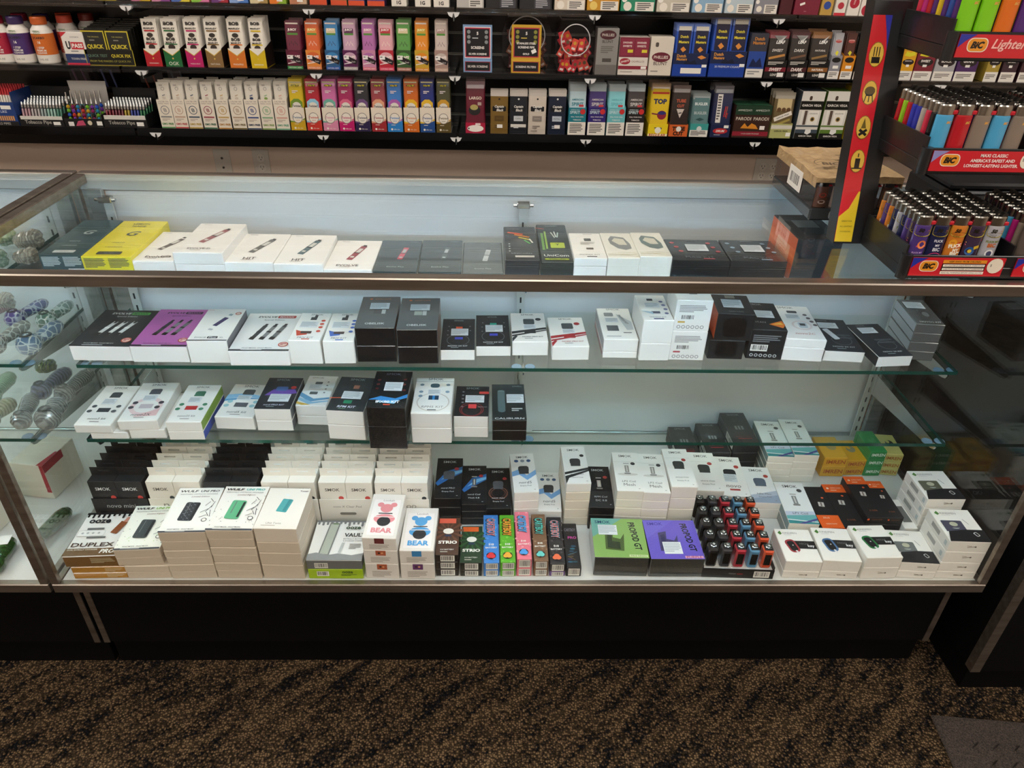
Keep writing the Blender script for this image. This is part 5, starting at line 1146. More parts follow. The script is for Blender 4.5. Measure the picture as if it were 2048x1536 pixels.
mb = MB(); F = Face(mb, (-w_/2, 0, 0), (w_, 0, 0), (0, 0, hq)); F.draw([('r', 0, 0, 1, .03, 'c8b83a'), ('r', 0, .03, .012, 1, 'c8b83a'), ('r', .988, .03, 1, 1, 'c8b83a'), ('t', 'QUICK TEST', .26, .60, .40, '6a8a78', {'b': .01}), ('t', 'QUICK FIX', .74, .60, .40, 'd8c83a', {'b': .02}), ('t', 'FROM THE MAKERS OF QUICK FIX', .5, .26, .84, 'a8a048')]); mb.build('printed_artwork', q)
tag(q, 'black and yellow counter display tray of kit boxes', 'display tray', GB)
def qf(i, s, front):
    art = dict(front=[('r', 0, 0, 1, 1, 'c8b83a'), ('r', .05, .0, .95, .96, '2a2a26'), ('t', 'THE ORIGINAL', .5, .82, .5, 'b8b060'), ('ln', .3, .68, .7, .74, 1, '8a8a80'), ('t', 'QUICK', .5, .53, .72, 'd8c83a', {'b': .03}), ('t', 'FIX', .5, .38, .36, 'd8c83a', {'b': .03})]) if front else None
    return carton('kit_box', 'black kit box with yellow lettering at the front of its display' if front else 'black kit box stored behind the front pair', 'pack', xc+s*(w_/4-.001), YF+.003+i*.027, ZB+.0014, 0, w_/2-.006, .0255, h_-.004+i*.004, '1c1b16', art, None, None, None, None, GB if front else 'rear black kit boxes', .4, .3)
for i in range(7):
    for s in (-1, 1): qf(i, s, i == 0)
# pre-rolled wrap cones
for i, (c, nm, t1) in enumerate((('b8202c', 'red', 'STRAWBERRY'), ('1f6a38', 'green', 'OGK'), ('c02068', 'magenta', 'PASSION FRUIT'), ('8a6a40', 'brown', 'NATURAL'), ('d8782a', 'orange', 'PINEAPPLE'), ('d8b81e', 'yellow', 'BANANA'))):
    fr = [('p', [(0, 0), (0, .94), (.5, .62), (1, .94), (1, 0)], c), ('p', [(0, 1), (0, .94), (.5, .62), (1, .94), (1, 1)], 'efeae0'), ('p', [(.0, .97), (.5, .65), (1, .97), (1, .93), (.5, .60), (0, .93)], 'd8b85a'), ('e', .5, .46, .05, .05, 'd8b85a'), ('t', t1, .5, .18, .6, 'f0ece0')]
    pp = [('t', 'BOB', .5, .90, .74, '1c1a18', {'b': .05, 'h': .24}), ('t', 'MARLEY', .5, .80, .86, '1c1a18', {'b': .03, 'h': .12}), ('r', .1, .735, .9, .765, c), ('e', .5, .66, .24, .16, '2a2420'), ('t', 'BOB', .5, .575, .66, '1c1a18', {'b': .05, 'h': .22}), ('t', 'MARLEY', .5, .50, .78, '1c1a18', {'b': .03}), ('r', .05, .455, .95, .48, c), ('e', .5, .40, .26, .22, '2f2620')]
    display('cone%d' % i, ZB, 'display_tray', 'wrap_pouch', 'white cone wrap display tray with %s base panel' % nm, 'white wrap pouch over the %s base tray' % nm, c, fr, 'ece6da', pp, 6, .017, group=GB, pg='cone wrap pouches', tray_side='2a1a14')
# juicy wraps
JU = (('6a1f3a', '5a1830', 'wine', '3a8a4a'), ('d8632e', 'e08a3a', 'orange', 'e08a5a'), ('3a86c0', '2a5a88', 'sky blue', '2a5aa8'), ('c8a0b8', '5a2050', 'lilac and plum', 'b0a8a8'), ('b06aa8', 'c888a8', 'orchid', 'd8788a'), ('e0a8b0', 'b82838', 'pink and red', 'd84a6a'), ('5a9a4a', '3a5a30', 'leaf green', 'b0786a'), ('e08a1e', 'c8a030', 'amber', 'd8902a'), ('c8b8b0', 'a88a80', 'taupe', 'c0a090'))
for i, (c, c2, nm, ft) in enumerate(JU):
    sp = [('q', .2+.15*k, .52+.04*((k*3) % 2), .04, .22, -10+8*k, 'f0e0d0' if i % 2 else '2a1a1e') for k in range(5)]
    pp = [('r', .02, .02, .98, .98, c), ('r', 0, .94, 1, .97, 'e8dcd0'), ('rr', .5, .80, .86, .46, .08, 0, 'd8c8a0' if i in (2, 6) else c2), ('t', 'JUICY', .5, .82, .74, 'f0e8a8' if i in (1, 7) else 'f0e4e0', {'b': .06, 'h': .22}), ('r', .08, .715, .92, .755, '4a8a2e')]+sp
    fr = [('e', .5, .62, .46, .36, c), ('t', 'WRAPS', .5, .66, .76, 'f4e8e4', {'b': .05, 's': .2}), ('q', .5, .36, .9, .05, 10, 'f0ece8'), ('q', .6, .5, .8, .30, -24, '1e1418'), ('t', 'Tube Twin', .55, .42, .6, 'f0e8e8', {'s': .3}), ('r', .0, 0, 1, .16, ft), ('t', 'NATURAL HEMP', .5, .08, .8, 'f0e8e0'), ('r', .05, .54, .42, .74, 'f0eeea'), ('ln', .1, .6, .38, .68, 1, '555')]
    display('juicy%d' % i, ZB, 'display_tray', 'wrap_pouch', '%s wrap display tray with a white price tag' % nm, '%s fruit wrap pouch' % nm, c2, fr, c, pp, 5, .018, group=GB, pg='fruit wrap pouches', tray_side='2a2022', clear=True)
# pipe screen cards
for key, edge, bg, ink, lab, t1, t2, t3 in (('screens', '7a9ac0', '16161a', 'd8dcde', 'blue-edged pipe screens card box reading 5 screens', '5', 'SCREENS', 'SILVER SCREENS'), ('gold', 'c8a030', '16161a', 'e8d060', 'gold-edged pipe screens card box in front of the jar', '5', 'SCREENS PIPE', 'GOLD')):
    xc, w_, h_, l_ = WL[key]; b = empty('screen_box', (xc, YF-.004, ZB))
    MB().box(-w_/2, 0, 0, w_/2, .05, l_, mat(edge, .4), .0008).build('box', b)
    MB().box(-w_/2, .004, l_, w_/2, .0055, h_, mat(edge, .4)).build('header_card', b)
    mb = MB(); F = Face(mb, (-w_/2, 0, 0), (w_, 0, 0), (0, 0, l_)); F.draw([('r', .06, .12, .94, .9, 'b03040'), ('r', .08, .16, .92, .86, bg), ('t', t3 if key == 'screens' else 'SCREENS FILTERS', .5, .5, .7, 'd8d0cc', {'b': .03})])
    F = Face(mb, (-w_/2, .004, l_), (w_, 0, 0), (0, 0, h_-l_)); F.draw([('r', .05, .06, .95, .94, 'e8e4e0' if key == 'screens' else edge), ('r', .07, .08, .93, .92, 'b83048'), ('r', .10, .11, .90, .89, bg)]+[('c', u, v, .06, '8a8e90' if key == 'screens' else '8a8a3a') for u, v in ((.2, .80), (.2, .66), (.2, .52), (.8, .80), (.8, .66), (.8, .52))]+[('t', t1, .5, .76, .06, 'f0ece8', {'b': .04}), ('ln', .32, .60, .68, .64, 1, ink)] + ([('t', t2, .5, .36, .46, 'f0ece8', {'b': .03}), ('t', t3, .5, .18, .62, 'f0ece8', {'b': .03})] if key == 'screens' else [('t', 'STAINLESS STEEL', .5, .48, .64, 'f0ece8', {'b': .03}), ('t', t2, .5, .37, .56, 'f0ece8', {'b': .03}), ('t', t3, .5, .18, .22, 'f0ece8', {'b': .03}), ('q', .76, .26, .16, .12, 25, 'f0eeea')])); mb.build('printed_artwork', b)
    MB().box(-w_/2, .0062, h_-.003, w_/2, .0068, h_+.018, FILM).build('clear_hanger', b)
    tag(b, lab, 'box', GB)
# clear plastic jars of small packets
def jar(key, label, fill, tilt, ydep, glassm, grp):
    xc, w_, h_, _ = WL[key]; j = empty('plastic_jar', (xc, YF+ydep, ZB)); r = w_/2
    out = [(-r*.78, 0), (r*.78, 0), (r, h_*.22), (r, h_*.66), (r*.74, h_*.97), (-r*.74, h_*.97), (-r, h_*.66), (-r, h_*.22)]
    dd = .10; n = len(out)
    mb = MB()
    for i in range(n):
        (xa, za), (xb, zb_) = out[i], out[(i+1) % n]
        mb.poly([(xa, 0, za), (xb, 0, zb_), (xb, dd, zb_), (xa, dd, za)], glassm, (0, dd/2, h_/2))
    mb.poly([(x, 0, z_) for x, z_ in out], glassm, (0, dd/2, h_/2)); mb.poly([(x, dd, z_) for x, z_ in out], glassm, (0, dd/2, h_/2))
    mb.build('clear_body', j)
    M = Matrix.Translation((0, -.0015, h_*.60)) @ Matrix.Rotation(math.pi/2, 4, 'X')
    mb = MB(); nn = 28; R1 = r*.72
    for i in range(nn):
        a0, a1 = 2*math.pi*i/nn, 2*math.pi*(i+1)/nn
        mb.tube(M @ Vector((R1*math.cos(a0), R1*math.sin(a0), 0)), M @ Vector((R1*math.cos(a1), R1*math.sin(a1), 0)), .0022, .0022, mat('c8c4c6', .2, 0., .5), 6, False)
    mb.build('lid_ring', j)
    tag(j, label, 'jar')
    rr = random.Random(len(key)+9)
    base = None
    for i in range(22):
        cw = rr.choice(fill)
        mb = MB().box(-.011, -.003, -.021, .011, .003, .021, mat(cw, .3, 0., .4), .001)
        o = mb.build('snack_packet')
        mb = MB(); F = Face(mb, (-.011, -.003, -.021), (.022, 0, 0), (0, 0, .042)); F.draw([('r', .02, .02, .98, .98, cw), ('c', .5, .66, .28, 'd8a030' if rr.random() < .5 else '6a5a3a'), ('r', .2, .12, .8, .3, 'e8dcd0')]); mb.build('printed_artwork', o)
        col = i % 5; row = i//5
        o.location = (xc+(-.40+.2*col)*r*1.55+rr.uniform(-.003, .003), YF+ydep+.014+rr.choice((.0, .022, .044)), ZB+.026+row*.0235)
        o.rotation_euler = (rr.uniform(-.15, .15), rr.uniform(-.7, .7), rr.uniform(-.1, .1))
        tag(o, 'small foil packet lying inside the %s jar' % grp, 'packet', 'packets in the %s jar' % grp)
jar('jar1', 'clear faceted plastic jar of brown packets behind the gold screens card', ('7a3a30', '8a4a38', '6a2a30', 'a0623a'), 0, .052, TINTED, 'brown packet')
jar('jar2', 'clear faceted plastic jar of red packets with a round lid ring', ('c8283a', 'd8383a', 'b82030', 'e04a3a'), 0, 0, FILM, 'red packet')
standing('phil1', ZB, 'cigar_box', 'grey cigar box with dark oval', '8d8a86', [('e', .5, .86, .38, .20, '4a2028'), ('t', 'PHILLIES', .5, .86, .56, 'c8c0b8', {'b': .02}), ('t', 'BLUNT', .5, .72, .5, '3a3430', {'b': .01}), ('ln', .2, .46, .8, .62, 4, '6a6662'), ('r', 0, 0, 1, .22, '6f6c68'), ('r', .3, .28, .72, .36, '4a4642')], .07, group=GB)
o = standing('swisher', ZB, 'cigar_box', 'maroon and white cigarillo carton with yellow tags', 'ded6cc', [('r', 0, .48, 1, 1, '7a2438'), ('r', .04, .52, .48, .96, '8a2c42'), ('r', .52, .52, .96, .96, '8a2c42')]+[p for u in (.26, .74) for p in (('t', 'SWISHER', u, .86, .32, 'ecdcd4', {'b': .02}), ('t', 'SWEETS', u, .77, .30, 'ecdcd4', {'b': .02}), ('r', u+.02, .60, u+.2, .68, 'd8c83a'))]+[('e', .22, .37, .18, .10, 'a02838'), ('t', 'SWEETS', .22, .37, .28, 'f0e4dc', {'b': .02, 'a': 12}), ('t', 'CIGARILLOS', .66, .37, .44, '8a6a60'), ('r', 0, .16, 1, .25, '8a2438'), ('r', .78, .17, .96, .24, 'f0ece6'), ('ln', .08, .06, .9, .11, 1, 'b0a8a0')], .07, group=GB)
standing('phil2', ZB, 'cigar_box', 'cream cigar box with maroon oval', 'dcd2c4', [('e', .5, .48, .40, .20, '6a2030'), ('t', 'PHILLIES', .5, .48, .62, 'e0d4c8', {'b': .02}), ('t', 'BLUNT', .5, .32, .6, '4a3a34', {'b': .01}), ('rr', .28, .80, .14, .18, .05, 0, '5a5048'), ('ln', .1, .08, .7, .13, 1, '8a8278')], .07, group=GB)
# cigar pouches and packs
for key, lab, n in (('dutch1', 'blue cigar tray holding two columns of pouches', 2), ('dutch2', 'taller blue cigar tray with open pouches', 2)):
    xc, w_, h_, l_ = WL[key]; w_ -= .003
    t = empty('display_tray', (xc, YF, ZB)); m = mat('1a3f9a', .4, 0., .3)
    MB().box(-w_/2, 0, 0, w_/2, .001, l_, m).box(-w_/2, .001, 0, w_/2, .11, .001, m).box(-w_/2, .001, .001, -w_/2+.001, .11, l_, m).box(w_/2-.001, .001, .001, w_/2, .11, l_, m).build('tray_shell', t)
    mb = MB(); F = Face(mb, (-w_/2, 0, 0), (w_, 0, 0), (0, 0, l_)); F.draw([('r', 0, .52, 1, 1, '16224a'), ('t', 'Dutch', .22, .88, .26, 'd8963a', {'b': .03}), ('t', 'Masters', .24, .74, .30, 'd8963a', {'b': .03}), ('p', [(.68, .84), (.8, .92), (.94, .82), (.8, .74)], 'd88a3a'), ('p', [(.3, .52), (.4, .74), (.5, .62), (.62, .72), (.7, .52)], '0c1430'), ('r', .24, .12, .84, .36, 'e8e4da') if key == 'dutch1' else ('t', '30 PREMIUM CIGARS', .5, .40, .7, 'd8dcec'), ('r', .84, .4, .98, .52, 'f0eee8')]); mb.build('printed_artwork', t)
    tag(t, lab, 'display tray', GB)
    for s in (-1, 1):
        for i in range(4):
            pp = [('r', .06, .44, .94, .90, '12183a'), ('r', .06, .88, .94, .96, 'd8d4c8'), ('t', 'Dutch', .5, .76, .56, 'e0d03a', {'b': .03}), ('t', 'Masters', .5, .66, .72, 'e0d03a', {'b': .03}), ('p', [(.3, .52), (.5, .57), (.72, .51), (.5, .46)], 'd88a3a')] if i == 0 else None
            o = pouch('cigar_pouch', w_/2-.004, h_-.004, '2352b8', pp, '6a8ad8', .06); o.location = (xc+s*(w_/4-.0006), YF+.003+i*.02, ZB+.0016)
            tag(o, ('blue cigar pouch with yellow lettering, frontmost in the %s' if i == 0 else 'blue cigar pouch behind the front one in the %s') % ('two-column tray' if key == 'dutch1' else 'taller tray'), 'pouch', '%s blue cigar pouches, %s' % ('shorter' if key == 'dutch1' else 'taller', 'front' if i == 0 else 'rear'))
standing('dutch3', ZB, 'cigar_box', 'navy cigar box with white lower panel', '3a3a44', [('t', 'Dutch', .5, .88, .56, 'c8843a', {'b': .03}), ('t', 'Masters', .5, .79, .7, 'c8843a', {'b': .03}), ('r', 0, .20, 1, .60, '2a4a9a'), ('p', [(.1, .24), (.3, .44), (.5, .34), (.7, .46), (.9, .24)], '14204a'), ('r', 0, 0, 1, .20, 'e0dcd4'), ('ln', .1, .05, .8, .15, 2, '888')], .06, group=GB)
for i, (c, t1) in enumerate((('7a1c2c', 'SWEET'), ('4a1c24', 'DARK'), ('8a5a28', 'NATURAL'))):
    display('leaf%d' % i, ZB, 'display_tray', 'leaf_pouch', 'black %s wrap tray with %s stripe' % (t1.lower(), ('wine', 'maroon', 'tan')[i]), 'dark cigar wrap pouch in the %s-striped tray' % ('wine', 'maroon', 'tan')[i], '161414', [('r', 0, .36, 1, .60, c), ('t', t1, .5, .48, .6, 'f0e8e0', {'b': .03, 's': .2}), ('r', .06, .68, .94, .96, '0c0c0c'), ('ln', .1, .72, .9, .92, 3, 'c8c4bc'), ('t', 'LEAF', .45, .18, .3, 'd8d4cc', {'b': .03}), ('r', .62, .06, .92, .30, 'f0eeea')], '201c1a', [('p', [(.2, .92), (.5, .80), (.9, .92), (.6, .76)], 'c8cac8'), ('t', 'LEAF', .6, .78, .5, 'e8e8e4', {'b': .04, 's': .2}), ('t', t1, .5, .60, .62, 'd8d4d0', {'b': .02, 's': .2}), ('q', .5, .46, .9, .12, 12, ('b8803a', '6a4a34', '8a6a38')[i])], 4, .02, group=GB, pg='cigar wrap pouches', topcol=c)
for i, (c, b2, nm) in enumerate((('8a8a92', 'a8a8ae', 'silver'), ('d88a1e', '4a2018', 'golden'), ('2a2624', '1c1a1a', 'black'))):
    display('sweet%d' % i, ZB, 'display_tray', 'cigar_pouch', '%s narrow cigarillo tray with white lower panel' % nm, '%s slim cigarillo pouch' % nm, c, [('r', 0, 0, 1, .34, 'e8e4dc'), ('ln', .1, .06, .9, .28, 3, '77736c'), ('e', .5, .82, .4, .22, '1e1a18'), ('r', .3, .45, .8, .58, 'f0eee8')], b2, [('r', .02, .02, .98, .98, b2), ('e', .5, .82, .4, .2, 'b04a4a'), ('t', 'SWISHER', .5, .84, .7, 'e8d0c8'), ('p', [(.3, .56), (.5, .62), (.75, .58), (.6, .50)], 'd8d02a')], 3, .02, group=GB, pg='slim cigarillo pouches')
for i, (c, nm, t1) in enumerate((('d8a01e', 'yellow', 'DIAMONDS'), ('7a2030', 'maroon', 'SWEET'), ('a8a8ac', 'silver', 'BLACK'), ('4a2860', 'violet', 'GRAPE'), ('a8903a', 'old gold', 'GOLD'), ('3a2430', 'dark plum', 'DARK'), ('42262e', 'dark cherry', 'CHERRY'))):
    standing('sweet%d' % (i+3), ZB, 'cigarillo_box', '%s cigarillo box with dark lips emblem behind the lighter rack' % nm, c, [('r', 0, 0, 1, .32, 'e4e0d8'), ('ln', .1, .08, .9, .24, 3, '77736c'), ('e', .5, .62, .42, .2, '1e1618'), ('t', t1, .5, .66, .5, 'f0ece8', {'b': .03}), ('r', .4, .46, .62, .54, 'f0eee8')]+([('p', [(.1, .84), (.2, .98), (.5, .94), (.8, 1), (.9, .86), (.5, .80)], 'd8d02a')] if i < 2 else []), .06, group=GB)
# ---- lowest shelf
xc, w_, h_, l_ = WL['cigtray']
t = empty('display_tray', (xc, YF, ZC)); m = mat('23407e', .4)
MB().box(-w_/2, 0, 0, w_/2, .0012, .085, m).box(-w_/2, .0012, 0, w_/2, .15, .001, m).box(w_/2-.001, .0012, .001, w_/2, .15, .12, m).box(-w_/2, .0012, .001, -w_/2+.001, .15, .12, m).build('tray_shell', t)
mb = MB(); F = Face(mb, (-w_/2, 0, 0), (w_, 0, 0), (0, 0, .085)); F.draw([('r', 0, 0, 1, .18, '1a1a1c'), ('t', 'TOBACCO PIPES', .4, .09, .7, 'c8c4bc'), ('t', 'LOOK LIKE', .5, .60, .5, 'd8dcec'), ('r', .6, .7, .9, .86, 'f0eee8')]+[('r', .03+.065*i, .22, .075+.065*i, .42, 'd89a5a') for i in range(14)]); mb.build('printed_artwork', t)
tag(t, 'blue display tray of cigarette-look one-hitter pipes', 'display tray', GC)
pm = None
for i in range(12):
    for j in range(4):
        if pm is None:
            pm = MB().tube((0, 0, 0), (0, .012, .098), .0038, .0038, mat('ece6dc', .4), 8).build('one_hitter_pipe')
            MB().tube((0, .012, .0982), (0, .0156, .122), .0039, .0036, mat('b82830', .4), 8).build('red_tip', pm); o = pm
        else: o = dup(pm, (0, 0, 0))
        o.location = (xc-w_/2+.0085+i*.0097, YF+.012+j*.03, ZC+.008)
        tag(o, 'white one-hitter pipe with a red tip in the blue tray', 'pipe', 'one-hitter pipes in the blue tray')
def pipe_tray(key, lab, cols_, grp):
    xc, w_, h_, l_ = WL[key]; t = empty('display_tray', (xc, YF, ZC)); m = mat('121214', .5); dp = .13
    MB().box(-w_/2, 0, 0, w_/2, .0012, l_, m).box(-w_/2, .0012, 0, w_/2, dp, .001, m).box(-w_/2, .0012, .001, -w_/2+.001, dp, l_*1.6, m).box(w_/2-.001, .0012, .001, w_/2, dp, l_*1.6, m).box(-w_/2, dp-.001, .001, w_/2, dp, .12, m).build('tray_shell', t)
    MB().box(-w_/2+.004, .003, l_*.9, w_/2-.004, .005, l_*1.5, mat('d8d4cc', .5), .0006).build('white_divider', t)
    mb = MB(); F = Face(mb, (-w_/2, 0, 0), (w_, 0, 0), (0, 0, l_)); F.draw([('t', 'Tobacco Pipe', .42, .55, .6, 'a8a49c', {'b': .02}), ('r', .76, .2, .92, .7, 'f0eee8')]); mb.build('printed_artwork', t)
    tag(t, lab, 'display tray', GC)
    protos = []
    for i in range(13):
        for j in range(4):
            c = cols_[(i*len(cols_))//13]; k = (c,)
            pr = [p for p in protos if p[0] == c]
            if not pr:
                o = MB().lathe([(.0035, 0), (.0042, .006), (.0042, .050), (.0034, .056)], mat(c, .15, .1, .8), 8, Matrix.Rotation(-.22, 4, 'X')).build('metal_pipe')
                MB().lathe([(.0034, .0562), (.0046, .059), (.0050, .070), (.0042, .078), (.0036, .080)], CHROME, 8, Matrix.Rotation(-.22, 4, 'X')).build('chrome_end', o); protos.append((c, o))
            else: o = dup(pr[0][1], (0, 0, 0))
            o.location = (xc-w_/2+.011+i*(w_-.022)/12, YF+.012+j*.025, ZC+.004+j*.003)
            tag(o, 'slim %s metal pipe with chrome end in the %s' % ((('rose', 'silver', 'grey', 'mint', 'teal') if 'pale' in grp else ('wine', 'plum', 'gold', 'blue', 'green'))[cols_.index(c)], grp), 'pipe', 'metal pipes in the %s' % grp)
pipe_tray('pipes1', 'black tobacco pipe tray with pale tinted pipes', ('b08a92', 'a8a0a0', '8a9a9a', '8ab0a4', '3f7a68'), 'pale pipe tray')
pipe_tray('pipes2', 'black tobacco pipe tray with deep coloured pipes', ('7a1f30', '6a2a3a', 'a08a2a', '2a3a8a', '1f6a40'), 'deep coloured pipe tray')
xc, w_, h_, l_ = WL['beads']
t = empty('display_tray', (xc, YF, ZC)); m = mat('121214', .5)
MB().box(-w_/2, 0, 0, w_/2, .0012, l_, m).box(-w_/2, .0012, 0, w_/2, .1, .001, m).box(-w_/2, .0012, .001, -w_/2+.001, .1, l_*1.5, m).box(w_/2-.001, .0012, .001, w_/2, .1, l_*1.5, m).build('tray_shell', t)
MB().prism([(-w_/2+.01, .002), (w_/2-.01, .002), (w_/2, h_), (-w_/2, h_)], .097, .0985, mat('cfcac4', .5)).build('white_backing_card', t)
mb = MB(); F = Face(mb, (-w_/2, 0, 0), (w_, 0, 0), (0, 0, l_)); F.draw([('p', [(.28, .1), (.36, .7), (.5, .8), (.54, .2)], 'c04a6a'), ('c', .66, .5, .06, 'd8cab0'), ('r', .84, .2, .98, .7, 'f0eee8'), ('r', .1, .1, .24, .6, 'e8e4e0')]); mb.build('printed_artwork', t)
tag(t, 'black tray of beaded pipes with a white backing card', 'display tray', GC)
BC = ('6ab02a', '7a3aa0', '2a5ac0', 'c83a30', 'c8a02a', '8a1f5a', '2a8ab0', '1f1f22')
for i in range(7):
    for j in range(2):
        o = empty('beaded_pipe', (xc-w_/2+.018+i*.018, YF+.012+j*.035, ZC+.004))
        a = -.16; c = BC[(i+j*3) % 8]; R_ = Matrix.Rotation(a, 4, 'X')
        mb = MB()
        for k in range(5): mb.lathe([(.003, k*.0145), (.0068, k*.0145+.0035), (.0072, k*.0145+.0075), (.003, k*.0145+.014)], mat(c if k % 2 else BC[(i+k) % 8], .12, .3, .8), 10, R_)
        mb.build('beads', o)
        MB().lathe([(.0034, .0727), (.0042, .076), (.0030, .092), (.0026, .116)], CHROME, 8, R_).build('mouthpiece', o)
        tag(o, '%s beaded metal pipe standing before the white backing card' % ('green', 'purple', 'blue', 'red', 'gold', 'magenta', 'teal', 'black')[(i+j*3) % 8], 'pipe', 'beaded pipes')
# hanging clear pouches of novelty pipes behind the trays
for i, xx in enumerate((-.80, -.69, -.53, -.42)):
    o = empty('hanging_pipe_bag', (xx, 2.12, ZC+.09))
    MB().box(-.045, 0, 0, .045, .001, .12, TINTED).build('bag', o)
    for d in (-.02, .015): MB().tube((d, .004, .02), (d-.012, .004, .085), .004, .005, mat(('8a6a8a', '6a7ab0', '9a5a4a', '7a8a9a')[i], .2, 0., .6), 8).build('glass_tube', o)
    MB().box(-.045, -.0004, -.02, .045, .0014, -.0005, mat('3a2a1c', .5)).build('card_strip', o)
    MB().box(-.003, 0, .1205, .003, .055, .123, STEEL).build('peg', o)
    tag(o, 'clear bag of novelty pipes on the slatwall behind the %s' % ('pale pipe tray', 'beaded pipe tray', 'deep coloured pipe tray', 'hemp wraps')[i], 'bag')
# hemp wraps
WC = (('8a8a88', '4a8a4a', '30'), ('c8a890', 'b8303a', ''), ('4a5a6a', 'b89a3a', ''), ('a05058', '2a6a4a', ''), ('c8a86a', 'b8863a', ''), ('b8a088', '7a6a3a', ''), ('4a5a8a', '2a3a5a', ''), ('8ab08a', '7a9a4a', ''), ('d8a898', '6aa888', ''))
for i, (ring, ink, _) in enumerate(WC):
    fr = [('t', '2 FILTER TIPS', .5, .93, .8, '8a7a70'), ('t', 'HERBAL WRAPS', .5, .865, .8, '8a7a70'), ('o', .5, .64, .32, .27, ring), ('q', .42, .64, .05, .26, 12, ring), ('q', .5, .64, .05, .30, 12, ring), ('q', .58, .64, .05, .26, 12, ring), ('r', .1, .38, .9, .43, ring), ('ln', .16, .25, .84, .34, 2, 'b8aa9c'), ('t', 'GMO FREE', .5, .16, .86, ink, {'b': .04, 'h': .15}), ('r', 0, .01, 1, .05, ink)]
    pp = [('o', .5, .86, .16, .13, '77736e'), ('q', .5, .72, .3, .08, 20, ring), ('e', .5, .66, .18, .12, ink if i in (6, 7) else 'c8bcae'), ('ln', .2, .90, .8, .95, 1, 'b0a8a0')]
    display('wrap%d' % i, ZC, 'display_tray', 'wrap_pouch', 'cream hemp wrap tray with %s ring emblem' % ('grey', 'peach', 'slate', 'rose red', 'sand', 'tan', 'navy', 'sage green', 'salmon')[i], 'pale hemp wrap pouch from the %s ring tray' % ('grey', 'peach', 'slate', 'rose red', 'sand', 'tan', 'navy', 'sage green', 'salmon')[i], 'eae0d0', fr, 'd9d3c6', pp, 5, .021, group=GC, pg='hemp wrap pouches', clear=True)
TW = (('d0b41e', 'c8a01e', 'yellow', '6a8a2a'), ('b01c30', 'c8382e', 'red', '8ac0d8'), ('c868a0', 'd888a8', 'pink', '6aa898'), ('a02058', 'c01868', 'magenta', 'd06080'), ('2a2a30', '2a2048', 'black violet', '6a4a7a'), ('984048', 'a02830', 'rosewood', 'd89a78'), ('3a78c0', '2a80c8', 'blue and orchid', 'a85aa8'), ('c8641e', 'd06a1e', 'orange', 'e0b01e'), ('1f2f78', '1f4a8a', 'navy', 'd8b02a'), ('4a4a30', '5a4a20', 'olive', 'c0902a'))
for i, (c, c2, nm, ac) in enumerate(TW):
    fr = [('r', 0, 0, 1, 1, 'e8dccb'), ('p', [(0, 0), (0, .44), (.5, .36), (1, .48), (1, 0)], c2), ('p', [(0, .44), (.3, .40), (.3, .36), (0, .36)], ac), ('p', [(.8, .46), (1, .48), (1, .56), (.86, .50)], ac), ('e', .5, .56, .34, .36, '8a8078'), ('e', .5, .56, .30, .32, 'ece4d8'), ('t', 'Twisted', .5, .58, .62, c2 if i != 0 else '4a6a8a', {'b': .02, 's': .25}), ('t', 'HEMP', .5, .45, .26, c2), ('ln', .25, .26, .75, .30, 1, 'e8dccb'), ('c', .28, .11, .07, 'ece4d8'), ('t', 'rillo size', .6, .11, .4, 'ece4d8')]
    pp = [('r', .0, .93, 1, .955, 'd8d0a0'), ('rr', .5, .88, .66, .13, .05, 0, '3a3a20'), ('t', '4 for 99', .5, .88, .56, 'e8d82a', {'b': .05}), ('ln', .2, .72, .8, .78, 2, 'e0d4d4'), ('p', [(0, .40), (0, .56), (.3, .62), (.7, .62), (1, .56), (1, .40)], ac), ('e', .5, .46, .40, .40, 'd8d2c8'), ('t', 'Twisted', .5, .48, .8, '4a4248', {'b': .03, 's': .25})]
    display('twist%d' % i, ZC, 'display_tray', 'wrap_pouch', 'cream hemp wrap tray with %s lower half' % nm, '%s hemp wrap pouch with cream oval' % nm, 'e8dccb', fr, c, pp, 5, .021, group=GC, pg='oval hemp wrap pouches', clear=True)
display('largo', ZC, 'display_tray', 'tobacco_pouch', 'crimson tobacco tray with white oval', 'maroon tobacco pouch with a pipe-bowl picture', 'b01c40', [('e', .5, .46, .42, .17, 'f0e8e0'), ('c', .16, .46, .04, '3a2a2a'), ('r', .5, .78, .76, .96, 'e8dcd8')], '64152a', [('t', 'LARGO', .5, .68, .74, 'e8d8c8', {'b': .02}), ('e', .45, .44, .36, .28, '1c1818'), ('e', .42, .50, .24, .16, 'a89a5a'), ('r', .64, .54, .86, .60, 'b09a90')], 5, .02, group=GC, pg='maroon tobacco pouches', topcol='8a6a70')
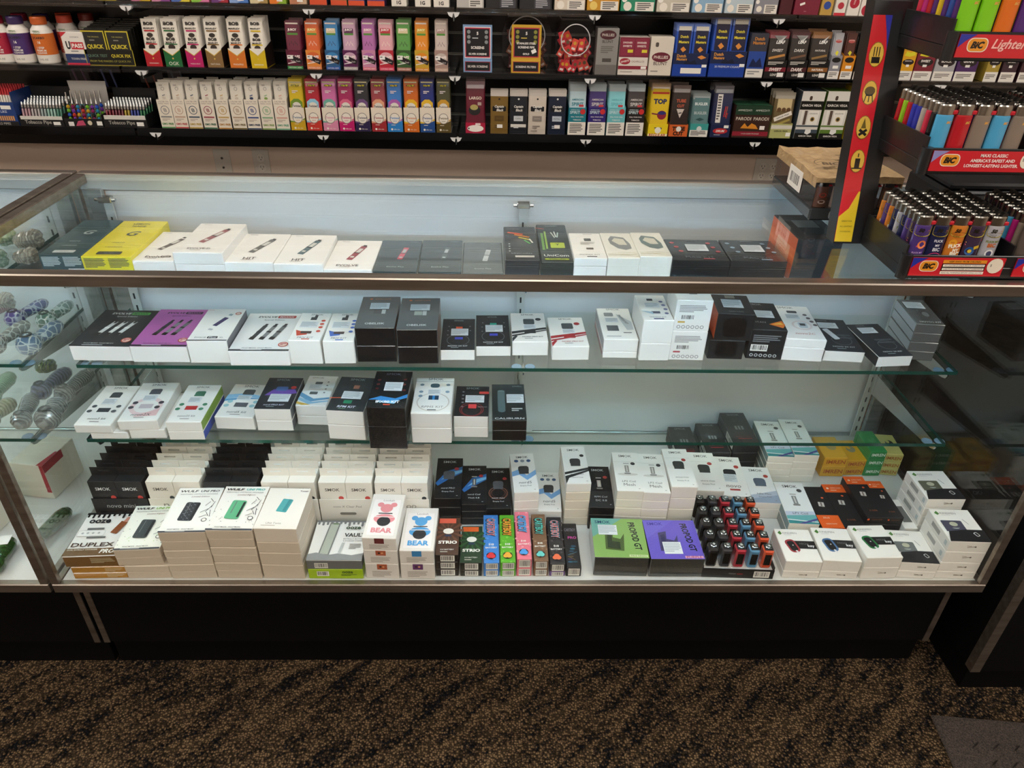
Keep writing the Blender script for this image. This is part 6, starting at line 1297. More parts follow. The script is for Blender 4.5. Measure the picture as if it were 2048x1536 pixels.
for i, (c, pn, ink, t1) in enumerate((('7a5f2c', 'tan', '5a4420', 'GOLD'), ('22242a', 'charcoal', 'c8ccd0', 'CLASSIC'), ('cfc3b6', 'cream', '8a8078', 'ORIGINAL'), ('1e2638', 'dark navy', 'b8c0cc', 'ROYAL'))):
    xc, w_, h_, l_ = WL['captain%d' % i]
    for k_ in range(3):
        o = pouch('tobacco_pouch', w_-.003, h_, c, [('c', .5, .80, .06, '2a2620' if i in (0, 2) else 'd8d8d4'), ('rr', .5, .58, .86, .30, .05, 0, '16161a'), ('t', 'Captain', .5, .625, .6, 'ece8e0', {'b': .03, 's': .2}), ('t', 'Black', .55, .55, .46, 'ece8e0', {'b': .03, 's': .2}), ('r', .2, .30, .8, .42, ink), ('t', t1, .5, .36, .4, c), ('ln', .2, .12, .8, .2, 2, ink), ('r', .36, .14, .72, .22, 'ece8e2') if i in (0, 3) else ('r', 0, .16, 1, .23, 'd8d4cc') if i == 1 else ('ln', .1, .05, .9, .09, 1, ink)] if k_ == 0 else None, 'b8b0a8', .02)
        o.location = (xc, YF+k_*.016, ZC)
        tag(o, ('%s tobacco pouch with black name plate' if k_ == 0 else '%s tobacco pouch standing behind the front one') % pn, 'pouch', 'name plate tobacco pouches' if k_ == 0 else 'rear %s pouches' % pn)
for i, (c, nm, pc) in enumerate((('1a7a8a', 'teal', 'b8d0d8'), ('2c2070', 'indigo', '4a3a78'), ('6ab8c0', 'aqua', '8ad0d8'), ('211c1c', 'black', '4a4444'))):
    display('spirit%d' % i, ZC, 'display_tray', 'tobacco_pouch', '%s tobacco tray with white warning panel and red disc' % nm, '%s tobacco pouch in its warning-panel tray' % nm, c, [('r', 0, 0, 1, .48, 'e8e2d8'), ('ln', .10, .06, .88, .42, 6, '5a5650'), ('c', .80, .86, .15, 'c83030'), ('t', 'AMERICAN', .36, .92, .5, 'c8dce0'), ('t', 'SPIRIT', .36, .83, .56, 'c8dce0', {'b': .02}), ('t', 'ROLL YOUR OWN', .5, .67, .7, 'ece8e4', {'b': .02}), ('t', 'TOBACCO', .5, .56, .46, 'ece8e4', {'b': .02})], pc, [('t', 'AMERICAN', .5, .70, .8, c if i in (0, 2) else 'd0ccc8', {'b': .02}), ('t', 'SPIRIT', .5, .61, .8, c if i in (0, 2) else 'd0ccc8', {'b': .02}), ('r', .6, .56, .92, .60, 'c83a40')], 5, .021, group=GC, pg='warning panel tobacco pouches', topcol='a8b4b8')
display('top', ZC, 'display_tray', 'tobacco_pouch', 'yellow tobacco tray with a white disc sticker', 'yellow tobacco pouch with a striped spinning top', 'e8cc1e', [('t', 'TOP', .5, .6, .40, '1c2a5a', {'b': .05}), ('c', .5, .5, .16, 'ece8d8'), ('r', 0, 0, 1, .2, 'f0e8c0'), ('t', 'REGULAR', .5, .10, .86, 'b83a20', {'b': .03})], 'd8b81e', [('r', .02, .02, .98, .9, 'd8b81e'), ('t', 'TOP', .5, .66, .8, '1c2a5a', {'b': .06, 'h': .30}), ('r', .0, .80, 1, .84, 'b83a20'), ('e', .66, .40, .28, .26, '8a2030'), ('e', .66, .44, .26, .1, '2a2a6a'), ('q', .25, .42, .4, .08, -8, '7a2a3a')], 5, .021, group=GC, pg='yellow tobacco pouches', topcol='a88a6a')
display('tube', ZC, 'display_tray', 'tobacco_pouch', 'orange tobacco tray with black lettering', 'dark brown tobacco pouch with a pale shield', 'd0622a', [('t', 'TUBE', .5, .66, .7, '1c1410', {'b': .05}), ('t', 'CUT', .5, .26, .56, '1c1410', {'b': .05}), ('c', .5, .64, .14, 'e8e4dc')], '2f2420', [('t', 'TUBE', .5, .70, .62, 'b85a40', {'b': .04}), ('t', 'CUT', .5, .60, .46, 'b85a40', {'b': .04}), ('p', [(.25, .54), (.75, .54), (.5, .36)], 'c8bcb4'), ('q', .5, .46, .2, .06, 10, '2f2420')], 5, .021, group=GC, pg='dark brown tobacco pouches', topcol='6a5a56')
display('bugler', ZC, 'display_tray', 'tobacco_pouch', 'teal tobacco tray with deep white warning panel', 'grey teal tobacco pouch', '3f9a94', [('r', 0, 0, 1, .52, 'e8e4dc'), ('ln', .06, .08, .94, .46, 4, '44403c'), ('c', .5, .62, .14, 'd8dcdc')], '5a7a7c', [('r', .02, .02, .98, .9, '5a7a7c'), ('t', 'BUGLER', .5, .76, .86, 'd8e0e0', {'b': .03}), ('t', 'BUGLER', .5, .55, .86, 'a8b4b4', {'b': .04}), ('p', [(.2, .40), (.5, .44), (.8, .40), (.5, .36)], '2a4a4a')], 4, .021, group=GC, pg='grey teal tobacco pouches', topcol='8a9494')
display('drum', ZC, 'display_tray', 'tobacco_pouch', 'navy tobacco tray with red oval', 'navy tobacco pouch with white warning strip', '1c2448', [('e', .5, .5, .38, .14, 'b82a30'), ('t', 'DRUM', .5, .5, .44, 'ece4dc', {'b': .04, 's': .2}), ('ln', .2, .14, .8, .22, 1, 'c8ccd8'), ('r', .66, .74, .9, .96, 'f0eee8')], '232a4c', [('r', .14, .28, .44, .84, 'e0dcd6'), ('ln', .18, .32, .40, .80, 9, '55524e'), ('q', .66, .5, .06, .6, -6, 'b82a30'), ('q', .76, .5, .03, .6, -6, 'd86a3a'), ('t', 'DRUM', .80, .42, .3, 'b82a30', {'a': 80, 'b': .03})], 5, .021, group=GC, pg='navy tobacco pouches', topcol='6a6a70')
standing('parodi', ZC, 'cigar_box', 'green and brown cigar box with a red base band', '3a241c', [('r', 0, .72, 1, 1, '1f3a28'), ('t', 'AMMEZZATI', .25, .86, .38, 'd8dcd0'), ('t', 'AMMEZZATI', .74, .86, .38, 'd8dcd0'), ('t', 'PARODI', .25, .60, .42, 'd8d0c0', {'b': .01}), ('t', 'PARODI', .74, .60, .42, 'd8d0c0', {'b': .01}), ('p', [(.2, .30), (.3, .46), (.4, .34), (.5, .46), (.62, .40), (.7, .28)], 'd88a2a'), ('r', 0, .06, 1, .20, '8a2030'), ('t', '4 FOR CIGAR PACKAGE', .5, .13, .5, 'e0d4cc'), ('r', .74, .26, .88, .38, 'f0e8e4')], .1, group=GC, top=[('r', 0, 0, 1, 1, '1f3a28'), ('r', .05, .1, .46, .9, '2f5a40'), ('r', .54, .1, .95, .9, '2f5a40')])
display('gv1', ZC, 'display_tray', 'cigar_pouch', 'pale green cigar tray', 'brown cigar pouch with white sash', 'b0b070', [('t', 'GARCIA VEGA', .5, .5, .66, '1c1c16', {'b': .02}), ('r', 0, .64, 1, .9, 'd8d4c8'), ('r', .76, .14, .98, .4, 'f0eee8')], '6a5a3a', [('r', .1, .60, .9, .86, 'c8b488'), ('c', .24, .62, .12, '5a4028'), ('c', .5, .62, .12, '5a4028'), ('c', .76, .62, .12, '5a4028'), ('q', .5, .48, 1.0, .22, 22, 'e4ded4'), ('t', 'GARCIA VEGA', .5, .48, .7, '2a2a26', {'a': 22, 'b': .02}), ('q', .5, .34, .9, .12, 22, 'a0904a')], 4, .021, group=GC, pg='sashed cigar pouches', topcol='a8a090')
for key, c, nm in (('gv2', '3f4a54', 'slate grey'), ('gv3', '5a7a2e', 'leaf green')):
    standing(key, ZC, 'cigar_box', '%s cigar box with white and black bands' % nm, 'd8d4cc', [('r', 0, .80, 1, 1, 'dcd8d0'), ('rr', .4, .86, .12, .18, .05, 0, '4a3a30'), ('r', 0, .62, 1, .80, '14140f'), ('t', 'GARCIA VEGA', .5, .71, .86, 'ece8e0', {'b': .02}), ('r', .12, .30, .22, .60, 'e8e4dc'), ('r', .26, .30, .38, .60, '5a4a40'), ('r', .44, .30, .90, .60, 'ece8e0'), ('c', .66, .42, .10, 'a88a4a'), ('c', .66, .42, .06, '2a2620'), ('t', 'GIGANTE', .66, .54, .36, '6a6660'), ('r', 0, .26, 1, .29, c), ('r', 0, .0, 1, .16, '14140f'), ('r', 0, .12, 1, .20, c), ('t', 'GARCIA VEGA', .5, .06, .6, 'ece8e0', {'b': .02}), ('p', [(.44, .12), (.46, .20), (.7, .20), (.72, .14), (.58, .09)], 'e8e8e4')], .08, cols=dict(left=c, right=c, top=c), group=GC)
standing('yellowpk', ZC, 'cigar_box', 'narrow yellow tobacco pack with a sideways name and white base', 'd0b32a', [('r', 0, 0, 1, .34, 'e4ded2'), ('t', 'amour y', .66, .62, 1.9, '4a4010', {'a': 90}), ('ln', .5, .1, .95, .2, 3, '888')], .09, group=GC)
# ---- upper shelf: only the lower parts of these packs are in view
TC = [('5a4a78', 'striped violet drink pack', [('q', .2+.2*i, .2, .05, .9, 60, 'e8e4ec') for i in range(5)]), ('6a5a88', 'lilac drink pack', [('q', .1+.25*i, .2, .06, .9, 50, '2a2040') for i in range(4)]),
      ('c8402a', 'red-orange pack with black lettering', [('t', 'STRONGER', .5, .10, .9, '1a1414', {'b': .05})]), ('2a2a24', 'black and yellow pack', [('r', .1, 0, .9, .10, 'c8b82a')])]
for c, a2, nm in (('d8b82a', 'c8789a', 'lemon'), ('8a4a90', 'd890b0', 'plum'), ('d8c83a', '4a6ab0', 'citrus'), ('d87aa8', '8ac048', 'rose'), ('a82838', '6a3a7a', 'ruby'), ('4a78c0', '8aa8d8', 'sky'), ('a88a50', 'd8c8a0', 'sand'), ('8ab030', 'e07a2a', 'lime'), ('c8a888', 'b87a5a', 'beige'), ('22305a', 'd85a2a', 'midnight'), ('2a8a50', 'd85a2a', 'emerald'), ('2a58a0', 'd85a2a', 'cobalt'), ('5a3a7a', 'd85a2a', 'grape')):
    TC.append((c, '%s coloured wrap pack' % nm, [('p', [(0, 0), (0, .22), (.5, .1), (1, .26), (1, .12), (.4, 0)], a2), ('r', .44, .05, .78, .13, 'f0eee8')] if nm not in ('midnight', 'emerald', 'cobalt', 'grape') else [('r', 0, 0, 1, .10, 'd8502a'), ('ln', .2, .12, .8, .18, 2, 'e8e4dc')]))
for c, nm in (('3a4a90', 'blue'), ('e08a5a', 'peach'), ('c8c4c0', 'pale grey')): TC.append(('e6e0d6', 'white pack with %s stripe reading 1G' % nm, [('r', 0, .18, 1, .26, c), ('t', '1G', .5, .08, .3, '2a2a2a', {'b': .04})]))
for c, nm in (('b8b4b0', 'grey'), ('1c1c1e', 'black silver'), ('1e1e22', 'black navy')): TC.append((c, '%s cigarette pouch pack' % nm, [('r', .45, .01, .95, .2, 'd8d4ce' if c[0] == 'b' else '3a3a40'), ('ln', .5, .02, .9, .18, 4, '55524e' if c[0] == 'b' else 'a8a8ac')]))
for c, nm in (('d8cab8', 'orange-flecked white'), ('c8902a', 'amber'), ('2a8a68', 'jade'), ('c8c0b0', 'cream ring'), ('8ab0cc', 'pale blue spotted'), ('b8c8d0', 'white blue spotted'), ('8a8a92', 'silver')): TC.append((c, '%s shisha tobacco box' % nm, [('c', .2, .10, .12, 'ece4d8' if nm != 'amber' else 'e8c86a'), ('c', .1, .24, .08, 'd8803a' if 'orange' in nm else 'f0ece4'), ('r', .42, .01, .97, .19, 'e8e2d8'), ('ln', .48, .02, .92, .17, 4, '55524e')]))
TC += [('4a1420', 'dark wine cigarette carton', []), ('7a1c34', 'burgundy cigarette carton with white tags', [('q', .3, .22, .2, .08, 20, 'f0eee8'), ('ln', .4, .06, .6, .08, 1, 'b88a90')]), ('c09a4a', 'gold cigarette pack with blue seal', [('c', .5, .20, .3, '2a4a9a')]), ('e6e0d6', 'white cigarette pack with a red foot', [('r', 0, 0, 1, .06, 'c82a3a'), ('c', .5, .2, .28, 'b83040')])]
for i in range(4): TC.append(('e8e2d8', 'white cigarette pack with a %s red roundel' % ('high', 'low')[i % 2], [('c', .5, .12 if i % 2 else .26, .40, 'b02038'), ('t', 'LUCKY', .5, .13 if i % 2 else .3, .5, 'f0e8e0', {'b': .03, 'a': 80})]))
for i, (c, lab, pr) in enumerate(TC):
    k = 'top%02d' % i
    if k in WL: standing(k, ZA, 'product_box', lab+' on the upper wall shelf', c, pr, .07, group=GA)
# ================================================================ lighter rack on the case
RK = mat('17181a', .35, 0., .15, 'rack_black_plastic')
CT = CH+.0008
rack = empty('lighter_rack', (1.418, .02, CT))
RW = .318
TIERS = ((.0, 0.), (.143, .035), (.286, .060))
for ti, (dz, dy) in enumerate(TIERS):
    dep = .135
    mb = MB().box(0, dy, dz, RW, dy+dep, dz+.018, RK, .0015)
    mb.box(0, dy, dz+.018, RW, dy+.003, dz+.036, RK, .001)
    for xa in (0, .1565, RW-.003): mb.box(xa, dy+.003, dz+.018, xa+.003, dy+dep, dz+.05, RK)
    mb.tube((.004, dy+.004, dz), (.004, dy+.004, dz+.036), .008, .008, RK, 12)
    mb.build('tray', rack)
    for j, xa in enumerate((.011, .165)):
        lw, lh = .137, .028
        MB().box(xa, dy-.002, dz+.005, xa+lw, dy-.0003, dz+.005+lh, mat('c81f2c', .3, 0., .5)).build('label_card', rack)
        mb = MB(); F = Face(mb, (xa, dy-.002, dz+.005), (lw, 0, 0), (0, 0, lh), .3, .5)
        bl = '24309a' if ti != 1 else '8a8ac0'
        F.draw([('p', [(0, .42), (0, 1), (.16, 1), (.07, .74)], bl), ('rr', .19, .55, .20, .125, .05, 0, 'e8e0d0'), ('rr', .19, .55, .185, .11, .045, 0, 'e0922a'), ('t', 'BiC', .19, .55, .13, '191510', {'b': .06, 's': .25})])
        if ti == 0: F.draw([('r', .33, .72, .80, .90, 'e0922a'), ('t', 'KEEP AWAY FROM CHILDREN', .565, .81, .34, '1a1410', {'b': .02}), ('r', .33, .30, .80, .70, '1a1412'), ('r', .34, .53, .79, .66, 'ece4d8'), ('t', 'NO LIGHTER IS CHILD-PROOF. THERE IS NO', .565, .595, .42, '1a1410'), ('r', .34, .34, .79, .46, 'ece4d8'), ('t', 'SUBSTITUTE FOR PROPER ADULT SUPERVISION', .565, .40, .42, '1a1410'), ('r', .33, .12, .80, .28, 'ece4d8'), ('t', 'READ ALL WARNINGS BEFORE USING LIGHTER', .565, .20, .44, '1a1410'), ('e', .90, .60, .085, .085, 'e6dccb'), ('t', '$', .855, .62, .018, '333')])
        if ti == 1: F.draw([('t', 'MAXI CLASSIC', .63, .80, .28, 'f0e4e0', {'b': .03}), ('t', "AMERICA'S SAFEST AND", .63, .55, .46, 'f0e4e0', {'b': .03}), ('t', 'LONGEST-LASTING LIGHTER.', .63, .30, .56, 'f0e4e0', {'b': .03}), ('e', .985, .60, .07, .085, 'e6dccb'), ('t', '$', .945, .62, .02, '333')])
        if ti == 2: F.draw([('t', 'Lighters', .52, .55, .38, 'f0b8b0', {'b': .02, 's': .3})])
        mb.build('label_print', rack)
# leaning side uprights and back, with the red icon strip
def slab(x0, x1, y0, z0, y1, z1, t, m):
    mb = MB(); a = [(x, y0, z0) for x in (x0, x1)]; b = [(x, y1, z1) for x in (x0, x1)]
    P = [(x0, y0, z0), (x1, y0, z0), (x1, y0+t, z0), (x0, y0+t, z0), (x0, y1, z1), (x1, y1, z1), (x1, y1+t, z1), (x0, y1+t, z1)]
    c = Vector(((x0+x1)/2, (y0+y1+t)/2, (z0+z1)/2))
    for f in ((0, 1, 5, 4), (1, 2, 6, 5), (2, 3, 7, 6), (3, 0, 4, 7), (0, 1, 2, 3), (4, 5, 6, 7)): mb.poly([P[i] for i in f], m, c)
    return mb
for xa in (-.044, RW-.012): slab(xa, xa+.056, .1355, 0, .2045, .345, .03, RK).build('upright', rack)
for zz_, yy_ in ((.030, .148), (.172, .176), (.312, .204)): MB().box(.013, yy_, zz_, RW-.013, yy_+.006, zz_+.012, RK, .001).build('rear_bar', rack)
st = slab(-.044, -.016, .1335, .004, .1990, .327, .0012, mat('cf1f2a', .3, 0., .5)).build('icon_strip', rack)
mb = MB(); F = Face(mb, (-.044, .1335, .004), (.028, 0, 0), (0, .0655, .323), .3, .5)
F.draw([('p', [(.62, 1), (1, 1), (1, .86), (.84, .93)], '2a309a'), ('p', [(0, 0), (0, .12), (.5, .16), (.9, .24), (1, .24), (1, 0)], 'e0c02a')])
for k, v in enumerate((.84, .68, .53, .38)):
    F.draw([('e', .5, v, .40, .62, '8a6a20'), ('e', .5, v, .37, .58, 'e0b84a')])
    if k == 0: F.draw([('r', .28, v-.036, .72, v-.01, '1a1612')]+[('q', u, v+.012, .05, .46, 0, '1a1612') for u in (.36, .5, .64)])
    elif k == 1: F.draw([('p', [(.2, v+.006), (.8, v+.006), (.66, v-.014), (.34, v-.014)], '1a1612'), ('e', .5, v+.01, .28, .2, '5a4a20')]+[('q', .5+d, v-.026, .05, .34, d*60, '1a1612') for d in (-.2, 0, .2)])
    elif k == 2: F.draw([('q', .5, v-.022, .5, .14, 35, '1a1612'), ('q', .5, v-.022, .5, .14, -35, '1a1612'), ('p', [(.36, v-.004), (.5, v+.042), (.64, v-.004)], '6a5a20')])
    else: F.draw([('r', .36, v-.03, .64, v+.012, '1a1612'), ('q', .5, v+.026, .06, .2, 0, '1a1612'), ('r', .22, v-.036, .78, v-.03, '1a1612')])
F.draw([('t', 'GREAT FOR', .5, .10, .6, '2a2410'), ('t', 'ALL LIGHTING', .5, .075, .7, '2a2410'), ('t', 'OCCASIONS', .5, .05, .6, '2a2410')])
mb.build('strip_print', st)
tag(rack, 'black three-tier lighter display rack with red labels on the glass top', 'rack')

HOOD = mat('a8a6a0', .22, 1., 0., 'lighter_chrome'); BTN = mat('b8182a', .4); WHL = mat('4a4846', .35, .9)
def lighter(hexc, prims=None, metallic=0.):
    l = empty('lighter'); a, b = .0122, .0058
    MB().lathe([(1, 0), (1, .0015), (1, .058), (.96, .0598)], mat(hexc, .22, metallic, .4), 14, None, a, b).build('body', l)
    MB().lathe([(.99, .0600), (.99, .0715), (.86, .0735)], HOOD, 12, None, a*.98, b*.98).build('metal_hood', l)
    MB().box(a*.62, -b*.8, .0605, a*1.16, b*.8, .0655, BTN, .0008).build('red_button', l)
    MB().lathe([(.0042, -.0035), (.0042, .0035)], WHL, 12, Matrix.Translation((a*.40, 0, .0745)) @ Matrix.Rotation(math.pi/2, 4, 'X')).build('spark_wheel', l)
    if prims:
        mb = MB()
        # print wrapped on the elliptical body: project face-space onto the surface
        t_ = MB(); F = Face(t_, (-.0116, 0, .002), (.0232, 0, 0), (0, 0, .056), .25, .5); F.draw(prims)
        for i, v in enumerate(t_.v):
            off = -v.y; x = max(-.0121, min(.0121, v.x*1.0)); v.y = -b*math.sqrt(max(0, 1-(x/a)**2))-off-.0002
        t_.build('printed_wrap', l)
    return l
hd = [('r', 0, .80, 1, 1, '9a8a2a'), ('e', .5, .80, .5, .16, '9a8a2a'), ('t', '50', .34, .90, .34, '1e1a0c', {'b': .05, 's': .2}), ('t', 'YEARS OF', .34, .80, .42, '2e280c'), ('t', 'FLAME', .34, .755, .36, '2e280c'), ('t', 'BIC', .82, .90, .2, 'b86a1e', {'s': .3})]
WR = (('sunset print', '4a3578', [('c', .62, .52, .27, 'e8824a'), ('r', .3, .45, .92, .49, 'c84a78'), ('r', 0, 0, 1, .2, '2f2458'), ('t', 'FLICK MY', .5, .30, .66, 'c8a8d8', {'b': .02}), ('t', 'BIC', .5, .11, .76, 'c89ac0', {'b': .06})]),
      ('navy neon print', '1e2348', [('t', 'FLICK', .5, .62, .56, 'd8dce8', {'b': .03}), ('t', 'MY', .5, .50, .28, 'd8dce8', {'b': .03}), ('t', 'BIC', .5, .39, .44, 'd8dce8', {'b': .03}), ('o', .5, .08, .55, .50, 'c84a78'), ('q', .4, .18, .6, .03, 40, '4a6ac8')]),
      ('orange floral print', 'c8782a', [('c', .3, .58, .22, 'e0a02a'), ('c', .7, .52, .2, 'c84a20'), ('t', 'FLICK', .5, .50, .8, 'f4e8d0', {'b': .06, 'a': 8}), ('t', 'MY', .6, .38, .4, 'f4e8d0', {'b': .05}), ('t', 'BIC', .6, .27, .6, 'f4e8d0', {'b': .06}), ('c', .6, .10, .2, '8a2a20'), ('c', .25, .14, .18, 'd8582a')]),
      ('retro record print', '3a2c44', [('q', .5, .58, 1.0, .10, 16, 'd85a7a'), ('q', .5, .64, 1.0, .06, 16, 'e0a04a'), ('c', .36, .36, .28, '2a5a9a'), ('c', .36, .36, .12, 'd8c03a'), ('q', .72, .46, .34, .2, 14, 'c8a82a'), ('t', 'FLICK MY', .5, .16, .78, 'e87a9a', {'b': .04}), ('t', 'BIC', .5, .07, .6, 'e87a9a', {'b': .05})]),
      ('pale eye print', 'a8a8b0', [('t', 'FLICK MY', .5, .62, .8, '6a7a2a', {'b': .04}), ('t', 'BIC', .5, .52, .5, 'b8602a', {'b': .05}), ('c', .5, .30, .26, 'f0f0f0'), ('c', .5, .30, .17, '4a4a6a'), ('t', 'FLAMES', .5, .08, .7, '7a8a2a', {'b': .04})]))
LX = 1.418+.0185
def place(o, x, y, z, label, grp, rz=0.):
    o.location = (x, y, z); o.rotation_euler = (0, 0, rz); tag(o, label, 'lighter', grp)
z1 = CT+.0184
protos = [lighter(h, p+hd) for _, h, p in WR]
for ci in range(5):
    for ri in range(9):
        k = (ci+ri*2+(ri*ri) % 3) % 5 if ri else ci
        o = protos[k] if ri == 0 else dup(protos[k], (0, 0, 0))
        place(o, LX+ci*.0264, .0325+ri*.0134, z1, 'lighter with %s on the bottom rack tier' % WR[k][0]+(', front row' if ri == 0 else ''), 'printed lighters on the bottom tier' if ri else 'front printed lighters')
plain = {}
def plain_lighter(hx, small=False):
    if hx not in plain: plain[hx] = lighter(hx, [('t', 'BIC', .72, .86, .30, 'd8a04a', {'b': .05, 's': .25})]); return plain[hx]
    return dup(plain[hx], (0, 0, 0))
CN = {'4aa0cc': 'sky blue', 'b31a26': 'red', '84766a': 'taupe', '8ac01e': 'lime green', '2a34a8': 'royal blue', 'c82a48': 'rose red', '14161a': 'black', 'a8a098': 'pale grey', 'd86a14': 'orange', '7ac814': 'bright green', 'b8207a': 'magenta', '4a2070': 'purple', 'd8b81e': 'yellow', '204a9a': 'cobalt', '5a504a': 'dark taupe'}
t2y, t2z = .02+.035+.0125, CT+.143+.0184
front2 = ('4aa0cc', 'b31a26', '84766a', '4aa0cc', '84766a'); left2 = ('4aa0cc', '14161a', 'c82a48', 'a8a098', '2a34a8', '2a34a8', 'b31a26', '8ac01e', 'b31a26')
pal = list(CN)
for ci in range(5):
    for ri in range(9):
        hx = front2[ci] if ri == 0 else (left2[ri] if ci == 0 else pal[(ci*5+ri*3) % 9])
        place(plain_lighter(hx), LX+ci*.0264, t2y+ri*.0134, t2z, 'plain %s lighter on the middle rack tier' % CN[hx]+(', front row' if ri == 0 else ''), 'plain lighters on the middle tier')
t3y, t3z = .02+.060+.0125, CT+.286+.0184
front3 = ('7ac814', '7ac814', 'd86a14', '4a2070', 'd8b81e'); left3 = ('7ac814', '4a2070', '204a9a', '4a2070', 'd8b81e', '4a2070', 'b31a26', 'b8207a', 'c82a48')
for ci in range(5):
    for ri in range(9):
        hx = front3[ci] if ri == 0 else (left3[ri] if ci == 0 else pal[(ci*4+ri*5) % 14])
        place(plain_lighter(hx), LX+ci*.0264, t3y+ri*.0134, t3z, 'plain %s lighter on the top rack tier' % CN[hx]+(', front row' if ri == 0 else ''), 'plain lighters on the top tier')
second = ('5a504a', '84766a', 'b8207a', '4aa0cc', 'b31a26')
for ri in range(9):
    hx = second[ri % 5]
    for ci in range(5):
        place(plain_lighter(second[(ri+ci*2) % 5]), LX+.1585+ci*.0264, .0325+ri*.0134, z1, 'plain %s lighter in the second section of the bottom tier' % CN[second[(ri+ci*2) % 5]], 'plain lighters on the bottom tier')
        for yy, zz, nm in ((t2y, t2z, 'middle'), (t3y, t3z, 'top')):
            hx = pal[(ci*3+ri*2+(5 if nm == 'top' else 0)) % 14]
            place(plain_lighter(hx), LX+.1585+ci*.0264, yy+ri*.0134, zz, 'plain %s lighter in the second section of the %s tier' % (CN[hx], nm), 'plain lighters in the second section of the %s tier' % nm)

# ---- paper-topped lighter trays behind the rack
def m_paper():
    m, nt, b, o = nodes('brown_wrapping_paper')
    n = N(nt, 'ShaderNodeTexNoise', Scale=38., Detail=5., Distortion=1.5); nt.links.new(coords(nt), n.inputs['Vector'])
    rp = ramp(nt, n.outputs[0], [(.3, lin('a98a62')), (.7, lin('c9ab80'))]); nt.links.new(rp.outputs[0], b.inputs['Base Color'])
    b.inputs['Roughness'].default_value = .4; b.inputs['Coat Weight'].default_value = .6; b.inputs['Coat Roughness'].default_value = .15
    bump(nt, b, n.outputs[0], .7, .006)
    return m
PAPER = m_paper()
def bic_pack(x, y, w_, d_, h_, label, first):
    p = empty('lighter_pack', (x, y, CT))
    G_ = mat('34393c', .2, 0., .8)
    MB().box(-w_/2, 0, 0, w_/2, d_, .022, G_, .003).build('plastic_base', p)
    MB().box(-w_/2+.001, .001, .0224, w_/2-.001, d_-.001, h_-.012, TINTED).build('shrink_film', p)
    mb = MB(); n, k = 8, 6; rr = random.Random(4)
    V = [[(-w_/2-.001+(w_+.002)*i/n, (d_)*j/k, h_-.004+rr.uniform(-.002, .003)) for i in range(n+1)] for j in range(k+1)]
    for j in range(k):
        for i in range(n): mb.poly([V[j][i], V[j][i+1], V[j+1][i+1], V[j+1][i]], PAPER)
    for i in range(n):
        for j, s in ((0, 0), (k, d_)): mb.poly([V[j][i], V[j][i+1], (V[j][i+1][0], s, h_-.013), (V[j][i][0], s, h_-.013)], PAPER, (0, d_/2, 0))
    for j in range(k):
        for i in (0, n): mb.poly([V[j][i], V[j+1][i], (V[j+1][i][0], V[j+1][i][1], h_-.022), (V[j][i][0], V[j][i][1], h_-.022)], PAPER, (0, d_/2, 0))
    pt = mb.build('paper_cover', p)
    mb = MB(); F = Face(mb, (-w_/2, 0, h_-.0002), (w_, 0, 0), (0, d_, 0)); F.k = 60
    F.draw([('t', 'BIC', .30, .30, .24, '5a4630', {'b': .04, 's': .2}), ('ln', .5, .2, .9, .6, 6, '7a6040'), ('o', .3, .30, .2, .19, '5a4630')]); mb.build('paper_print', pt)
    mb = MB(); F = Face(mb, (-w_/2, 0, .0), (w_, 0, 0), (0, 0, .022), .3); F.draw([('rr', .38, .5, .30, .11, .04, 0, '8a9092'), ('t', 'BIC', .38, .5, .2, '1f2426', {'b': .06, 's': .25})]); mb.build('base_emboss', p)
    MB().box(-w_/2-.0012, d_*.30, .030, -w_/2-.0004, d_*.62, .066, mat('ece8e2', .5)).build('barcode_label', p)
    mb = MB(); F = Face(mb, (-w_/2-.0012, d_*.62, .030), (0, -d_*.32, 0), (0, 0, .036)); F.draw([('bar', .12, .12, .88, .8)]); mb.build('barcode', p)
    tag(p, label, 'lighter pack')
    # lighters seen through the film
    c0 = None
    cols_ = ('6a4a3a', 'a89a90', '8a3a30', '7a6a5a')
    for i in range(5):
        l = lighter(cols_[i % 4], [('e', .5, .6, .3, .3, 'b04a3a'), ('e', .5, .25, .3, .25, 'c8b8a8')]) if i < 4 else dup(c0, (0, 0, 0))
        if i == 0: c0 = l
        for ch in l.children: ch.scale = (.95, 1, .60)
        for ch in l.children: ch.location.z *= 1
        place(l, x-w_/2+.018+i*.0285, y+.0105, CT+.0226, 'film-wrapped lighter inside the paper-topped pack', 'lighters in the film pack')
bic_pack(1.445, .262, .148, .20, .080, 'film-wrapped lighter pack with brown paper top and barcode label', True)
# card machine behind the rack
o = empty('receipt_printer', (1.700, .27, CT))
MB().box(-.075, 0, 0, .075, .17, .045, mat('121316', .35), .006).build('body', o)
MB().box(-.070, .03, .0452, .070, .165, .058, mat('1a1b1f', .3), .004).build('lid', o)
MB().box(-.055, .006, .0452, .055, .022, .0475, mat('55585c', .3), .0008).build('paper_slot', o)
tag(o, 'black receipt printer half hidden behind the lighter rack', 'printer')

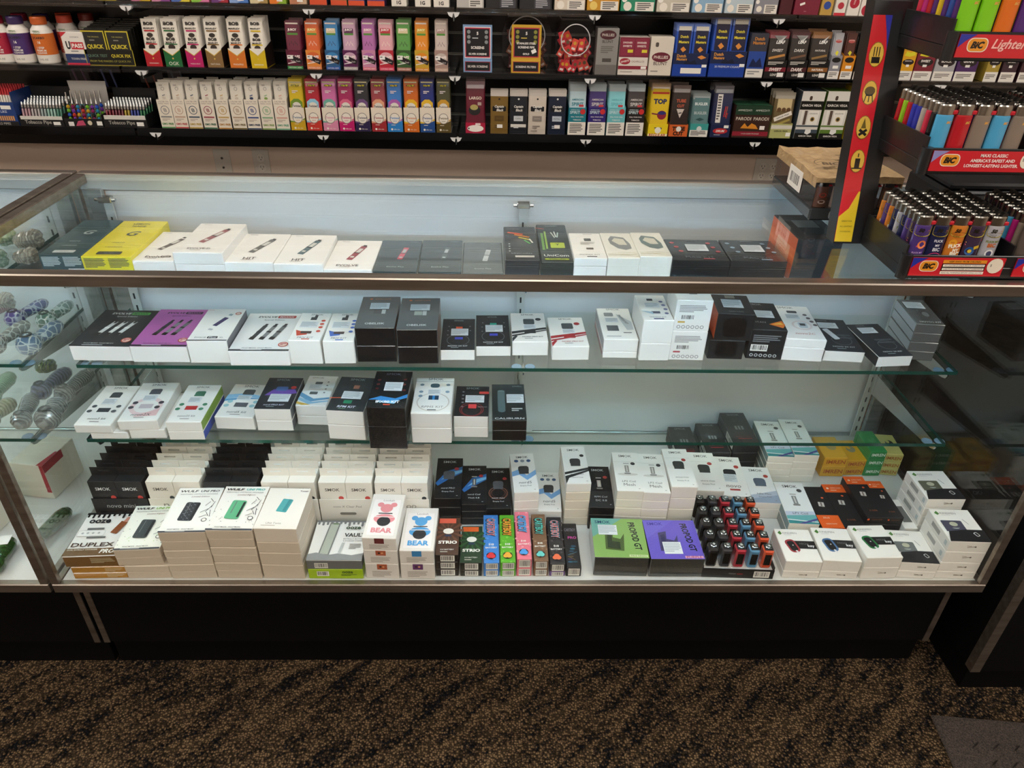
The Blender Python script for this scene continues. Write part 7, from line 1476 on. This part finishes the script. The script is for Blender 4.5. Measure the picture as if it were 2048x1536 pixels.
# ================================================================ blown glass in the neighbouring case
def m_net(name, base, line, scale, metal=0.):
    m, nt, b, o = nodes(name)
    v = N(nt, 'ShaderNodeTexVoronoi', Scale=scale); v.feature = 'DISTANCE_TO_EDGE'; nt.links.new(coords(nt), v.inputs['Vector'])
    rp = ramp(nt, v.outputs['Distance'], [(.05, lin(line)), (.10, lin(base))]); nt.links.new(rp.outputs[0], b.inputs['Base Color'])
    b.inputs['Roughness'].default_value = .12; b.inputs['Coat Weight'].default_value = 1.
    b.inputs['Transmission Weight'].default_value = .25
    return m
def m_swirl(name, c0, c1, scale):
    m, nt, b, o = nodes(name)
    wv = N(nt, 'ShaderNodeTexWave', Scale=scale, Distortion=6., Detail=2.); nt.links.new(coords(nt), wv.inputs['Vector'])
    rp = ramp(nt, wv.outputs[0], [(.35, lin(c0)), (.65, lin(c1))]); nt.links.new(rp.outputs[0], b.inputs['Base Color'])
    b.inputs['Roughness'].default_value = .1; b.inputs['Coat Weight'].default_value = 1.
    b.inputs['Transmission Weight'].default_value = .25
    return m
NETB = m_net('net_glass_blue', '5a7a9a', 'dfe8e4', 75.); NETG = m_net('net_glass_green', '6a8a7a', 'dfe8e0', 75.); NETP = m_net('net_glass_purple', '4a4a8a', 'c8ccd8', 75.); NETD = m_net('net_glass_grey', '8a8a84', 'd8dcd4', 80.)
SWD = m_swirl('swirl_glass_dark', '3a3e3e', '8a8e88', 60.); SWC = m_swirl('swirl_glass_clear', '8f9694', 'c4cac6', 50.); SWB = m_swirl('swirl_glass_indigo', '3a3c58', '6a6e8a', 45.); SWY = m_swirl('swirl_glass_olive', '7a7a4a', 'a8a884', 45.)
GRN = m_swirl('green_glass', '16350f', '2f5a1e', 40.); PGR = m_swirl('pale_green_glass', '8aa888', 'b8cbb0', 70.); TAN = m_swirl('fumed_glass', 'a89888', 'd0c4b0', 70.)
def spoon(label, cat, head, tail, zb, m, rh=.020, fat=1., grp='blown glass pipes'):
    (xa, ya), (xb, yb) = head, tail; L = math.hypot(xb-xa, yb-ya); L = max(L, .06); an = math.atan2(yb-ya, xb-xa)
    o = empty('glass_pipe', (xa, ya, zb), an)
    M = Matrix.Translation((0, 0, rh)) @ Matrix.Rotation(math.pi/2, 4, 'Y')
    r = rh; rb = r*.62*fat
    mb = MB().lathe([(r*.12, -r), (r*.6, -r*.82), (r*.94, -r*.35), (r, 0), (r*.94, r*.35), (r*.66, r*.8), (rb*.85, r*1.1), (rb, L*.55), (rb*1.08, L*.75), (rb*.9, L*.9), (rb*.6, L*.98), (rb*.25, L)], m, 18, M)
    mb.build('body', o)
    MB().lathe([(r*.50, r*1.9), (r*.46, r*1.985), (r*.30, r*1.99), (r*.22, r*1.93)], mat('2a2e2c', .2), 14).build('bowl', o)
    if 'price tag' in label: MB().box(L*.55, -rb*.7, rh+rb+.0003, L*.9, rb*.7, rh+rb+.0012, mat('f0eee8', .5)).build('price_tag', o)
    tag(o, label, cat, grp)
dx = -.028
def S(p): return (p[0]+dx, p[1])
zs2, zs3, zd, zs1 = SZ2+.0004, SZ3+.0004, DK+.0002, SZ1+.0004
spoon('blue netted glass pipe with a big round bulb, next to the case divider', 'pipe', S((-.030, .262)), S((-.012, .345)), zs2, NETB, .022)
spoon('green netted glass pipe behind the blue bulb one', 'pipe', S((-.052, .365)), S((-.042, .445)), zs2, NETG, .019)
spoon('grey netted glass pipe beside the blue bulb one', 'pipe', S((-.095, .262)), S((-.080, .350)), zs2, NETD, .020)
spoon('purple netted glass pipe standing behind the grey one', 'pipe', S((-.118, .372)), S((-.095, .450)), zs2, NETP, .019)
spoon('indigo netted glass pipe at the edge of the netted group', 'pipe', S((-.150, .285)), S((-.140, .345)), zs2, NETP, .018)
spoon('fumed tan glass pipe behind the netted pipes', 'pipe', S((-.185, .375)), S((-.170, .445)), zs2, TAN, .018)
def nugget(x, y, z, r, m, label, grp):
    o = MB(); rr = random.Random(int(x*1e4) & 255)
    for k in range(9):
        a = k*2.4; q = .35 if k else 0
        o.lathe([(r*.05, -r*.5), (r*.42, -r*.3), (r*.55, 0), (r*.42, r*.3), (r*.05, r*.5)], m, 10, Matrix.Translation((r*q*1.3*math.cos(a), r*q*1.3*math.sin(a), r*(.5+.42*(k % 3)*.6))))
    o = o.build('glass_nugget', None, (x, y, z)); tag(o, label, 'ornament', grp)
nugget(-.212, .435, zs2, .030, TAN, 'lumpy clear glass ornament behind the netted pipes', 'lumpy glass')
spoon('large dark swirled glass pipe with fat bowl near the shelf edge', 'pipe', S((-.014, .214)), S((-.020, .268)), zs3, SWD, .024, 1.2)
spoon('long dark swirled glass pipe beside the fat bowl one', 'pipe', S((-.066, .214)), S((-.090, .300)), zs3, SWD, .019, 1.3)
spoon('olive glass pipe lying next to the long swirled one', 'pipe', S((-.128, .214)), S((-.118, .280)), zs3, SWY, .020, 1.2)
spoon('indigo glass pipe lying at the back of the lowest pipe shelf', 'pipe', S((-.082, .318)), S((-.066, .400)), zs3, SWB, .020, 1.2)
spoon('smoky glass pipe beside the indigo one', 'pipe', S((-.030, .308)), S((-.016, .395)), zs3, SWD, .020, 1.2)
spoon('pale green glass pipe leaning at the end of the lowest pipe shelf', 'pipe', S((-.172, .300)), S((-.180, .385)), zs3, PGR, .017, 1.4)
nugget(-.155, .420, zs3, .022, m_swirl('moss_glass', '3a4a22', '6a7a3a', 60.), 'cluster of moss green glass balls', 'lumpy glass')
spoon('dark green glass pipe lying on the deck near the divider', 'pipe', S((-.048, .100)), S((-.026, .190)), zd, GRN, .016, 1.5)
spoon('dark green glass pipe with a white price tag on the deck', 'pipe', S((-.086, .035)), S((-.098, .105)), zd, GRN, .016, 1.5)
for i, (x, y) in enumerate(((-.150, .245), (-.215, .120))):
    carton('gift_box', ('white box with a red corner band at the back of the deck', 'white box with a red corner band nearer the price-tagged pipe')[i], 'box', x, y, zd, -.15, .075, .10, .09, 'e4dccb', dict(top=[('p', [(.82, 0), (1, 0), (1, .5), (.93, .5)], 'a82030')], front=[('p', [(.86, .2), (1, .2), (1, 1), (.9, 1)], 'a82030')], right=[('r', 0, .78, .6, 1, 'a82030')]))
for i, (x, y, r, nm) in enumerate(((-.075, .275, .026, 'front'), (-.030, .300, .022, 'small front'), (-.120, .290, .024, 'outer'), (-.062, .370, .027, 'tall rear'), (-.118, .385, .024, 'rear'), (-.165, .340, .022, 'outermost'))):
    nugget(x, y, zs1, r, PGR if i % 2 == 0 else TAN, '%s lumpy %s glass piece on the top pipe shelf' % (nm, 'pale green' if i % 2 == 0 else 'tan'), 'lumpy glass on top shelf')
o = empty('yellow_bottle', (-.30, .44, CH+.0008))
MB().lathe([(.026, 0), (.028, .004), (.028, .045), (.018, .058), (.013, .062)], mat('e8e4da', .3), 16).build('body', o)
MB().lathe([(.0283, .012), (.0283, .040)], mat('d8a01e', .35), 16).build('label_band', o)
MB().lathe([(.014, .0622), (.014, .078), (.012, .080)], mat('d8a01e', .35), 14).build('cap', o)
tag(o, 'small bottle with a yellow label on the neighbouring case top', 'bottle')
bpy.context.view_layer.update()
